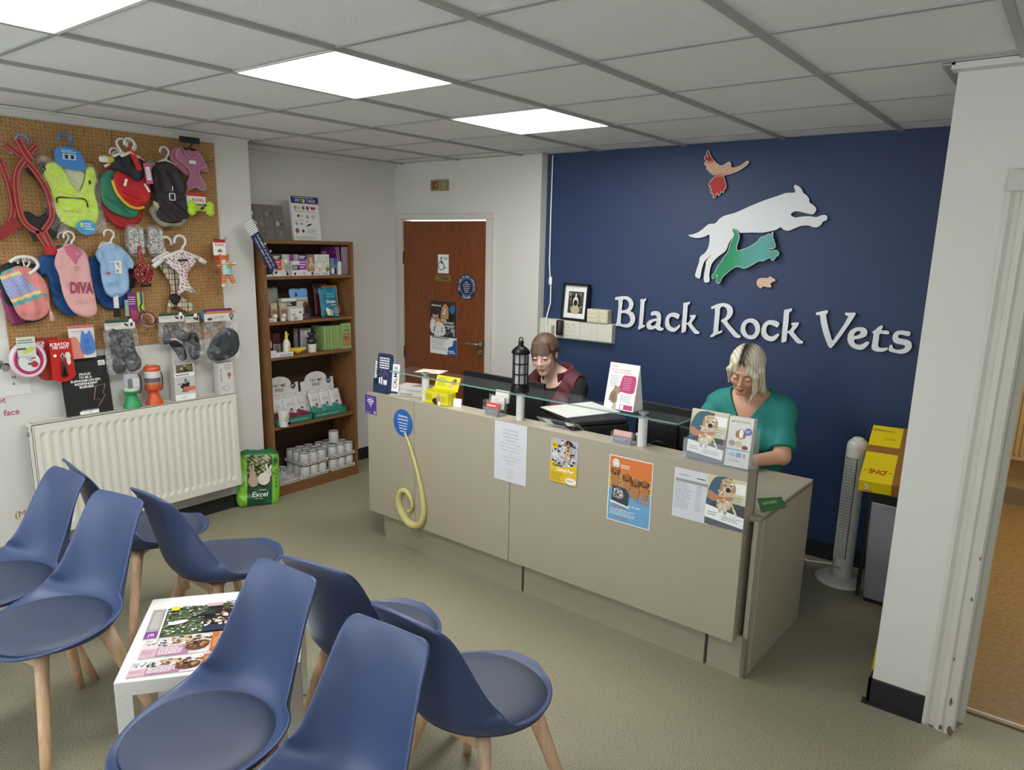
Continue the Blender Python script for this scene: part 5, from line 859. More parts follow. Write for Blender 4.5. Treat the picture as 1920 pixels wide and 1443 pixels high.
bag('middle pack of black pet socks in a clear bag', .515, 1.345, .155, .17, hdr, [([(.0, -.07), (.03, -.07), (.05, -.10), (.10, -.13), (.11, -.16), (.08, -.18), (.03, -.16), (.0, -.11)], .018, '#24262a'), ([(-.05, -.08), (-.02, -.08), (-.02, -.17), (-.06, -.18)], .014, '#34373a')])
bag('loose black pet sock in clear film below the middle pack', .54, 1.19, .06, .20, lambda g, w_: None, [([(-.05, -.02), (-.01, -.01), (.03, -.04), (.055, -.10), (.05, -.135), (.02, -.14), (-.01, -.09), (-.04, -.04)], .02, '#1b1c20')], out=.075)
def hdr2(g, w_): g.rect(-w_/2, -.008, w_/2, 0, M('#d07a3c')).text('comfy', -.01, -.028, .022, cols['gy'], 2, bold=.01).ell(-w_*.33, -.04, .018, .008, INK, 2).ell(w_*.36, -.025, .016, .016, INK, 2).ell(w_*.36, -.025, .011, .011, cols['gy'], 3).ell(w_*.36, -.047, .01, .005, INK, 3)
t = bag('large clear bag with a rolled dark grey coat at the row end', .80, 1.335, .21, .30, hdr2, [([(-.10, -.25), (-.07, -.18), (-.02, -.13), (.05, -.10), (.10, -.13), (.12, -.20), (.10, -.26), (.04, -.295), (-.06, -.30)], .03, '#3a3d40')], name='pet_coat_pack', cat='pet coat pack', out=.13)
bag('narrow clear pack with black contents left of the large coat bag', .655, 1.33, .09, .285, hdr, [([(-.03, -.13), (.03, -.13), (.035, -.27), (-.03, -.27)], .014, '#1d1f23')], out=.06, name='pet_sock_pack')
for k_, (c_, dz) in enumerate((('#3f8fc4', .004), ('#5a3a80', .012), ('#cf7a3e', .0))): G().box(-.10+.01*k_, .10, -.003, 0, -.05, 0, M(c_, .4)).build('header_card_behind', loc=LW(.82, 1.338+dz, .055+.012*k_), rot=RW, label=('blue', 'purple', 'orange')[k_]+' packet header behind the large coat bag', cat='packet header')
# things standing on the radiator
RT = .812
def stand(y, x=-1.60): return (x, y, RT)
def p_proud(g, w_, h_):
    for i, s_ in enumerate(('PROUD', 'TO BE A', 'BURNHAM-ON-SEA', 'INDEPENDENT', 'BUSINESS')): g.text(s_, 0, .222-i*.0175, .0125, WHITE, 2, bold=.03)
    g.rect(.075, .262, .112, .29, WHITE, 2).lines(.079, .108, .286, .266, 3, INK, 3)
    Z = [(.045, .15), (.095, .155), (.075, .10), (.09, .10), (.045, .035), (.055, .075), (.025, .075)]
    g.tube([(x+.002, g.y0-.001, z) for x, z in Z], .0018, M('#c99a90', .4), 5, True); g.text('HIGH STREET AWARDS', 0, .022, .006, WHITE, 2); g.rect(-.055, .0, .045, .018, WHITE, 2).text('1994', 0, .009, .008, INK, 3)
t = card('award_sign', 'black standing sign reading proud to be an independent business on the radiator', 'sign', (XL+.07, .02, RT), .245, .315, M('#1d1b1c', .45), p_proud, rot=(radians(-6), 0, RW), th=.004)
def puffer(lab, y, c_, base, sc_=1):
    t = thing('water_bottle', lab, 'bottle', stand(y, -1.615), RW); m_ = M(c_, .35); p = M('#d6d2ca', .4)
    G().lathe([(.050, 0), (.050, .006), (.040, .03), (.030, .06), (.026, .075), (.035, .082), (.046, .09), (.047, .10)], m_, 24).build('cup_stand', t)
    if base == 'g':
        g = G(); g.lathe([(.040, .10), (.040, .19), (.036, .20)], clear('clear_bottle', '#dfe5e2', .35, .1), 24); g.lathe([(.0405, .10), (.0405, .118)], p, 24); g.build('clear_body', t); G().box(-.005, .03, -.0415, -.04, .12, .175, p).box(-.035, -.01, -.0415, -.04, .12, .175, M('#777a78')).build('leaflet', t)
    else:
        g = G(); g.lathe([(.041, .10), (.044, .12), (.044, .20)], p, 24); g.build('printed_body', t); g = G(); g.lathe([(.0445, .135), (.0445, .16)], M('#6a5568', .4), 24); g.lathe([(.0445, .12), (.0445, .135)], M('#b08a5e', .4), 24).lathe([(.0445, .10), (.0445, .12)], m_, 24); g.build('printed_band', t); G().lathe([(.045, .20), (.047, .205), (.045, .225), (.03, .23)], m_, 24).tube([(-.03, 0, .225), (-.028, 0, .24)], .006, m_).build('lid', t)
    G().tube(arc([(.046, 0, .19), (.058, 0, .16), (.056, 0, .10), (.045, 0, .075)]), .003, BLACK, 6).build('strap_loop', t)
puffer('green footed pet water bottle on the radiator', .25, '#2f9a58', 'g'); puffer('orange footed pet water bottle on the radiator', .378, '#d2552c', 'o')
t = thing('product_box', 'small printed carton with a dog picture on the radiator', 'box', stand(.56, -1.615), RW)
g = G(); g.box(-.065, .065, -.025, .025, 0, .22, M('#c9c7c0', .45)); g.y0 = -.0255; g.rect(-.064, .0, .064, .035, WHITE); g.text('HALTI', -.01, .016, .010, cols['mg'], 2); blobs(g, -.05, .04, .05, .14, 14, ['wh', 'dg', 'gr', 'bk', 'gy'], .018, 2, 12); g.rect(-.01, .055, .064, .08, M('#d07058'), 6).rect(-.064, .145, .064, .165, WHITE, 6).lines(-.055, .055, .163, .147, 1, cols['pu'], 7); g.rect(-.05, .17, .055, .218, cols['br'], 6); blobs(g, -.05, .17, .055, .218, 10, ['cr', 'tn', 'gr', 'br', 'bk'], .016, 7, 13); g.build('carton', t, bevel=.002)
t = thing('product_box', 'narrow white pet product carton at the right end of the radiator', 'box', stand(.83, -1.61), RW)
g = G(); g.box(-.05, .05, -.03, .03, 0, .20, M('#d2cfc6', .45)); g.y0 = -.0305; g.text('pet remedy', -.033, .12, .013, INK, 1, rot=-pi/2, wid=None, al='c').ell(.02, .12, .012, .014, cols['og'], 1).pl([(.02, .11), (.028, .09), (.012, .1)], cols['og']).lines(-.01, .045, .19, .15, 3, cols['gy']).ell(.0, .035, .02, .018, cols['gy'], 1).ell(.0, .035, .016, .014, M('#d2cfc6', .45), 2).lines(-.04, -.02, .05, .02, 3, cols['gy']); g.build('carton', t, bevel=.002)
# wall print and posters left of the radiator
g = G(); g.y0 = 0; mg_ = M('#a8425c', .6); g.text('ot', -.01, .07, .03, mg_, 1, al='r', bold=.01).text('face', .045, 0, .032, mg_, 1, al='r', bold=.01); g.build('wall_lettering', loc=(XL+.001, -.345, .87), rot=RW, label='dark pink lettering on the white wall at the left edge', cat='wall lettering')
def p_left(g, w_, h_): blobs(g, -w_/2, .12, w_/2-.075, .20, 20, ['gr', 'dg', 'gy', 'wh'], .02, 1, 44); g.text('rs', .03, .10, .018, INK, bold=.02).text('e', .025, .065, .016, INK, bold=.02)
card('wall_poster', 'white poster with a small photo at the left edge above the wall lettering', 'poster', (XL+.002, -.335, .955), .20, .30, M('#dcdbd3', .5), p_left, rot=RW)
g = G(); g.y0 = 0; g.text('(M)', 0, 0, .035, M('#a8945a', .4, .6)); g.build('gold_marking', loc=(XL+.001, -.348, .31), rot=RW, label='small gold mark on the wall left of the radiator', cat='wall lettering')
# green bag of rabbit food on the floor
t = thing('rabbit_food_bag', 'green bag of rabbit food on the floor beside the bookcase', 'pet food bag', (-1.60, 1.02, .0), (radians(-9), radians(4), radians(66)))
lg = '#7cc23c'
def bagc(V):
    c = np.tile(np.array(lin('#86c93f')), (len(V), 1)); x, z = V[:, 0], V[:, 2]
    w1 = (x > -.085) & (x < .085); c[w1] = lin('#1d5a35'); c[w1 & (z > .13) & (z < .38)] = lin('#3c4a2a'); gr_ = w1 & (z > .24) & (z < .38) & (np.sin(x*130+2*np.sin(z*90))*np.sin(z*120+x*40) > .1); c[gr_] = lin('#a8ab78'); c[(z > .375)] = lin('#1f6b3a'); return c
puff([(-.13, .0), (-.05, -.005), (.06, -.005), (.13, .0), (.145, .10), (.14, .25), (.125, .40), (0, .405), (-.115, .40), (-.135, .25), (-.15, .1)], .055, 'bag', VP, t, R=.09, h=.006, wr=.25, colfn=bagc, seed=5)
g = G(); g.y0 = -.069; rb = M('#d8d2c6', .6); rb2 = M('#b59f88', .6)
g.ell(.025, .20, .042, .045, rb, 3).ell(.05, .235, .028, .028, rb, 4).ell(.045, .285, .008, .030, rb, 4, a=.3).ell(.068, .275, .008, .030, rb, 4, a=-.3).ell(.06, .24, .003, .004, INK, 5).ell(-.045, .19, .035, .045, rb2, 3).ell(-.05, .24, .022, .024, rb2, 4).ell(-.065, .28, .007, .026, rb2, 4, a=.2).ell(-.045, .285, .007, .026, rb2, 4)
g.text('Excel', .0, .09, .036, WHITE, 3, bold=.01, shear=.2).text('burgess', .02, .122, .011, WHITE, 3).text('with mint', -.01, .06, .010, WHITE, 3).ell(.105, .33, .016, .022, M('#1d5a35'), 3)
for k_ in range(5): g.ell(.108, .26-k_*.03, .006, .008, M('#2f6b3a'), 3)
g.build('front_print', t)
t.scale = (.97, 1, .93)
# ---------------------------------------------------------------- goods on the bookcase (frame: x runs along +Y from y=1.17, -y towards the room)
def BC(x, z, d=.03): return (-1.62-d, 1.17+x, z)     # d = set-back behind the shelf front edge
def boxp(lab, x, z, w_, h_, dep, base, paint=None, d=.03, rot=0, name='product_box', cat='box', grp=None, tilt=0, side=None):
    g = G(); g.box(-w_/2, w_/2, 0, dep, 0, h_, base); g.y0 = 0
    if paint: paint(g, w_, h_)
    return g.build(name, loc=BC(x, z, d), rot=(tilt, 0, RW+rot), bevel=.0008, seg=1, label=lab, cat=cat, group=grp)
Wb = M('#d9d6cc', .45); nvy = M('#26315c', .4); mgn = M('#9c3a92', .4); orr = M('#cc4a2e', .4); S1, S2, S3, S4, S5 = 1.54, 1.235, .995, .505, .075
def pr_band(c_, txt=None, photo=None, frac=.5):
    def f(g, w_, h_):
        g.rect(-w_/2, h_*(1-frac*.45), w_/2, h_, M('#26315c', .4)); g.rect(-w_/2, h_*.28, w_/2*.9, h_*(1-frac*.45), M(c_, .4)); g.lines(-w_/2+.006, w_/2-.006, h_*.95, h_*(1-frac*.4), 2, WHITE, 2, fill=.5); g.lines(-w_/2+.006, w_/2-.01, h_*.7, h_*.35, 3, WHITE, 2, fill=.35)
        if photo: blobs(g, -w_/2, 0, w_/2, h_*.25, 5, photo, w_*.15, 3, 7)
    return f
boxp('dark navy carton at the left end of the top shelf', .045, S1, .075, .10, .06, nvy, lambda g, w_, h_: g.text('CALMEX', 0, h_*.8, .010, WHITE).rect(-w_/2, .0, w_/2, .012, WHITE))
boxp('orange and navy carton second from the left on the top shelf', .125, S1, .075, .145, .06, Wb, pr_band('#cc4a2e', photo=['bk', 'wh']))
boxp('beige carton with an animal picture right of the orange one', .195, S1, .055, .145, .05, Wb, lambda g, w_, h_: (g.rect(-w_/2, h_*.35, w_/2, h_, M('#b9b2a0')), g.ell(0, h_*.7, .015, .012, cols['wh'], 2), g.ell(.005, h_*.35, .02, .03, cols['gy'], 2), g.ell(.01, h_*.1, .01, .012, INK, 3)), d=.035)
boxp('low white and navy carton in front of a purple top', .262, S1, .058, .10, .05, Wb, lambda g, w_, h_: (g.rect(-w_/2, h_*.4, w_/2, h_*.75, nvy), g.lines(-.022, .022, h_*.7, h_*.45, 3, WHITE, 2), g.ell(-.01, .015, .009, .01, INK, 2)), d=.015)
boxp('purple carton rising behind the low navy one', .262, S1, .058, .145, .04, mgn, None, d=.085)
boxp('magenta and navy carton in the middle of the top shelf', .33, S1, .072, .145, .06, Wb, pr_band('#9c3a92', photo=['wh', 'pk']))
boxp('white carton with a photograph of a woman and a cat', .397, S1, .058, .145, .06, Wb, lambda g, w_, h_: (g.rect(-w_/2, h_*.2, w_/2, h_, M('#8f6a52')), g.ell(0, h_*.75, .014, .02, cols['cr'], 2), g.ell(.004, h_*.45, .022, .03, cols['cr'], 3), g.ell(.008, h_*.35, .014, .018, cols['tn'], 4), g.ell(.01, .014, .010, .012, INK, 4)), d=.03)
for k_, x_ in enumerate((.462, .527)):
    boxp(('left', 'right')[k_]+' white and green carton with vertical lettering on the top shelf', x_, S1, .062, .145, .05, Wb, lambda g, w_, h_, k_=k_: (g.text('remedy', -.020, h_*.55, .012, INK, rot=pi/2), g.lines(-.008, .026, h_*.92, h_*.6, 4, cols['gy']), g.ell(.012, h_*.3, .016, .02, cols['gr'] if k_ else cols['cr'], 2), g.ell(.012, h_*.45, .014, .012, cols['ye'] if k_ else cols['wh'], 3), g.lines(-.025, .026, .018, .006, 1, INK, 2)))
boxp('blue and grey carton near the right of the top shelf', .60, S1, .06, .12, .05, M('#6d7f95', .4), lambda g, w_, h_: (g.rect(0, h_*.6, w_/2, h_, M('#2f5a96')), g.ell(-.012, .03, .012, .022, cols['wh'], 2), g.ell(.012, .03, .01, .025, cols['bk'], 2)))
boxp('small white upright carton leaning on the purple booklets', .645, S1, .026, .095, .03, Wb, lambda g, w_, h_: g.text('remedy', 0, h_*.5, .007, INK, rot=pi/2), d=.02)
for k_ in range(7):
    g = G(); g.box(-.003, .003, 0, .15, 0, .20, M(('#6f2a70', '#7d3a80')[k_ % 2], .4)).box(-.0015, .0015, -.0005, .149, .003, .197, Wb)
    if k_ == 0: g.T = at(-.0035, 0, 0, rz=-pi/2); g.y0 = 0
    g.build('booklet', loc=(-1.655, 1.17+.655+k_*.0115, S1+.001), rot=(0, 0, RW) if k_ > 1 else (0, radians(-7 if k_ else -9), RW), label=('leftmost leaning', 'second leaning', 'first upright', 'second upright', 'third upright', 'fourth upright', 'last upright')[k_]+' purple booklet, counted from the left, at the right end of the top shelf', cat='booklet', group='purple booklets on the top shelf')
g = G(); g.box(-.055, .055, -.002, 0, 0, .19, M('#6b2f6e', .4)); g.y0 = -.002; g.lines(-.045, .045, .17, .12, 3, cols['pk']).lines(-.045, .045, .1, .02, 3, M('#55245a')); g.build('booklet', loc=BC(.635, S1, .13), rot=(radians(-8), 0, RW), label='purple booklet facing out behind the row of booklets', cat='booklet')
# shelf two: pouches, jars
def pouch(lab, x, z, w_, h_, c_, paint, d=.08, T=.022, rot=0, tilt=-6, seed=1, name='treat_pouch', cat='pouch', fn=None):
    t = thing(name, lab, cat, BC(x, z, d), (radians(tilt), 0, RW+rot)); o = [(-w_/2, 0), (w_/2, 0), (w_/2, h_*.5), (w_/2, h_), (-w_/2, h_), (-w_/2, h_*.5)]
    P = [(-w_/2+.003, .002), (0, 0), (w_/2-.003, .002), (w_/2, h_*.3), (w_/2, h_*.7), (w_/2-.002, h_-.002), (0, h_), (-w_/2+.002, h_-.002), (-w_/2, h_*.7), (-w_/2, h_*.3)]
    pc = puff(P, T, 'pouch', VP if fn else M(c_, .4, var=.1, scale=40), t, R=w_*.5, h=.005, wr=.2, seed=seed, colfn=fn)
    g = G(); g.y0 = -T*1.3; paint(g, w_, h_); g.build('printed_front', pc); return t
pouch('grey zip pouch with a plant drawing at the back left of the second shelf', .155, S2, .11, .225, '#8f8d88', lambda g, w_, h_: blobs(g, -.03, .06, .04, .12, 10, ['dg', 'gr', 'bk'], .012, 1, 51), d=.15)
pouch('pale blue and white pouch with a dachshund in the middle of the second shelf', .36, S2, .15, .21, None, lambda g, w_, h_: (g.text('dachshund', 0, .13, .018, M('#8a6a4a'), 2, wid=.10), g.ell(.035, .09, .025, .028, cols['br'], 2), g.ell(.045, .05, .03, .045, cols['bk'], 2), g.ell(-.04, h_*.8, .010, .014, nvy, 2), g.rect(.0, .01, .06, .03, M('#5a3f6a'), 3)), d=.12, fn=lambda V: np.where(V[:, 2:3] > .145, cv('#6fa5cf'), cv('#cfc9bd')))
pouch('dark red pouch standing at the back right of the second shelf', .62, S2, .16, .245, '#5e1d2a', lambda g, w_, h_: g.lines(-.06, .06, h_*.95, h_*.8, 3, cols['gy']), d=.19, seed=3)
pouch('orange and white pouch behind the teal one', .65, S2, .14, .225, None, lambda g, w_, h_: (g.lines(-.02, .05, h_*.6, h_*.4, 4, cols['gy']), g.ell(.04, .04, .025, .03, cols['og'], 2)), d=.14, seed=4, fn=lambda V: np.where((V[:, 2:3] > .19) | (V[:, 2:3] < .05), cv('#cf7a44'), cv('#d8cfc2')))
def tealp(g, w_, h_):
    g.text('Ocean', .0, h_*.52, .022, WHITE, 3, bold=.02).text('treats', .02, h_*.40, .014, WHITE, 3); g.rect(-.035, h_*.65, .04, h_*.80, M('#3fa4b5'), 2).text('ADVENTURE', 0, h_*.725, .009, M('#12505e'), 3, bold=.02)
    blobs(g, -.06, 0, .02, .07, 12, ['gy', 'wh', 'cr', 'bl'], .018, 3, 61); g.lines(.02, .06, .07, .02, 4, WHITE, 5, fill=.3).rect(.02, .004, .06, .014, M('#5fb0c8'), 5); g.ring(-.045, h_*.87, .014, .003, M('#6cc0c6'), 2).ring(.045, h_*.9, .014, .003, M('#6cc0c6'), 2)
pouch('teal ocean treats pouch leaning on the second shelf', .575, S2, .155, .215, '#1c7488', tealp, d=.06, seed=5, tilt=-9)
for k_, (x_, lab) in enumerate(((.095, 'brown labelled tube with white cap, left of the pair on the second shelf'), (.165, 'brown labelled tube with white cap, right of the pair on the second shelf'))):
    t = thing('cream_tube', lab, 'tube', BC(x_, S2, .055), RW); g = G(); g.taper((-.024, .024, -.012, .012), (-.028, .028, -.004, .004), .022, .125, M('#b59f7a', .4)); g.y0 = -.0165; g.rect(-.022, .05, .022, .08, M('#8a6a48'), 1).lines(-.02, .02, .115, .09, 2, Wb, 1).ell(0, .04, .014, .012, cols['wh'], 1); g.build('tube_body', t); G().cyl((0, 0), .018, 0, .022, Wb).build('cap', t)
t = thing('balm_jar', 'small round jar at the left end of the second shelf', 'jar', BC(.05, S2, .04), RW); G().cyl((0, 0), .020, 0, .018, M('#b9ad94', .4)).build('jar_body', t); G().cyl((0, 0), .021, .018, .026, Wb).build('lid', t)
boxp('white carton with fine black print in front of the dachshund pouch', .255, S2, .10, .085, .04, Wb, lambda g, w_, h_: (g.lines(-.04, .0, .05, .03, 2, INK), g.ell(.03, .055, .010, .006, INK), g.ell(-.01, .015, .02, .012, cols['gy'])), d=.02)
boxp('dark topped white carton behind the small carton on the second shelf', .235, S2, .12, .15, .04, Wb, lambda g, w_, h_: (g.rect(-w_/2, h_*.62, w_/2, h_*.85, cols['bk']), g.lines(-.04, .03, h_*.83, h_*.65, 2, WHITE, 2), g.rect(-w_/2, 0, w_/2, .02, cols['cr'])), d=.075)
# shelf three
boxp('tall maroon carton at the left end of the third shelf', .065, S3, .06, .175, .05, M('#3a1c24', .4), lambda g, w_, h_: (g.ell(.012, h_*.45, .016, .03, cols['pk']), g.lines(-.02, .02, h_*.9, h_*.7, 3, cols['gy'])), d=.09)
boxp('second maroon carton on the third shelf behind the spray bottle', .145, S3, .06, .15, .05, M('#4a1f26', .4), lambda g, w_, h_: (g.rect(-w_/2, 0, w_/2, h_*.5, cols['gy']), g.lines(-.02, .02, h_*.45, .02, 4, INK, 2)), d=.11)
t = thing('spray_bottle', 'white spray bottle with a yellow top on the third shelf', 'bottle', BC(.175, S3, .04), RW); G().lathe([(.023, 0), (.025, .005), (.025, .085), (.018, .105), (.010, .115)], Wb, 20).build('bottle_body', t)
g = G(); g.lathe([(.012, .113), (.012, .13), (.009, .14), (.008, .165), (.001, .168)], M('#d9c23a', .4), 16).box(-.005, .005, -.022, 0, .143, .152, M('#d9c23a', .4)); g.build('spray_top', t); g = G(); g.y0 = -.0252; g.ell(0, .06, .012, .012, M('#d9b83a')).ell(.004, .03, .010, .008, cols['tn']); g.build('printed_mark', t)
boxp('small white carton at the front left of the third shelf', .045, S3, .05, .045, .03, Wb, lambda g, w_, h_: g.lines(-.02, .02, .04, .01, 3, cols['bl']), d=.01)
G().box(-.065, .065, 0, .05, 0, .028, Wb).box(-.04, .055, -.0008, 0, .006, .018, M('#8fa4bf')).build('product_box', loc=BC(.135, S3, .005), rot=RW-.06, bevel=.001, label='flat white and blue carton lying at the front of the third shelf', cat='box')
lo = (-.085, -.04, -.03); F_ = grid(lo, (.085, .04, .04), .004); f1 = smin(cap(F_, (-.055, .0, .008), (0, .008, -.003), .014, .022), cap(F_, (0, .008, -.003), (.055, 0, .008), .022, .012), .01)
net_obj(f1, lo, .004, 'banana_toy', M('#d8b32c', .5, var=.1), None, loc=BC(.275, S3+.025, .05), rot=RW, label='yellow banana toy lying on the third shelf', cat='toy')
boxp('grey boxed bottle set standing in the middle of the third shelf', .385, S3, .115, .165, .05, M('#a9aaa8', .4), lambda g, w_, h_: (g.rect(-w_/2, h_*.1, -w_/2+.02, h_, cols['bk']), g.ring(.01, h_*.8, .01, .003, WHITE, 2), g.lines(-.02, .045, h_*.98, h_*.9, 1, INK), g.rect(.02, .02, .05, .1, cols['bk'])), d=.12)
t = thing('toy_bottle', 'black animal-shaped bottle with a white base on the third shelf', 'bottle', BC(.395, S3, .05), RW); G().lathe([(.028, 0), (.030, .005), (.032, .06)], Wb, 20).build('base_label', t)
lo = (-.06, -.05, -.05); F_ = grid(lo, (.06, .05, .12), .004); f1 = smin(elp(F_, (0, 0, 0), (.032, .03, .035)), elp(F_, (0, 0, .05), (.020, .02, .022)), .012)
for s_ in (-1, 1): f1 = smin(f1, elp(F_, (s_*.025, 0, .06), (.014, .008, .010)), .006); f1 = smin(f1, cap(F_, (s_*.02, 0, .02), (s_*.033, 0, -.0), .010, .008), .008)
net_obj(f1, lo, .004, 'black_top', M('#17171b', .3), t, loc=(0, 0, .075))
for k_ in range(8):
    g = G(); g.box(-.012, .012, 0, .15, 0, .175, M(('#8fa866', '#84a05c')[k_ % 2], .45)); g.build('food_pack', loc=BC(.515+k_*.0265, S3+.001, .05-.003*k_), rot=RW, bevel=.002, label=('first', 'second', 'third', 'fourth', 'fifth', 'sixth', 'seventh', 'last')[k_]+' narrow green food pack from the left in its row on the third shelf', cat='food pack', group='green packs on the third shelf')
boxp('green food pack with a brown kraft front at the right end of the third shelf', .685, S3, .085, .19, .02, M('#8fa866', .45), lambda g, w_, h_: (g.rect(-w_/2+.004, .02, w_/2-.004, h_*.62, M('#a37c4e')), g.text('eden', -.0, h_*.74, .02, M('#2f4a2a'), 2, bold=.01), g.lines(-.025, .03, h_*.9, h_*.84, 1, M('#3f5a3a')), g.lines(-.03, .025, h_*.5, h_*.35, 2, M('#5a4028'), 2, fill=.5)), d=.015, name='food_pack', cat='food pack')
# shelf four: two display trays of sachets
def tray(x, lab, c1, n, seedc):
    t = thing('display_tray', lab, 'display tray', BC(x, S4, .02), RW); wd = .30
    g = G(); P = [(-wd/2, .0), (wd/2, 0), (wd/2, .285)]+[(.02+.10*cos(a)-.03, .28+.06*sin(a)) for a in np.linspace(0, pi, 12)]+[(-wd/2, .275)]
    g.T = at(0, .125, -.02, rx=radians(-6)); g.prism([(a, b_) for a, b_ in P], 0, .003, Wb); g.y0 = 0
    g.text('TRY ME', -.01, .275, .023, INK, 1, bold=.01).text('FREE!', -.01, .243, .023, INK, 1, bold=.01).ring(-.01, .31, .012, .002, cols['gy']).ell(.105, .262, .023, .023, INK, 1).lines(.088, .122, .272, .252, 2, WHITE, 2); g.build('header_board', t)
    gt = M('#2f7d68', .45); g = G(); g.box(-wd/2, wd/2, 0, .003, 0, .045, gt).box(-wd/2, -wd/2+.003, 0, .2, 0, .05, gt).box(wd/2-.003, wd/2, 0, .2, 0, .05, gt).box(-wd/2, wd/2, .0, .2, 0, .003, gt); g.y0 = 0; g.lines(-wd/2+.02, wd/2-.02, .03, .015, 1, M('#8fc2ae')); g.build('tray_body', t)
    return t
def sachet(x, lab, c_, dd, zz, grp, s_=1):
    t = thing('food_sachet', lab, 'sachet', (-1.62-.05-dd, 1.17+x, S4+.006+zz), (radians(-19), 0, RW), grp); w_, h_ = .094, .182
    def fn(V): return np.where(V[:, 2:3]+.012*np.sin(V[:, 0:1]*50) < .07, cv(c_), cv('#cfccc6'))
    pc = puff([(-w_/2, 0), (0, 0), (w_/2, 0), (w_/2+.002, h_*.5), (w_/2, h_), (0, h_), (-w_/2, h_), (-w_/2-.002, h_*.5)], .012, 'sachet', VP, t, R=.035, h=.006, wr=.4, colfn=fn, seed=int(x*100))
    g = G(); g.y0 = -.0135; g.lines(-.03, .03, .135, .115, 2, cols['gy']).ell(.0, .085, .011, .012, cols['bk'], 1).ell(0, .072, .014, .012, cols['gy'], 2); g.build('printed_front', pc); return t
tray(.20, 'left card display tray reading try me free with maroon sachets', '#7a2446', 3, 1); tray(.52, 'right card display tray reading try me free with teal sachets', '#2f8572', 3, 2)
for k_, x_ in enumerate((.12, .21, .30)): sachet(x_, ('left', 'middle', 'right')[k_]+' maroon and white sachet in the left display tray', '#7a2446', 0, 0, 'maroon sachets in the left tray')
for k_, x_ in enumerate((.43, .525, .615)): sachet(x_, ('left', 'middle', 'right')[k_]+' teal and white sachet in the right display tray', '#2f8572', 0, 0, 'teal sachets in the right tray')
for k_, x_ in enumerate((.16, .26, .36, .47, .57)): sachet(x_, ('leftmost', 'second', 'middle', 'fourth', 'rightmost')[k_]+' pale sachet in the rear row, counted from the left', '#cfccc6', .042, .012, 'rear row sachets in the trays')
t = thing('treat_tub', 'white and green tub at the front left of the fourth shelf', 'tub', BC(.10, S4, .005), RW); g = G(); g.lathe([(.033, 0), (.040, .10)], Wb, 24, (0, -.0)); g.y0 = -.0385; g.ell(.0, .07, .02, .008, M('#a9c060')).ell(.015, .025, .012, .01, cols['bk']).lines(-.02, .02, .06, .04, 2, cols['gy']); g.build('tub_body', t); G().cyl((0, 0), .044, .10, .118, Wb, 24).build('lid', t)
boxp('thin orange and cream carton at the left end of the fourth shelf', .035, S4, .022, .17, .12, M('#c99a80', .4), lambda g, w_, h_: g.lines(-.008, .008, .16, .01, 8, cols['og']), d=.04)
# shelf five: trays of tins, shrink film
tinm = speckle('printed_tin_paper', '#77787a', '#cfceca', 150, .4, (.34, .40), .05); lidm = M('#3f3833', .35, .3)
can0 = None
def tin(x, y_, z, lab, grp):
    global can0
    loc = (-1.62-y_, 1.17+x, z)
    if can0 is None:
        can0 = thing('food_tin', lab, 'tin', loc, RW, grp)
        G().lathe([(.0365, 0), (.0375, .002), (.0375, .088), (.0365, .090)], tinm, 24).build('tin_body', can0); G().lathe([(.0375, .088), (.038, .0915), (.035, .092), (.034, .0895), (.001, .0895)], lidm, 24).build('lid', can0)
    else: dup(can0, loc, None, lab, grp)
trm = M('#cfcbc2', .5)
def tintray(x, z, n, m_, lab, film=True):
    w_, dp = n*.0755, m_*.0755
    t = thing('tin_tray', lab, 'tray', BC(x, z, .006), RW); g = G()
    g.box(0, w_, 0, dp, 0, .002, trm).box(0, w_, 0, .0015, 0, .024, trm).box(0, w_, dp-.0015, dp, 0, .024, trm).box(0, .0015, 0, dp, 0, .024, trm).box(w_-.0015, w_, 0, dp, 0, .024, trm); g.y0 = 0; g.lines(.01, w_-.01, .018, .008, 1, INK, fill=.5, rag=0); g.T = at(-.0001, 0, 0, rz=-pi/2); g.build('cardboard_tray', t)
    return t
G1 = 'tins on the bottom shelf'
for lay in (0, 1):
    z = S5+.001+lay*.0975; tintray(.245, z, 3, 3, ('lower', 'upper')[lay]+' cardboard tray of white tins in the left stack'); tintray(.50, z, 3, 3, ('lower', 'upper')[lay]+' cardboard tray of white tins in the right stack')
    for sx_, nm in ((.245, 'left'), (.50, 'right')):
        for i in range(3):
            for j in range(3):
                if lay == 0 and i > 0 and j > 0: continue
                tin(sx_+.0378+i*.0755, .006+.0378+j*.0755, z+.0025, 'white tin, %s from the left, %s row, %s layer of the %s stack' % (('first', 'second', 'third')[i], ('front', 'middle', 'rear')[j], ('lower', 'upper')[lay], nm), 'tins in the %s layer of the %s stack' % (('lower', 'upper')[lay], nm))
can0['group'] = 'tins in the lower layer of the left stack'
tin(.60, .10, S5+.001+.195+.0, 'single white tin standing on top of the right tin stack', None)
for o in COL.objects:
    if o.get('label', '').startswith('single white tin'):
        if 'group' in o: del o['group']
t = thing('tin_tray', 'half empty tin tray with crumpled film at the left of the bottom shelf', 'tray', BC(.025, S5+.001, .006), RW)
g = G(); g.box(0, .215, 0, .22, 0, .002, trm).box(0, .215, 0, .0015, 0, .024, trm).box(0, .0015, 0, .22, 0, .024, trm); g.y0 = 0; g.lines(.01, .205, .018, .008, 1, INK, fill=.5, rag=0); g.build('cardboard_tray', t)
lo = (-.01, -.0, 0); F_ = grid((0, 0, 0), (.22, .22, .13), .006); f1 = elp(F_, (.11, .11, .03), (.09, .09, .07))+.012*np.sin(F_[0]*70+3*np.sin(F_[1]*40))*np.sin(F_[2]*80+F_[1]*50)
net_obj(f1, (0, 0, 0), .006, 'crumpled_film', clear('crumpled_film', '#e8e8e4', .3, .1, 1, 40), t)
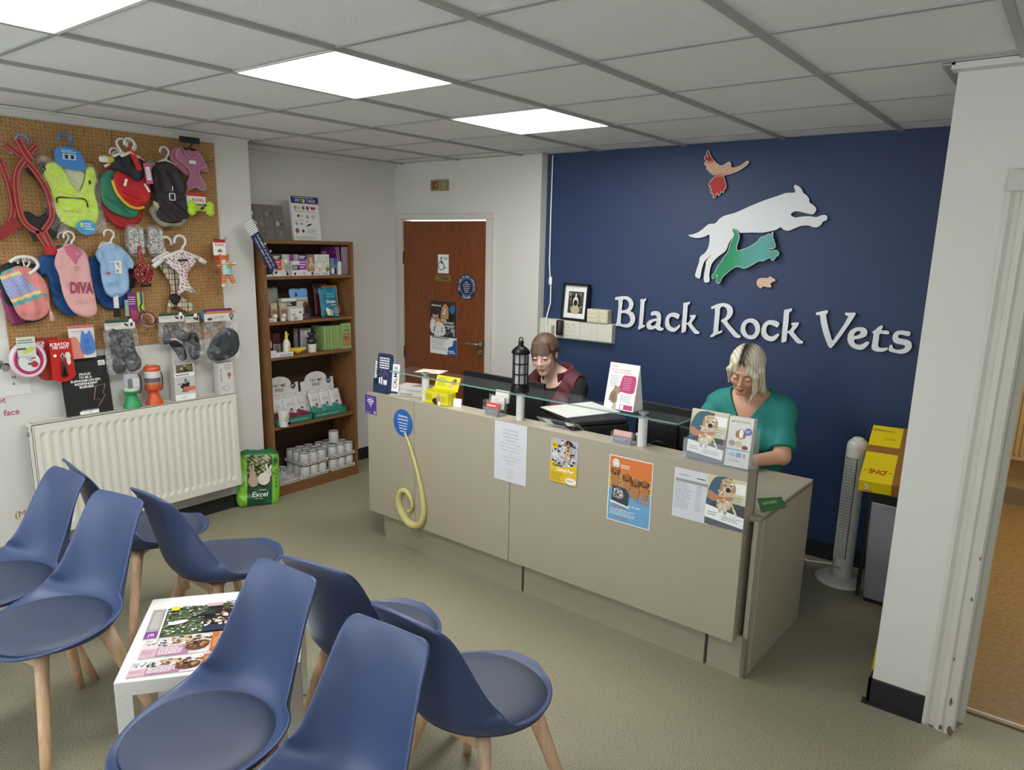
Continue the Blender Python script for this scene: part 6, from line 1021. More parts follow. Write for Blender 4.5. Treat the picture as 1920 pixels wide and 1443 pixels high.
# on top of the bookcase
def p_tags(g, w_, h_):
    g.rect(-w_/2, h_*.84, w_/2, h_, M('#2b2f6b')); g.text('PET', -.055, h_*.905, .022, WHITE, 2).text('TAGS', .05, h_*.905, .022, WHITE, 2).ell(-.012, h_*.9, .013, .015, M('#b8cf3a'), 2).lines(-w_/2+.02, w_/2-.02, h_*.985, h_*.96, 1, WHITE, 2)
    for x, z, r_, c_ in ((-.085, .74, .014, 'gy'), (-.053, .735, .011, 'ye'), (-.018, .74, .012, 'pu'), (.018, .74, .014, 'mg'), (-.065, .56, .010, 'dg'), (-.035, .56, .010, 'ye'), (.01, .54, .012, 'gy'), (.06, .55, .014, 'cr'), (-.085, .38, .012, 'gy'), (-.045, .38, .010, 'gy'), (-.085, .22, .017, 'mg'), (-.035, .215, .011, 'dg')): g.ell(x, h_*z, r_, r_*1.05, cols[c_], 2)
    g.rect(.045, h_*.71, .085, h_*.77, M('#a3242c'), 2).rect(-.005, h_*.43, .015, h_*.445, INK, 2); g.ell(.02, h_*.355, .026, .006, INK, 2, a=.35); g.lines(-.1, .0, h_*.47, h_*.44, 1, cols['gy']).lines(.01, .09, h_*.68, h_*.64, 1, cols['gy']).lines(-.1, .0, h_*.68, h_*.64, 1, cols['gy']).lines(.0, .09, h_*.27, h_*.14, 5, cols['gy']).lines(-.1, .09, h_*.10, h_*.02, 3, cols['gy'])
card('price_board', 'white pet tags price board standing on top of the bookcase', 'sign', (-1.74, 1.17+.435, 1.779), .235, .30, M('#dcdbd4', .4), p_tags, rot=(radians(-5), 0, RW+.02), th=.02)
t = thing('tag_display_board', 'grey felt board with sample pet tags on top of the bookcase', 'display board', (-1.75, 1.17+.03, 1.779), (radians(-9), 0, RW+.05)); fl = M('#77756a', .95, bump=.6, bscale=300, name='grey_felt')
G().box(-.12, .26, 0, .012, 0, .235, fl).build('board', t); g = G(); 
for k_ in range(1, 5): g.box(-.12+k_*.072, -.117+k_*.072, -.002, 0, 0, .23, M('#5f5d54', .9))
for z in (.075, .15): g.box(-.12, .26, -.002, 0, z, z+.003, M('#5f5d54', .9))
g.build('dividers', t); g = G()
for x, z, r_, m_ in ((-.05, .18, .011, INK), (.0, .175, .013, WHITE), (.02, .11, .012, WHITE), (.07, .105, .012, steel), (.08, .04, .008, INK), (.03, .045, .010, steel), (.12, .17, .009, steel), (.16, .18, .012, INK), (.20, .11, .012, WHITE), (.22, .04, .008, steel), (.235, .11, .012, INK)): g.y0 = -.002; g.ell(x, z, r_, r_, m_, 1).ell(x, z, r_*.55, r_*.55, fl, 2).ell(x, z+r_+.006, .003, .006, steel, 1)
g.build('sample_tags', t)
t = thing('hanging_banner', 'navy promotional strip with stars and a striped end hanging over the bookcase corner', 'banner', (-1.575, 1.115, 1.765), (0, radians(-30), RW)) 
g = G(); g.box(-.035, .035, -.001, .001, -.21, .06, M('#1f2a4f', .45)); g.y0 = -.0015; g.text('CALMEX is proven to', .012, -.07, .013, WHITE, 1, rot=-pi/2, bold=.01, wid=.23); g.text('reduce signs of stress', -.012, -.075, .012, WHITE, 1, rot=-pi/2, bold=.01, wid=.22); g.build('strip', t)
g = G(); g.y0 = -.001; g.box(-.035, .035, -.001, .001, .06, .14, WHITE)
for k_ in range(6): g.rect(-.034, .066+k_*.0125, .034, .069+k_*.0125, INK, 1)
g.build('striped_end', t)
def star(g, x, z, r_, mt, k=2): g.pl([(x+(r_ if i % 2 == 0 else r_*.42)*cos(pi/2+i*pi/5), z+(r_ if i % 2 == 0 else r_*.42)*sin(pi/2+i*pi/5)) for i in range(10)], mt, k)
g = G(); g.y0 = -.003
for x, z, r_, c_ in ((.03, -.03, .010, '#dcdcd4'), (.04, -.09, .012, '#d9c68a'), (.05, -.145, .015, '#d9c68a'), (-.055, -.15, .018, '#b8453a'), (-.02, -.13, .006, '#e0dcd0'), (.0, -.205, .012, '#c9c6bc')): star(g, x, z, r_, M(c_), 1)
g.build('stars', t)
# ---------------------------------------------------------------- notices on the counter front
def CF(x, z, y=-.051): return CL(x, y, z)
def poster(name, lab, x, z, w_, h_, base, paint, cat='poster'): return card(name, lab, cat, CF(x, z), w_, h_, base, paint, rot=AC, th=.0008)
pw = M('#d3d4d8', .5, var=.02, name='print_paper')
def p_wifi(g, w_, h_):
    g.text('Free wifi here', 0, h_-.014, .008, WHITE, 1, wid=.06); 
    for r_, wd in ((.012, .007), (.026, .007), (.039, .007)): g.ring(.0, .045, r_, wd, WHITE, 1, radians(48), radians(132), 10)
    g.rect(-.004, .043, .006, .049, WHITE).text('ask', -.03, .02, .005, WHITE).text('reception', -.022, .010, .006, WHITE).ell(.036, .013, .010, .010, M('#b9a6d8'))
poster('wifi_sticker', 'purple wifi sticker at the top left corner of the counter front', -.567, .785, .10, .113, M('#4b2f86', .4), p_wifi, 'sticker')
bl_ = M('#1f5fae', .4); g = G(); g.prism([(.079*cos(a), .079*sin(a)) for a in np.linspace(0, 2*pi, 41)[:-1]], -.001, 0, bl_); g.y0 = -.001
g.text('Guillaume', 0, .04, .013, WHITE, bold=.02).text('Longworm!', 0, .021, .013, WHITE, bold=.02)
for i in range(4): g.lines(-.05+.006*i, .05-.006*i, .004-i*.016, -.006-i*.016, 1, WHITE, 1, fill=.5, al='c')
g.build('round_sticker', loc=CF(-.288, .778), rot=AC, label='round blue sticker with white words on the counter front', cat='sticker')
P = arc([(-.265, .725), (-.235, .68), (-.20, .61), (-.165, .52), (-.135, .43), (-.118, .35), (-.112, .29), (-.125, .235), (-.155, .20), (-.20, .185), (-.25, .195), (-.29, .23), (-.318, .28), (-.322, .325), (-.305, .365), (-.27, .38), (-.235, .365), (-.212, .33), (-.21, .295), (-.225, .268), (-.245, .262)], 6)
N = len(P); R = [.006+.016*min(1, i/(N*.45)) if i < N*.5 else .022-.016*max(0, (i/N-.55)/.45) for i in range(N)]
g = G(); g.tube([(p[0]+.25, 0, p[1]-.18) for p in P], R, M('#c9c07a', .45, var=.05, scale=20, name='cream_yellow_foam'), 12)
for i in range(10, N-6, 9):
    p = Vector((P[i][0]+.25, 0, P[i][1]-.18)); q = Vector((P[i+1][0]+.25, 0, P[i+1][1]-.18))-p; n_ = Vector((-q.z, 0, q.x)).normalized()*R[i]; g.tube([p-n_*.97, p-n_*.7+Vector((0, -R[i]*.72, 0)), p+Vector((0, -R[i]*1.01, 0)), p+n_*.7+Vector((0, -R[i]*.72, 0)), p+n_*.97], .0008, M('#a09a5e'), 4)
g.build('worm_tail', loc=CF(-.25, .18, -.06), rot=AC, label='long pale yellow curled worm shape stuck on the counter front', cat='decoration')
def p_note(g, w_, h_):
    for i, s_ in enumerate(('IF THIS CANDLE IS LIT', 'SOMEONE IS SAYING', 'GOODBYE TO THEIR', 'BELOVED PET.', 'WE ASK THAT YOU SPEAK', 'SOFTLY AND RESPECTFULLY', 'DURING THIS DIFFICULT', 'TIME.', 'THANK YOU FOR YOUR', 'KINDNESS AND', 'SYMPATHY.')): g.text(s_, 0, h_-.04-i*.0175, .0075, cols['gy'] if i > 3 else M('#6f7276'), 1)
    for x, z in ((-.018, .052), (.0, .060), (.018, .052), (0, .034), (-.012, .024), (.014, .024)): g.ring(x, z, .009, .0012, cols['gy'])
poster('paper_notice', 'white paper notice with a paw outline in the middle of the counter front', .502, .605, .208, .308, pw, p_note, 'notice')
def p_can(g, w_, h_):
    g.rect(-w_/2, .08, w_/2, h_, M('#b9bbc4')); blobs(g, -w_/2, .08, w_/2, h_, 110, ['wh', 'gy', 'bl', 'gy', 'dg', 'wh'], .008, 1.02, 71); g.ell(.02, .165, .016, .05, cols['cr'], 18, a=-.2).ell(.03, .20, .022, .012, cols['bk'], 18.5, a=-.3); blobs(g, -.005, .10, .045, .205, 30, ['tn', 'cr', 'og', 'br', 'wh'], .007, 19, 72)
    P_ = [(-w_/2, 0), (w_/2, 0), (w_/2, .105)]+[(w_/2-w_*q/10, .105-.024*sin(pi*q/10)) for q in range(1, 10)]+[(-w_/2, .105)]; g.pl(P_, M('#dfb91e'), 25); g.ell(-w_/2+.026, h_-.03, .019, .019, M('#dfb91e'), 25).lines(-w_/2+.014, -w_/2+.04, h_-.024, h_-.038, 2, INK, 26)
    g.text('Canine', -.035, .085, .014, INK, 27, bold=.03).text('Cared For', .01, .065, .016, WHITE, 27, bold=.03).lines(-w_/2+.006, .0, .048, .008, 5, M('#6a5a1a'), 27, fill=.3).ell(.045, .018, .032, .016, WHITE, 27).lines(.022, .068, .024, .012, 2, M('#6a5a1a'), 28)
poster('poster', 'small yellow poster with a dog photo on the counter front', .83, .675, .156, .212, WHITE, p_can)
def p_pup(g, w_, h_):
    g.rect(-w_/2+.004, .004, w_/2-.004, h_-.004, M('#6aa5c9')).rect(-w_/2+.004, h_-.085, w_/2-.004, h_-.004, M('#d9793a'), 2).ell(-w_/2+.035, h_-.035, .018, .02, WHITE, 3).ring(-w_/2+.035, h_-.035, .010, .002, M('#4a6a8a'), 4).lines(-.05, .01, h_-.035, h_-.055, 2, WHITE, 3)
    g.rect(-w_/2+.004, .155, w_/2-.004, h_-.085, M('#d0a94a'), 2)
    for k_ in range(5): g.rect(-w_/2+.02+k_*.045, .155, -w_/2+.024+k_*.045, h_-.085, M('#a3803a'), 3)
    blobs(g, -w_/2+.006, .157, w_/2-.006, h_-.088, 120, ['tn', 'cr', 'br', 'og', 'tn'], .007, 3.2, 91)
    for x, z, s_ in ((-.075, .235, 1), (-.015, .215, 1), (.03, .20, 1.05), (.075, .205, .95)):
        g.ell(x, z-.03, .020*s_, .045*s_, M('#b57a46'), 22).ell(x, z, .019*s_, .022*s_, M('#a5683a'), 23).ell(x-.016*s_, z-.002, .006, .016*s_, cols['br'], 24, a=.2).ell(x+.016*s_, z-.002, .006, .016*s_, cols['br'], 24, a=-.2).ell(x, z-.010, .006, .005, INK, 25).ell(x-.007, z+.004, .002, .002, INK, 25).ell(x+.007, z+.004, .002, .002, INK, 25)
    g.pl([(-.09, .10), (-.005, .085), (.0, .14), (-.015, .165), (-.085, .17)], M('#3c4048'), 26).pl(smooth_loop([(-.08, .115), (-.078, .15), (-.055, .163), (-.032, .15), (-.03, .115)], 2), cols['gy'], 27); blobs(g, -.08, .112, -.03, .16, 26, ['gy', 'wh', 'gy', 'bk'], .006, 27.5, 92); g.ell(-.055, .13, .006, .005, INK, 33).ell(-.065, .142, .003, .003, INK, 33).ell(-.046, .142, .003, .003, INK, 33).pl([(-.095, .098), (.005, .082), (.005, .075), (-.095, .09)], WHITE, 27)
    g.text('PUPPIES UNDER', .052, .135, .010, M('#d9692a'), 11, bold=.03).text('12 WEEKS?', .07, .117, .010, M('#d9692a'), 11, bold=.03).text('Puppy parties', -.05, .073, .009, M('#d9692a'), 5, bold=.03).lines(-.095, .045, .062, .03, 4, WHITE, 3, fill=.3).lines(-.095, .075, .09, .082, 1, WHITE, 3).lines(-.07, .02, .026, .014, 1, M('#d9692a'), 4)
poster('poster', 'orange and blue poster of puppies behind a fence on the counter front', 1.19, .562, .22, .308, WHITE, p_pup)
def p_list(g, w_, h_):
    g.lines(-.065, -.01, h_-.025, h_-.03, 1, INK).lines(.02, .065, h_-.025, h_-.035, 1, INK).rect(-.075, h_-.058, .07, h_-.045, cols['gy'], 1)
    for k_ in range(13): g.lines(-.075, .0, h_-.062-k_*.009, h_-.068-k_*.009, 1, M('#8d9096'), 2).lines(.02, .05, h_-.062-k_*.009, h_-.068-k_*.009, 1, M('#8d9096'), 2); 
poster('paper_notice', 'white printed list left of the dog photo at the right end of the counter', 1.484, .662, .165, .217, pw, p_list, 'notice')
def p_dog(g, w_, h_, k=0):
    g.rect(-w_/2, .07, w_/2, h_, M('#cfc9a8'), 1).rect(.02, h_-.06, w_/2-.004, h_-.015, WHITE, 2).lines(.025, w_/2-.008, h_-.07, h_-.12, 4, cols['gy'], 2)
    g.rect(-w_/2, .06, w_/2, .11, M('#4a4850'), 2).pl([(-w_/2, 0), (w_/2, 0), (w_/2, .06), (-w_/2, .085)], WHITE, 12)
    g.pl(smooth_loop([(-.078, .085), (-.076, h_-.06), (-.055, h_-.012), (-.03, h_), (.005, h_), (.01, h_-.03), (-.012, .165), (-.03, .12), (-.05, .10)], 2), M('#3d6673'), 3); g.pl([(-.004, h_-.001), (.022, h_-.001), (.014, h_-.022), (.0, h_-.018)], cols['br'], 4)
    g.pl(smooth_loop([(-.078, .12), (-.05, .105), (.0, .112), (.03, .125), (.026, .138), (-.01, .130), (-.045, .135), (-.07, .15)], 2), M('#b98062'), 9)
    cu = ['cr', 'wh', 'cr', 'tn']; g.pl(smooth_loop([(-.036, .085), (-.03, .14), (-.018, .165), (.025, .165), (.03, .13), (.022, .09), (.0, .075)], 2), M('#cfbf9f'), 6); blobs(g, -.036, .08, .03, .16, 40, cu, .007, 6.2, 81)
    g.pl(smooth_loop([(-.022, .185), (-.012, .207), (.012, .210), (.030, .195), (.034, .165), (.016, .148), (-.012, .152), (-.024, .165)], 2), M('#cfbf9f'), 12.5); blobs(g, -.026, .15, .036, .208, 46, cu, .007, 12.7, 82)
    g.ell(.008, .163, .011, .010, M('#3a2d26'), 20).ell(.010, .170, .005, .004, INK, 21).ell(-.006, .181, .0035, .0035, INK, 21).ell(.018, .183, .0035, .0035, INK, 21).ell(-.020, .172, .006, .02, cols['tn'], 20).ell(.032, .172, .006, .018, cols['tn'], 20)
    g.ell(-.020, .082, .008, .024, M('#d9cfb8'), 12).ell(.002, .078, .008, .024, M('#d9cfb8'), 12); g.pl([(.018, .118), (.03, .112), (.042, .086), (.034, .08)], M('#b4c46a'), 12).pl([(.034, .086), (.042, .088), (.056, .060), (.048, .054)], M('#ded6c4'), 12.5)
    g.lines(-w_/2+.01, -.03, .06, .04, 2, cols['gy'], 14).lines(-.01, w_/2-.01, .05, .03, 3, cols['gy'], 14).pl([(-w_/2, 0), (w_/2, 0), (w_/2, .014), (-w_/2, .03)], M('#5d5f66'), 14)
poster('poster', 'poster of a cream dog with a bandaged leg at the counter front right end', 1.633, .667, .165, .213, WHITE, p_dog)
# ---------------------------------------------------------------- things on the counter upstand and desk
CT = .919
def on_ct(x, y, z=CT): return CL(x, y, z)
t = thing('leaflet_display', 'navy leaflet display with white side panels at the left end of the counter', 'leaflet display', on_ct(-.50, -.01), (radians(-6), 0, AC+radians(2)))
def p_cal(g):
    for i in range(5): g.lines(-.042, .045, .205-i*.014, .197-i*.014, 1, WHITE, 1, fill=1, rag=.1, al='c')
    for x, z in ((-.02, .13), (.01, .125), (.03, .11), (.0, .105), (-.03, .10)): g.ring(x, z, .007, .0015, M('#b98a98'))
    g.rect(-.038, .05, -.026, .085, WHITE).rect(-.02, .045, -.008, .09, WHITE).rect(0, .045, .034, .075, WHITE).lines(-.03, .03, .035, .028, 1, WHITE)
g = G(); g.prism(smooth_loop([(-.055, 0), (.055, 0)], 1)+[(.058, .20), (.055, .222), (.04, .228), (-.04, .228), (-.055, .222), (-.058, .2)], -.006, .01, nb); g.y0 = -.006; p_cal(g); g.box(-.058, .058, -.03, -.028, 0, .05, nb).box(-.058, -.055, -.03, 0, 0, .08, nb).box(.055, .058, -.03, 0, 0, .08, nb); g.build('leaflet_rack', t)
for s_, lb in ((-1, 'left'), (1, 'right')):
    g = G(); g.T = at(s_*.078, .014, 0, rz=s_*.25); g.box(-.024, .024, 0, .003, 0, .175, WHITE); g.y0 = 0; g.text('CALMEX', 0, .10, .024, INK, 1, rot=pi/2, wid=None, bold=.01); g.rect(-.024, .002, .024, .016, nb); g.build('side_panel', t)
G().add([(.0, .02, 0), (.10, .03, 0), (.06, .06, 0), (.05, .02, .07), (.02, .02, 0)], [(0, 1, 3), (1, 2, 3), (0, 2, 1), (0, 3, 2)], M('#15171f')).build('support_foot', t)
G().box(-.09, .09, -.06, .06, 0, .028, M('#b9b4a8', .5)).box(-.075, .0, -.061, -.06, .006, .02, cols['gy']).build('flat_carton', loc=on_ct(-.31, .07, .93-.01), rot=AC+.5, bevel=.002, label='pale flat carton behind the navy leaflet display', cat='box')
G().box(-.10, .10, -.05, .05, 0, .022, M('#c6c0b4', .5)).build('flat_carton', loc=on_ct(-.33, .10, .948), rot=AC+.3, bevel=.002, label='upper pale flat carton in the pile behind the leaflet display', cat='box')
g = G(); g.T = at(rx=-pi/2); g.prism([(0, 0), (.16, 0), (.16, .12), (0, .12)], 0, .002, M('#d6ab98', .5)); g.y0 = -.0; g.rect(.01, .008, .15, .11, M('#d9d3c6'), 1).lines(.02, .13, .09, .05, 3, cols['gy'], 2); g.build('loose_leaflet', loc=CL(-.28, .03, 1.0645), rot=AC+.35, label='loose pink edged leaflet lying on the left end of the glass shelf', cat='leaflet')
t = thing('leaflet_box', 'bright yellow leaflet box with a dog picture on the counter', 'leaflet box', on_ct(-.045, .0), AC+.06); yw = M('#d8d01e', .45); g = G()
g.box(-.085, .085, -.03, .035, 0, .003, yw).box(-.085, .085, -.03, -.028, 0, .07, yw).box(-.085, -.083, -.03, .035, 0, .075, yw).box(.083, .085, -.03, .035, 0, .07, yw).box(-.085, .085, .033, .035, 0, .08, yw); g.y0 = -.0305; g.lines(-.075, -.03, .055, .02, 5, M('#7a7a2a')).ell(.0, .02, .03, .018, cols['bk']).ell(.015, .035, .014, .03, cols['tn'], 2).ell(.01, .055, .012, .010, cols['cr'], 3).ell(.02, .01, .01, .012, WHITE, 3).lines(.035, .075, .05, .02, 3, M('#8a8a2a')); g.build('tray', t, bevel=.0008)
g = G(); g.T = at(.012, .033, .072, rx=radians(-22)); g.box(-.085, .085, 0, .002, 0, .08, yw); g.y0 = 0; g.lines(-.07, .0, .07, .02, 6, M('#8a8a2a')).ell(.045, .05, .02, .014, cols['tn']).ell(.05, .06, .012, .010, cols['br'], 2).ell(.03, .025, .018, .01, cols['cr']); g.build('raised_lid', t)
G().box(-.025, .025, -.001, .001, 0, .045, WHITE).build('price_card', loc=on_ct(.075, .01), rot=(radians(-12), 0, AC+.2), label='tiny white card propped beside the yellow leaflet box', cat='card')
t = thing('card_holder', 'clear tiered holder with red and white appointment cards on the counter', 'card holder', on_ct(.345, .0), AC); ac = clear('clear_acrylic', '#dfe8ea', .13, .05)
g = G()
for k_ in range(3): g.box(-.05, .05, -.03+k_*.025, -.0285+k_*.025, .0+k_*.03, .045+k_*.03, ac)
g.box(-.05, -.048, -.03, .045, 0, .08, ac).box(.048, .05, -.03, .045, 0, .08, ac).box(-.05, .05, -.03, .045, 0, .002, ac); g.build('tiers', t)
for k_, c_ in enumerate(('#c9432e', '#d5d3cc', '#d5d3cc')):
    g = G(); g.T = at((.0, .012, .02)[k_], -.02+k_*.027, .006+k_*.03, rx=radians(-10)); g.box(-.044, .044, 0, .012, 0, .062, M(c_, .5)); g.y0 = 0
    if k_ == 0: g.rect(-.044, .0, .044, .034, M('#4f4a5a')).text('care card', .0, .018, .009, cols['pk'], 2).lines(-.035, .035, .055, .04, 1, WHITE)
    else: g.ring(-.005, .045, .007, .0015, cols['gy']).lines(-.03, .03, .03, .01, 2, cols['gy'])
    g.build('cards', t)
t = thing('sign_holder', 'clear slanted sign holder facing the staff on the counter', 'sign holder', on_ct(.74, .02), AC+.02)
g = G(); g.T = at(0, .035, .0, rx=radians(52)); g.box(-.125, .125, 0, .003, 0, .06, ac); g.rect(-.09, .0, -.04, .055, WHITE, 0).rect(.04, .0, .09, .055, WHITE, 0).rect(-.045, .005, .04, .05, M('#4a4f63'), 1); g.build('slanted_panel', t); G().box(-.06, .06, -.03, .04, 0, .002, ac).build('base_plate', t)
t = thing('card_holder', 'small clear holder with pink cards beside the right shelf post', 'card holder', on_ct(1.115, .0), AC+.05)
g = G(); g.box(-.05, .05, -.03, -.0285, 0, .035, ac).box(-.05, -.048, -.03, .02, 0, .05, ac).box(.048, .05, -.03, .02, 0, .05, ac).box(-.05, .05, -.03, .02, 0, .002, ac); g.build('holder', t)
g = G(); g.T = at(0, -.02, .003, rx=radians(-12)); g.box(-.045, .045, 0, .014, 0, .055, M('#d8a99c', .5)); g.y0 = 0; g.rect(-.045, 0, .045, .030, M('#5a5666')).lines(-.035, .03, .024, .010, 2, cols['pk'], 2); g.build('cards', t)
G().lathe([(.012, 0), (.013, .03), (.016, .034), (.016, .045), (.001, .047)], Wb, 16).build('small_bottle', loc=on_ct(1.17, .045), label='tiny white capped bottle behind the pink card holder', cat='bottle')
# large two-part leaflet holder
t = thing('leaflet_holder', 'large clear leaflet holder with two stacks of leaflets at the right end of the counter', 'leaflet holder', on_ct(1.567, .0), (radians(0), 0, AC))
g = G(); g.box(-.14, .145, -.045, -.042, 0, .09, ac).box(-.14, .145, .05, .053, 0, .16, ac).box(-.14, .145, -.045, .05, 0, .003, ac).box(-.14, -.137, -.045, .05, 0, .09, ac).box(.142, .145, -.045, .05, 0, .15, ac).box(.032, .035, -.045, .05, 0, .15, ac); g.build('clear_holder', t)
g = G(); g.T = at(-.052, -.028, .008, rx=radians(-9)); g.box(-.08, .08, 0, .02, 0, .205, Wb); g.y0 = 0; g.T = g.T @ Matrix.Diagonal((1, 1, .89, 1)); p_dog(g, .16, .225); g.build('leaflet_stack', t, label='leaflets with the bandaged dog photo')
g = G(); g.T = at(.088, -.034, .008, rx=radians(-7)); g.box(-.050, .050, 0, .035, 0, .202, Wb); g.y0 = 0; g.T = g.T @ Matrix.Diagonal((.95, 1, .9, 1))
g.text('Black Rock Vets', .01, .205, .008, nvy, 1, wid=.06).ell(-.035, .203, .010, .004, cols['gy'], 1, a=.3); g.ell(.005, .15, .018, .024, M('#b98a72'), 1).ell(.006, .152, .009, .02, WHITE, 2).ell(-.012, .148, .007, .016, M('#a5714f'), 2).ell(.02, .148, .007, .016, M('#a5714f'), 2).ell(.035, .165, .016, .016, M('#4f6fae'), 3).lines(.024, .046, .172, .158, 2, WHITE, 4).ell(-.03, .105, .014, .014, cols['gy'], 2).ell(-.0, .105, .017, .014, cols['cr'], 2).ell(.028, .092, .014, .010, cols['br'], 2)
g.rect(-.052, .075, .052, .080, M('#6f86b8')).ell(-.02, .055, .018, .010, cols['bl'], 2).rect(-.005, .045, .018, .065, M('#6f86b8'), 2).ell(.03, .055, .004, .010, M('#b8453a'), 3).lines(-.035, .03, .035, .02, 2, cols['gy'], 2); g.build('leaflet_stack', t, label='narrow white practice leaflets')
# lantern on the glass shelf
t = thing('lantern', 'dark metal lantern with frosted panes standing on the glass shelf', 'lantern', CL(.49, .03, 1.0625), AC+.3); bm = M('#1c1a19', .35, .6, name='blackened_metal')
G().lathe([(.050, 0), (.050, .025), (.043, .032), (.041, .038)], bm, 8).build('base', t)
g = G()
for k_ in range(8): a = 2*pi*k_/8+.2; g.tube([(.038*cos(a), .038*sin(a), .03), (.038*cos(a), .038*sin(a), .195)], .003, bm, 6)
for z in (.04, .09, .142, .192): g.tube([(.038*cos(a), .038*sin(a), z) for a in np.linspace(0, 2*pi, 17)[:-1]], .003, bm, 6, True)
cg = g.build('cage', t); G().lathe([(.035, .035), (.035, .193)], M('#a39fa2', .5, var=.1, name='frosted_pane'), 16).build('panes', cg)
G().lathe([(.047, .193), (.048, .198), (.043, .208), (.030, .222), (.016, .230), (.012, .24), (.016, .248), (.008, .256), (.001, .258)], bm, 20).tube([(.010*cos(a), 0, .262+.010*sin(a)) for a in np.linspace(0, 2*pi, 13)[:-1]], .003, bm, 6, True).build('roof', t)
# tent card
t = thing('tent_card', 'white A-shaped card with a pink speech bubble and a cat on the glass shelf', 'sign', CL(1.07, .015, 1.0625), AC-.03); 
g = G(); g.T = at(0, 0, 0, rx=radians(-12)); g.prism([(-.078, 0), (.078, 0), (.078, .21), (-.078, .21)], -.001, 0, WHITE); g.y0 = -.001
g.text('Please...', -.045, .195, .008, M('#b0406a'), 1).text('do you call complete', -.015, .180, .008, M('#b0406a'), 1).text('control out of reach?', -.01, .168, .008, M('#b0406a'), 1).lines(-.065, -.015, .155, .10, 6, cols['gy'], 1, fill=.3)
pkm = M('#c2326e', .4); g.pl(smooth_loop([(-.003, .085), (.06, .08), (.07, .11), (.066, .155), (.03, .158), (.002, .155), (-.008, .12)], 3), pkm, 1).pl([(-.002, .095), (.012, .086), (-.006, .078)], pkm, 2); g.lines(.006, .058, .15, .09, 6, cols['pk'], 3, fill=.3)
g.ell(-.035, .045, .022, .042, M('#8f7a5c'), 1).ell(-.022, .085, .019, .018, M('#a58c68'), 2).pl([(-.038, .092), (-.034, .112), (-.025, .10)], M('#8f7a5c'), 3).pl([(-.018, .10), (-.008, .112), (-.005, .093)], M('#8f7a5c'), 3).ell(-.05, .018, .02, .018, WHITE, 2).ell(-.022, .015, .008, .018, M('#c9b79a'), 3); 
for k_ in range(5): g.rect(-.05+.003*k_, .03+k_*.011, -.024, .033+k_*.011, M('#4f4232'), 3.5)
g.lines(-.0, .065, .07, .035, 5, cols['gy'], 1, fill=.3).rect(.005, .004, .072, .026, pkm).rect(.008, .006, .026, .024, WHITE, 2); g.build('front_face', t)
g = G(); g.T = at(0, .085, 0, rx=radians(12)); g.box(-.078, .078, 0, .001, 0, .21, WHITE); g.build('back_face', t); G().add([(.078, 0, 0), (.078, .085, 0), (.078, .043, .2), (.0775, 0, 0), (.0775, .085, 0), (.0775, .043, .2)], [(0, 1, 2), (5, 4, 3)], WHITE).build('side_gusset', t)
# monitors, printer, small things on the desk
mb = M('#101114', .4, name='black_monitor_plastic')
def monitor(x, y, rz, lab, wd=.52, hh=.31, z0=.80):
    t = thing('monitor', lab, 'monitor', CL(x, y, .72), rz)
    sh_ = G().box(-wd/2, wd/2, -.012, .012, z0-.72, z0-.72+hh, mb).build('screen_housing', t, bevel=.004); G().box(-.14, .14, -.04, -.012, z0-.72+.05, z0-.72+hh-.08, mb).build('rear_bulge', sh_, bevel=.008)
    st_ = G().box(-.03, .03, -.05, -.025, 0, z0-.72+.16, mb).build('stand', t, bevel=.003); G().box(-.11, .11, -.09, .07, 0, .012, mb).build('stand_base', st_, bevel=.004); g = G(); g.y0 = .0125; g.T = at(rz=pi); g.y0 = -.0125; g.rect(-wd/2+.01, z0-.71, wd/2-.01, z0-.72+hh-.01, M('#2a3440', .25)); g.build('display_face', sh_); return t
monitor(.12, .34, radians(-2), 'black monitor seen from behind, left of the lantern', .60, .25, .80); monitor(1.20, .36, radians(-6), 'black monitor seen from behind, beside the woman in teal', .46, .24, .80)
t = thing('printer', 'black printer with blank paper on top behind the counter', 'printer', CL(.735, .255, .72), radians(-32)); bp_ = M('#17181b', .45)
pb_ = G().box(-.19, .20, -.16, .15, 0, .215, bp_).build('printer_body', t, bevel=.012, seg=3); G().box(-.185, .195, -.155, .145, .217, .24, M('#1f2124', .4)).build('scanner_lid', t, bevel=.008); G().box(.03, .17, -.175, -.16, .08, .15, M('#24262a', .35)).build('control_panel', pb_)
G().box(-.13, .13, -.16, .16, 0, .004, M('#cfcfc6', .6)).build('paper_stack', loc=CL(.70, .265, .961), rot=radians(-32)+.15, label='blank white papers lying on the printer lid', cat='paper')
g = G(); g.tube(arc([(1.10, 0, .73), (1.09, .0, .82), (1.14, 0, .88), (1.19, 0, .885)]), .003, BLACK, 6); g.build('monitor_cable', loc=CL(0, .24, 0), rot=AC, label='thin black cable looping behind the right monitor', cat='cable')
t = thing('folded_leaflet', 'green and white folded leaflet on the desk at the counter end', 'leaflet', CL(1.735, .085, .7205), radians(62))
g = G(); g.T = at(rx=radians(-30)); g.prism([(0, 0), (.14, 0), (.13, .05), (0, .06)], 0, .0008, M('#2f6a3a', .45)); g.y0 = 0; g.text('NATURAL', .06, .035, .012, M('#b8cf8a'), 1, bold=.02); g.build('green_cover', t); g = G(); g.T = at(rx=radians(-60)); g.prism([(0, 0), (.14, 0), (.14, .055), (0, .05)], 0, .0008, M('#c6cdb8', .5)); g.build('white_page', t)
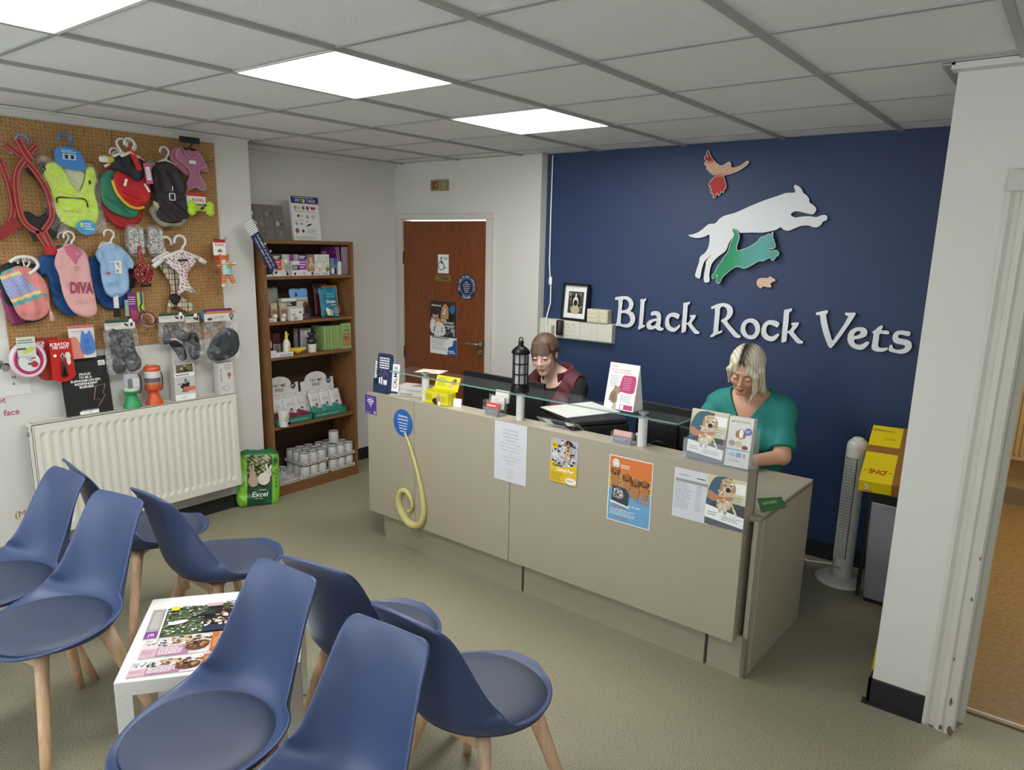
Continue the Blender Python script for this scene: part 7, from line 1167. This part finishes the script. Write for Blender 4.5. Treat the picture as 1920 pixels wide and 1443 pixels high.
# ---------------------------------------------------------------- the two women behind the counter
skin_v = M('#c9957a', .5, vcol=True, sub=.06, name='skin'); hair_v = M('#3a2a20', .45, vcol=True, name='hair')
nt = hair_v.node_tree; tc_n = nt.nodes.new('ShaderNodeTexCoord'); mp_n = nt.nodes.new('ShaderNodeMapping'); mp_n.inputs['Scale'].default_value = (330, 330, 22); nt.links.new(tc_n.outputs['Object'], mp_n.inputs[0])
n_n = nt.nodes.new('ShaderNodeTexNoise'); n_n.inputs['Scale'].default_value = 1; n_n.inputs['Detail'].default_value = 2; nt.links.new(mp_n.outputs[0], n_n.inputs['Vector']); b_n = nt.nodes.new('ShaderNodeBump'); b_n.inputs['Strength'].default_value = .35; b_n.inputs['Distance'].default_value = .004
nt.links.new(n_n.outputs[0], b_n.inputs['Height']); nt.links.new(b_n.outputs[0], nt.nodes['Principled BSDF'].inputs['Normal'])
class Xf:
    """points of a world-space grid seen in a rotated local frame"""
    def __init__(s, c, rx, ry, rz): s.c = np.array(c); s.R = np.array((Matrix.Rotation(rz, 3, 'Z') @ Matrix.Rotation(ry, 3, 'Y') @ Matrix.Rotation(rx, 3, 'X')))
    def loc(s, P): D = [P[i]-s.c[i] for i in range(3)]; return [sum(s.R[j, i]*D[j] for j in range(3)) for i in range(3)]
    def w(s, p): return tuple(s.R @ np.array(p)+s.c)
def head_sdf(Q, smile=0, face_w=1.0):
    d = elp(Q, (0, .018, .035), (.072, .090, .085))
    d = smin(d, elp(Q, (0, -.022, -.03), (.054*face_w, .064, .080)), .03)
    d = smin(d, elp(Q, (0, -.066, -.094), (.017, .013, .014)), .022)
    for s in (-1, 1):
        d = smin(d, elp(Q, (s*.034, -.058, -.028), (.022, .020, .020)), .02); d = smin(d, cap(Q, (s*.05*face_w, .0, -.05), (s*.012, -.058, -.095), .014, .012), .02)
    d = smin(d, cap(Q, (-.028, -.075, .026), (.028, -.075, .026), .009, .009), .012)
    for s in (-1, 1): h = np.sqrt((Q[0]-s*.031)**2+(Q[1]+.098)**2+(Q[2]-.004)**2)-.019; d = -smin(-d, h, .012)
    d = smin(d, cap(Q, (0, -.083, .012), (0, -.101, -.026), .006, .0105), .010)
    for s in (-1, 1): d = smin(d, np.sqrt((Q[0]-s*.0105)**2+(Q[1]+.091)**2+(Q[2]+.032)**2)-.0068, .005)
    for s in (-1, 1): d = smin(d, cap(Q, (0, -.0875, -.0585), (s*.020, -.0805, -.061+.004*smile), .0058, .0035), .004); d = smin(d, cap(Q, (0, -.0865, -.0705), (s*.016, -.080, -.067+.003*smile), .0068, .0035), .004)
    for s in (-1, 1): d = smin(d, elp(Q, (s*.073, .012, .0), (.008, .017, .029)), .008)
    return d
def hand_sdf(P, wr, dr, up, sgn, curl=.5):
    """palm plus four fingers and a thumb; wr wrist point, dr pointing direction, up palm normal"""
    wr, dr, up = (np.array(v, float) for v in (wr, dr, up)); dr /= np.linalg.norm(dr); sd_ = np.cross(dr, up); sd_ /= np.linalg.norm(sd_); up = np.cross(sd_, dr)
    d = cap(P, wr+dr*.02, wr+dr*.065, .022, .024)
    for k in range(4):
        b_ = wr+dr*.065+sd_*(k-1.5)*.019; L = (.068, .078, .072, .056)[k]; m_ = b_+dr*L*.5-up*.006; e_ = m_+dr*L*.42-up*L*.45*curl
        d = smin(d, cap(P, wr+dr*.03+sd_*(k-1.5)*.012, b_, .014, .0105), .010); d = np.minimum(d, smin(cap(P, b_, m_, .0100, .0088), cap(P, m_, e_, .0088, .0075), .004)) if k else smin(d, smin(cap(P, b_, m_, .0100, .0088), cap(P, m_, e_, .0088, .0075), .004), .004)
    t0 = wr+dr*.025-sd_*.022*sgn; t1 = t0+dr*.035-sd_*.022*sgn-up*.008; t2 = t1+dr*.028-sd_*.006*sgn
    return smin(d, smin(cap(P, t0, t1, .013, .0105), cap(P, t1, t2, .0105, .0085), .004), .008)
def person(name, label, cx, sh_z, sh_y, shw, hc, hrot, arms, smile, skin_c, lip_c, brow_c, face_w=1.0, lids=0.0, build=None):
    t = thing(name, label, 'person', (cx, sh_y+.12, 0)); off = np.array((cx, sh_y+.12, 0))
    lo = np.array((cx-.36, sh_y-.46, .50)); hi = np.array((cx+.36, sh_y+.26, hc[2]+.19)); h = .0042
    P = grid(lo, hi, h); X = Xf(hc, *hrot); Q = X.loc(P); hd_ = head_sdf(Q, smile, face_w)
    nk = X.w((0, .028, -.07)); base = (cx, sh_y+.015, sh_z+.005)
    neck = cap(P, nk, base, .050, .056)
    tor = elp(P, (cx, sh_y+.02, sh_z-.13), (shw*.86, .105, .20)); tor = smin(tor, elp(P, (cx, sh_y+.06, sh_z-.36), (shw*.72, .115, .20)), .08); tor = smin(tor, cap(P, (cx-shw*.80, sh_y+.015, sh_z-.045), (cx+shw*.80, sh_y+.015, sh_z-.045), .052, .052), .05)
    tor = smin(tor, cap(P, (cx, sh_y+.02, sh_z+.01), (cx-shw*.7, sh_y+.02, sh_z-.03), .045, .045), .03); tor = smin(tor, cap(P, (cx, sh_y+.02, sh_z+.01), (cx+shw*.7, sh_y+.02, sh_z-.03), .045, .045), .03)
    for s in (-1, 1): tor = smin(tor, elp(P, (cx+s*.075, sh_y-.065, sh_z-.19), (.075, .055, .07)), .04)
    arm = None; up = None
    for s, (sh, el, wr, dr, cu) in arms.items():
        u = cap(P, sh, el, .050, .040); f = cap(P, el, wr, .038, .024); a = smin(u, f, .02); a = smin(a, hand_sdf(P, wr, dr, (0, 0, 1), s, cu), .012)
        arm = a if arm is None else np.minimum(arm, a); up = u if up is None else np.minimum(up, u)
    body = smin(smin(smin(tor, neck, .03), arm, .035), hd_, .014)
    R3 = X.R
    def col(V):
        q = (V-X.c) @ R3; c = np.tile(np.array(lin(skin_c)), (len(V), 1)); red_ = np.array(lin(lip_c)); lm_ = (np.abs(q[:, 0]) < .0215) & (q[:, 2] < -.0545) & (q[:, 2] > -.0765) & (q[:, 1] < -.074) & (np.abs(q[:, 2]+.064) < .0115-.28*np.abs(q[:, 0])); c[lm_] = red_
        for s in (-1, 1): w_ = np.exp(-(((q[:, 0]-s*.036)/.016)**2+((q[:, 2]+.03)/.016)**2))*(q[:, 1] < -.03); c = c*(1-.12*w_[:, None])+red_*(.12*w_[:, None])
        return c
    V_, Q_ = nets(body.astype(np.float32), lo, h); me = bpy.data.meshes.new('body'); me.from_pydata((V_-off).tolist(), [], Q_.tolist()); me.polygons.foreach_set('use_smooth', [True]*len(Q_))
    c = np.ones((len(V_), 4), np.float32); c[:, :3] = col(V_); a = me.color_attributes.new('Col', 'FLOAT_COLOR', 'POINT'); a.data.foreach_set('color', c.ravel()); me.materials.append(skin_v); o = bpy.data.objects.new('body', me); COL.objects.link(o); o.parent = t
    def sub(F, nm, mt, fn=None):
        V1, Q1 = nets(F.astype(np.float32), lo, h); m1 = bpy.data.meshes.new(nm); m1.from_pydata((V1-off).tolist(), [], Q1.tolist()); m1.polygons.foreach_set('use_smooth', [True]*len(Q1))
        if fn is not None: c1 = np.ones((len(V1), 4), np.float32); c1[:, :3] = fn(V1, (V1-X.c) @ R3); a1 = m1.color_attributes.new('Col', 'FLOAT_COLOR', 'POINT'); a1.data.foreach_set('color', c1.ravel())
        m1.materials.append(mt); o1 = bpy.data.objects.new(nm, m1); COL.objects.link(o1); o1.parent = t; return o1
    # eyes and brows
    Lm = Matrix.Translation(Vector(X.c-off)) @ Matrix(R3.tolist()).to_4x4()
    for s in (-1, 1):
        E0 = Lm @ Matrix.Translation((s*.031, -.0770, .003)); g = G(); g.T = E0 @ Matrix.Rotation(pi/2, 4, 'X'); r_ = .0115
        g.lathe([(r_*sin(a)+1e-5, r_*cos(a)) for a in np.linspace(0, pi, 12)], M('#cfc6be', .2, var=0), 16)
        g.T = E0 @ Matrix.Rotation(radians(lids*24), 4, 'X') @ Matrix.Rotation(pi/2, 4, 'X'); g.lathe([(.0001, .0121), (.0050, .0110), (.0052, .0100)], M('#3b2c20', .2, var=0), 14).lathe([(.0001, .0124), (.0024, .0121), (.0026, .0110)], INK, 12); eye_ = g.build('eye', t)
        def arcp(r, th, n=11, wd=62): return [(r*sin(radians(f))*1.06, -r*cos(radians(f))*cos(radians(th)*cos(radians(f))), r*cos(radians(f))*sin(radians(th)*cos(radians(f)))) for f in np.linspace(-wd-14, wd+14, n)]
        thu, thl = 17-34*lids, -20-14*lids
        for nm_, a0, a1 in (('upper_eyelid', 85, thu), ('lower_eyelid', -85, thl)):
            g = G(); g.T = E0; rows = [arcp(.0128, th) for th in np.linspace(a0, a1, 7)]; V = [p for r0 in rows for p in r0]; n_ = 11
            g.add(V, [(i*n_+j, i*n_+j+1, (i+1)*n_+j+1, (i+1)*n_+j) for i in range(6) for j in range(n_-1)], M(skin_c, .5), True)
            g.tube(arcp(.0131, a1, 13, 52), [.0006]+[(.0013 if nm_[0] == 'u' else .0006)]*11+[.0006], M('#1d1512', .6), 6); g.build(nm_, eye_)
        g = G(); g.T = Lm; g.tube([(s*(.014+q*.032), -.0865+.012*q*q, .0235+.006*sin(q*2.4)) for q in np.linspace(0, 1, 8)], [.0012, .0017, .0018, .0018, .0017, .0014, .0011, .0008], M(brow_c, .8), 6); g.build('eyebrow', t)
    g = G(); g.T = Lm; g.tube([(x, -.0915+.35*abs(x)**1.5*4, -.0645+.10*abs(x)*smile) for x in np.linspace(-.018, .018, 9)], .0009, M('#5a2a26', .6), 5)
    for s in (-1, 1): g.lathe([(.0002, -.0005), (.0022, 0), (.0002, .0005)], M('#5a3028', .8), 8, (s*.0062, -.0985)) if 0 else None
    g.build('mouth_line', t)
    build(dict(t=t, P=P, Q=Q, X=X, tor=tor, neck=neck, arm=arm, up=up, arms=arms, hd=hd_, sub=sub, Lm=Lm, lo=lo, h=h, cx=cx, sh_z=sh_z, sh_y=sh_y, shw=shw, off=off))
    # trousers, shoes; the stool is a thing of its own
    lo2 = (cx-.25, sh_y-.50, 0.0); F_ = grid(lo2, (cx+.25, sh_y+.30, .66), .009); f = elp(F_, (cx, sh_y+.10, .55), (.17, .13, .11))
    for s in (-1, 1): f = smin(f, cap(F_, (cx+s*.09, sh_y+.08, .53), (cx+s*.11, sh_y-.30, .52), .082, .060), .04); f = smin(f, cap(F_, (cx+s*.11, sh_y-.30, .52), (cx+s*.11, sh_y-.26, .09), .056, .042), .02)
    V1, Q1 = nets(f.astype(np.float32), lo2, .009); m1 = bpy.data.meshes.new('trousers'); m1.from_pydata((V1-off).tolist(), [], Q1.tolist()); m1.polygons.foreach_set('use_smooth', [True]*len(Q1)); m1.materials.append(M('#1b2030', .8)); o1 = bpy.data.objects.new('trousers', m1); COL.objects.link(o1); o1.parent = t
    for s in (-1, 1): g = G(); g.lathe([(.001, 0), (.038, .0), (.042, .02), (.036, .05), (.02, .075), (.001, .08)], BLACK, 18, (s*.11, -.43), True, 1, 2.6); g.build('shoe', t, loc=(0, 0, 0)) if 0 else G().lathe([(.001, 0), (.038, .0), (.042, .02), (.036, .05), (.02, .075), (.001, .08)], BLACK, 18, (0, 0), True, 1, 2.6).build('shoe', t, loc=(s*.11, -.42, 0))
    ts = thing('office_stool', 'dark swivel stool under the '+('woman in the maroon gilet' if name == 'person' and cx < 1 else 'woman in teal scrubs'), 'stool', (cx, sh_y+.10, 0))
    fab = M('#23252b', .8); G().lathe([(.001, .40), (.17, .40), (.2, .41), (.205, .43), (.19, .452), (.001, .455)], fab, 28).build('seat', ts); g = G(); g.cyl((0, 0), .025, .06, .40, BLACK); g.build('column', ts)
    g = G()
    for k in range(5): a = 2*pi*k/5; g.tube([(0, 0, .09), (.24*cos(a), .24*sin(a), .045)], [.022, .014], BLACK); g.lathe([(.001, 0), (.02, .004), (.02, .04), (.001, .044)], BLACK, 10, (.24*cos(a), .24*sin(a)))
    g.build('star_base', ts); return t
# --- woman in maroon gilet
def outfit1(k):
    P, Q, sub, cx, shz, shy, shw = k['P'], k['Q'], k['sub'], k['cx'], k['sh_z'], k['sh_y'], k['shw']
    arms_ = None
    for s, (sh, el, wr, dr, cu) in k['arms'].items():
        a = smin(cap(P, sh, el, .056, .047), cap(P, el, tuple(np.array(el)*.25+np.array(wr)*.75), .046, .036), .02); arms_ = a if arms_ is None else np.minimum(arms_, a)
    nkc = np.sqrt((P[0]-cx)**2+((P[1]-shy+.055)*1.0)**2+((P[2]-shz-.02)*1.15)**2)-.088
    wrk = .0025*np.sin(P[0]*60+P[2]*45)*np.sin(P[2]*38+P[1]*30)
    tee = smin(k['tor']-.009, arms_, .035)+wrk*.6; tee = np.maximum(tee, -nkc); tee = np.maximum(tee, P[2]-shz-.048); sub(tee, 'black_t_shirt', M('#131316', .85, name='black_jersey'))
    gil = k['tor']-.023+wrk*1.6; op = .040+np.clip((P[2]-(shz-.16))*.30, 0, .06); front = np.maximum(np.abs(P[0]-cx+.005)-op, P[1]-shy+.02)
    gil = np.maximum(gil, -(front)); nk2 = np.sqrt((P[0]-cx)**2+((P[1]-shy+.01))**2+((P[2]-shz-.06)*.8)**2)-.088; gil = np.maximum(gil, -nk2); gil = np.maximum(gil, np.abs(P[0]-cx)-shw*.92+np.clip((shz-.10-P[2]), 0, .1)*.45)
    gil = np.maximum(gil, .62-P[2])
    col_ = np.abs(np.sqrt(((P[0]-cx)*.95)**2+((P[1]-shy-.005)*1.0)**2)-.084-.18*(P[2]-shz-.02))-.007; col_ = np.maximum(col_, np.abs(P[2]-shz-.028-.25*(P[1]-shy))-.034); col_ = np.maximum(col_, -(np.maximum(np.abs(P[0]-cx)-.052, P[1]-shy+.01)))
    gil = smin(gil, col_, .012); sub(gil, 'maroon_gilet', M('#59202a', .7, bump=.25, bscale=60, name='maroon_fleece'))
    g = G(); g.T = at(0, -.12-.128, shz-.19, rx=radians(-8)); wm = M('#8d8f92', .7)
    for x, z, rx_, rz_ in ((-.005, .0, .012, .016), (.014, .006, .006, .018), (.022, -.012, .008, .010), (-.02, .012, .004, .016), (.0, -.022, .012, .005)): g.ring(x, z, rx_*.7, .0025, wm, 1, n=12)
    g.build('shirt_reflection', k['t'])  # pale print-like rings paint the glass reflection onto the shirt
    # hair: pulled back, long fringe, loose strands in front of the ears
    hr = elp(Q, (0, .026, .040), (.083, .099, .092))+.0018*np.sin(np.arctan2(Q[0], Q[1]-.03)*46+Q[2]*30)
    face = np.maximum(Q[1]+.022+.0*Q[0], Q[2]-.036-.014*np.sin(Q[0]*70+1)-.10*np.abs(Q[0]))           # below the fringe line, in front
    hr = np.maximum(hr, -face); hr = np.maximum(hr, -(np.maximum(-Q[2]-.0, Q[1]-.0)*0+np.maximum(Q[2]+.012, 0)*0+np.maximum(np.maximum(Q[2]+.002, Q[1]-.035), -Q[1]-.05)))
    for x0 in np.linspace(-.052, .058, 13):
        zt = .030-.013*abs(np.sin(x0*90+.4)); hr = smin(hr, cap(Q, (x0*.75, -.052, .092), (x0, -.087+5.5*x0*x0, zt+.008), .011, .0042), .006)
    for s in (-1, 1): hr = smin(hr, cap(Q, (s*.066, -.028, .045), (s*.071, -.022, -.035), .010, .004), .006); hr = smin(hr, cap(Q, (s*.071, -.022, -.035), (s*.066, -.03, -.068), .004, .002), .004)
    hr = smin(hr, elp(Q, (0, .115, .01), (.026, .028, .035)), .015); hr = smin(hr, cap(Q, (.0, .12, .0), (.02, .115, -.10), .020, .007), .012)
    def fn(V, q): st = .5+.5*np.sin(np.arctan2(q[:, 0], q[:, 1]-.03)*60+q[:, 2]*25+1.5*np.sin(q[:, 2]*70)); c = np.array(lin('#3d2b20'))*(1-st[:, None])+np.array(lin('#705540'))*st[:, None]; return c
    sub(hr, 'brown_hair', hair_v, fn)
HC1 = (.122, 1.93, 1.128)
person('person', 'woman with brown fringe in a maroon gilet and black top, seated behind the counter', .145, .975, 2.03, .185, HC1, (radians(12), radians(-5), radians(15)),
       {1: ((.305, 2.03, .925), (.37, 1.93, .765), (.33, 1.75, .765), (-.5, -1, -.05), .5), -1: ((-.015, 2.03, .925), (-.06, 1.92, .775), (.03, 1.75, .765), (.3, -1, -.05), .5)}, .6, '#e2bba6', '#bd7f70', '#6a5040', .98, .05, outfit1)
# --- woman in teal scrubs
def outfit2(k):
    P, Q, sub, cx, shz, shy, shw = k['P'], k['Q'], k['sub'], k['cx'], k['sh_z'], k['sh_y'], k['shw']
    arms_ = None
    for s, (sh, el, wr, dr, cu) in k['arms'].items():
        e2 = tuple(np.array(sh)*.18+np.array(el)*.82); a = cap(P, sh, e2, .064, .063); d_ = np.array(e2)-np.array(sh); L_ = np.linalg.norm(d_); d_ = d_/L_; a = np.maximum(a, sum((P[i]-e2[i])*d_[i] for i in range(3))); arms_ = a if arms_ is None else np.minimum(arms_, a)
    wrk = .003*np.sin(P[0]*48+P[2]*35)*np.sin(P[2]*30+P[1]*30+1)
    top = smin(k['tor']-.018, arms_, .03)+wrk
    zv = shz-.135; V_ = np.abs(P[0]-cx)-(P[2]-zv)*.60; V_ = np.maximum(V_, P[1]-shy-.01); V_ = np.maximum(V_, zv-P[2]); nk = np.sqrt(((P[0]-cx)*.88)**2+(P[1]-shy-.0)**2)-.082; nk = np.maximum(nk, shz-.02-P[2])
    top = np.maximum(np.maximum(top, -V_), -nk); top = np.maximum(top, .60-P[2]); o = sub(top, 'teal_scrub_top', M('#1f857d', .7, bump=.2, bscale=300, name='teal_cotton'))
    g = G(); zz = shz-k['off'][2]
    # parted blonde hair with dark roots
    pq = Q[0]+.012                                            # the part runs front to back, slightly to her right
    hr = elp(Q, (.002, .022, .040), (.088, .104, .096)); hr = hr+.012*np.exp(-(pq/.010)**2)*(Q[2] > .05)
    wx = np.clip((.075-Q[2])*.62, 0, .062); face = np.maximum(np.abs(Q[0]+.006)-wx, Q[1]+.028); face = np.maximum(face, Q[2]-.078); hr = np.maximum(hr, -face)
    hr = smin(hr, elp(Q, (0, .05, -.035), (.075, .060, .085)), .03)
    # her right side (image left): short curtain tucked behind; her left: long front lock and fall over the shoulder
    hr = smin(hr, cap(Q, (-.035, -.062, .075), (-.073, -.040, .02), .013, .013), .012); hr = smin(hr, cap(Q, (-.073, -.040, .02), (-.072, -.012, -.075), .013, .008), .012)
    hr = smin(hr, cap(Q, (.012, -.066, .088), (.062, -.066, .025), .014, .016), .012); hr = smin(hr, cap(Q, (.062, -.066, .025), (.070, -.060, -.06), .016, .014), .012); hr = smin(hr, cap(Q, (.070, -.060, -.06), (.050, -.074, -.145), .013, .005), .010)
    hr = smin(hr, cap(Q, (.075, -.02, .03), (.092, .0, -.09), .024, .018), .02); hr = smin(hr, cap(Q, (.092, .0, -.09), (.105, .035, -.15), .018, .012), .015); hr = smin(hr, cap(Q, (-.06, .05, -.02), (-.05, .07, -.13), .024, .012), .02)
    hr = hr+.0006*np.sin(Q[0]*300+Q[1]*180+Q[2]*25)
    def fn(V, q):
        st = .5+.5*np.sin(q[:, 0]*330+q[:, 1]*190+q[:, 2]*40+2*np.sin(q[:, 2]*50)); c = np.array(lin('#c2b798'))*(1-st[:, None])+np.array(lin('#efe7d0'))*st[:, None]
        w_ = np.exp(-((q[:, 0]+.008)/.019)**2)*np.clip((q[:, 2]-.055)/.03, 0, 1); w_ = np.clip(w_*1.5*(.75+.5*st), 0, 1)[:, None]; c = c*(1-w_)+np.array(lin('#33271d'))*w_
        w2 = (np.exp(-((q[:, 0]-.012)/.018)**2)*np.clip((q[:, 2]-.06)/.03, 0, 1)*st*.7)[:, None]; c = c*(1-w2)+np.array(lin('#4a3a2a'))*w2; return c
    sub(hr, 'blonde_hair', hair_v, fn)
HC2 = (1.358, 1.955, 1.180)
person('person', 'woman with long blonde hair in a teal scrub top looking down behind the counter', 1.365, 1.015, 2.06, .20, HC2, (radians(25), radians(6), radians(10)),
       {1: ((1.535, 2.06, .955), (1.59, 1.93, .775), (1.43, 1.72, .755), (-1, -.45, -.05), .5), -1: ((1.185, 2.06, .955), (1.13, 1.93, .78), (1.27, 1.70, .76), (.7, -.7, -.05), .5)}, 1.0, '#d6a285', '#ac6656', '#6a5138', .96, 1.0, outfit2)
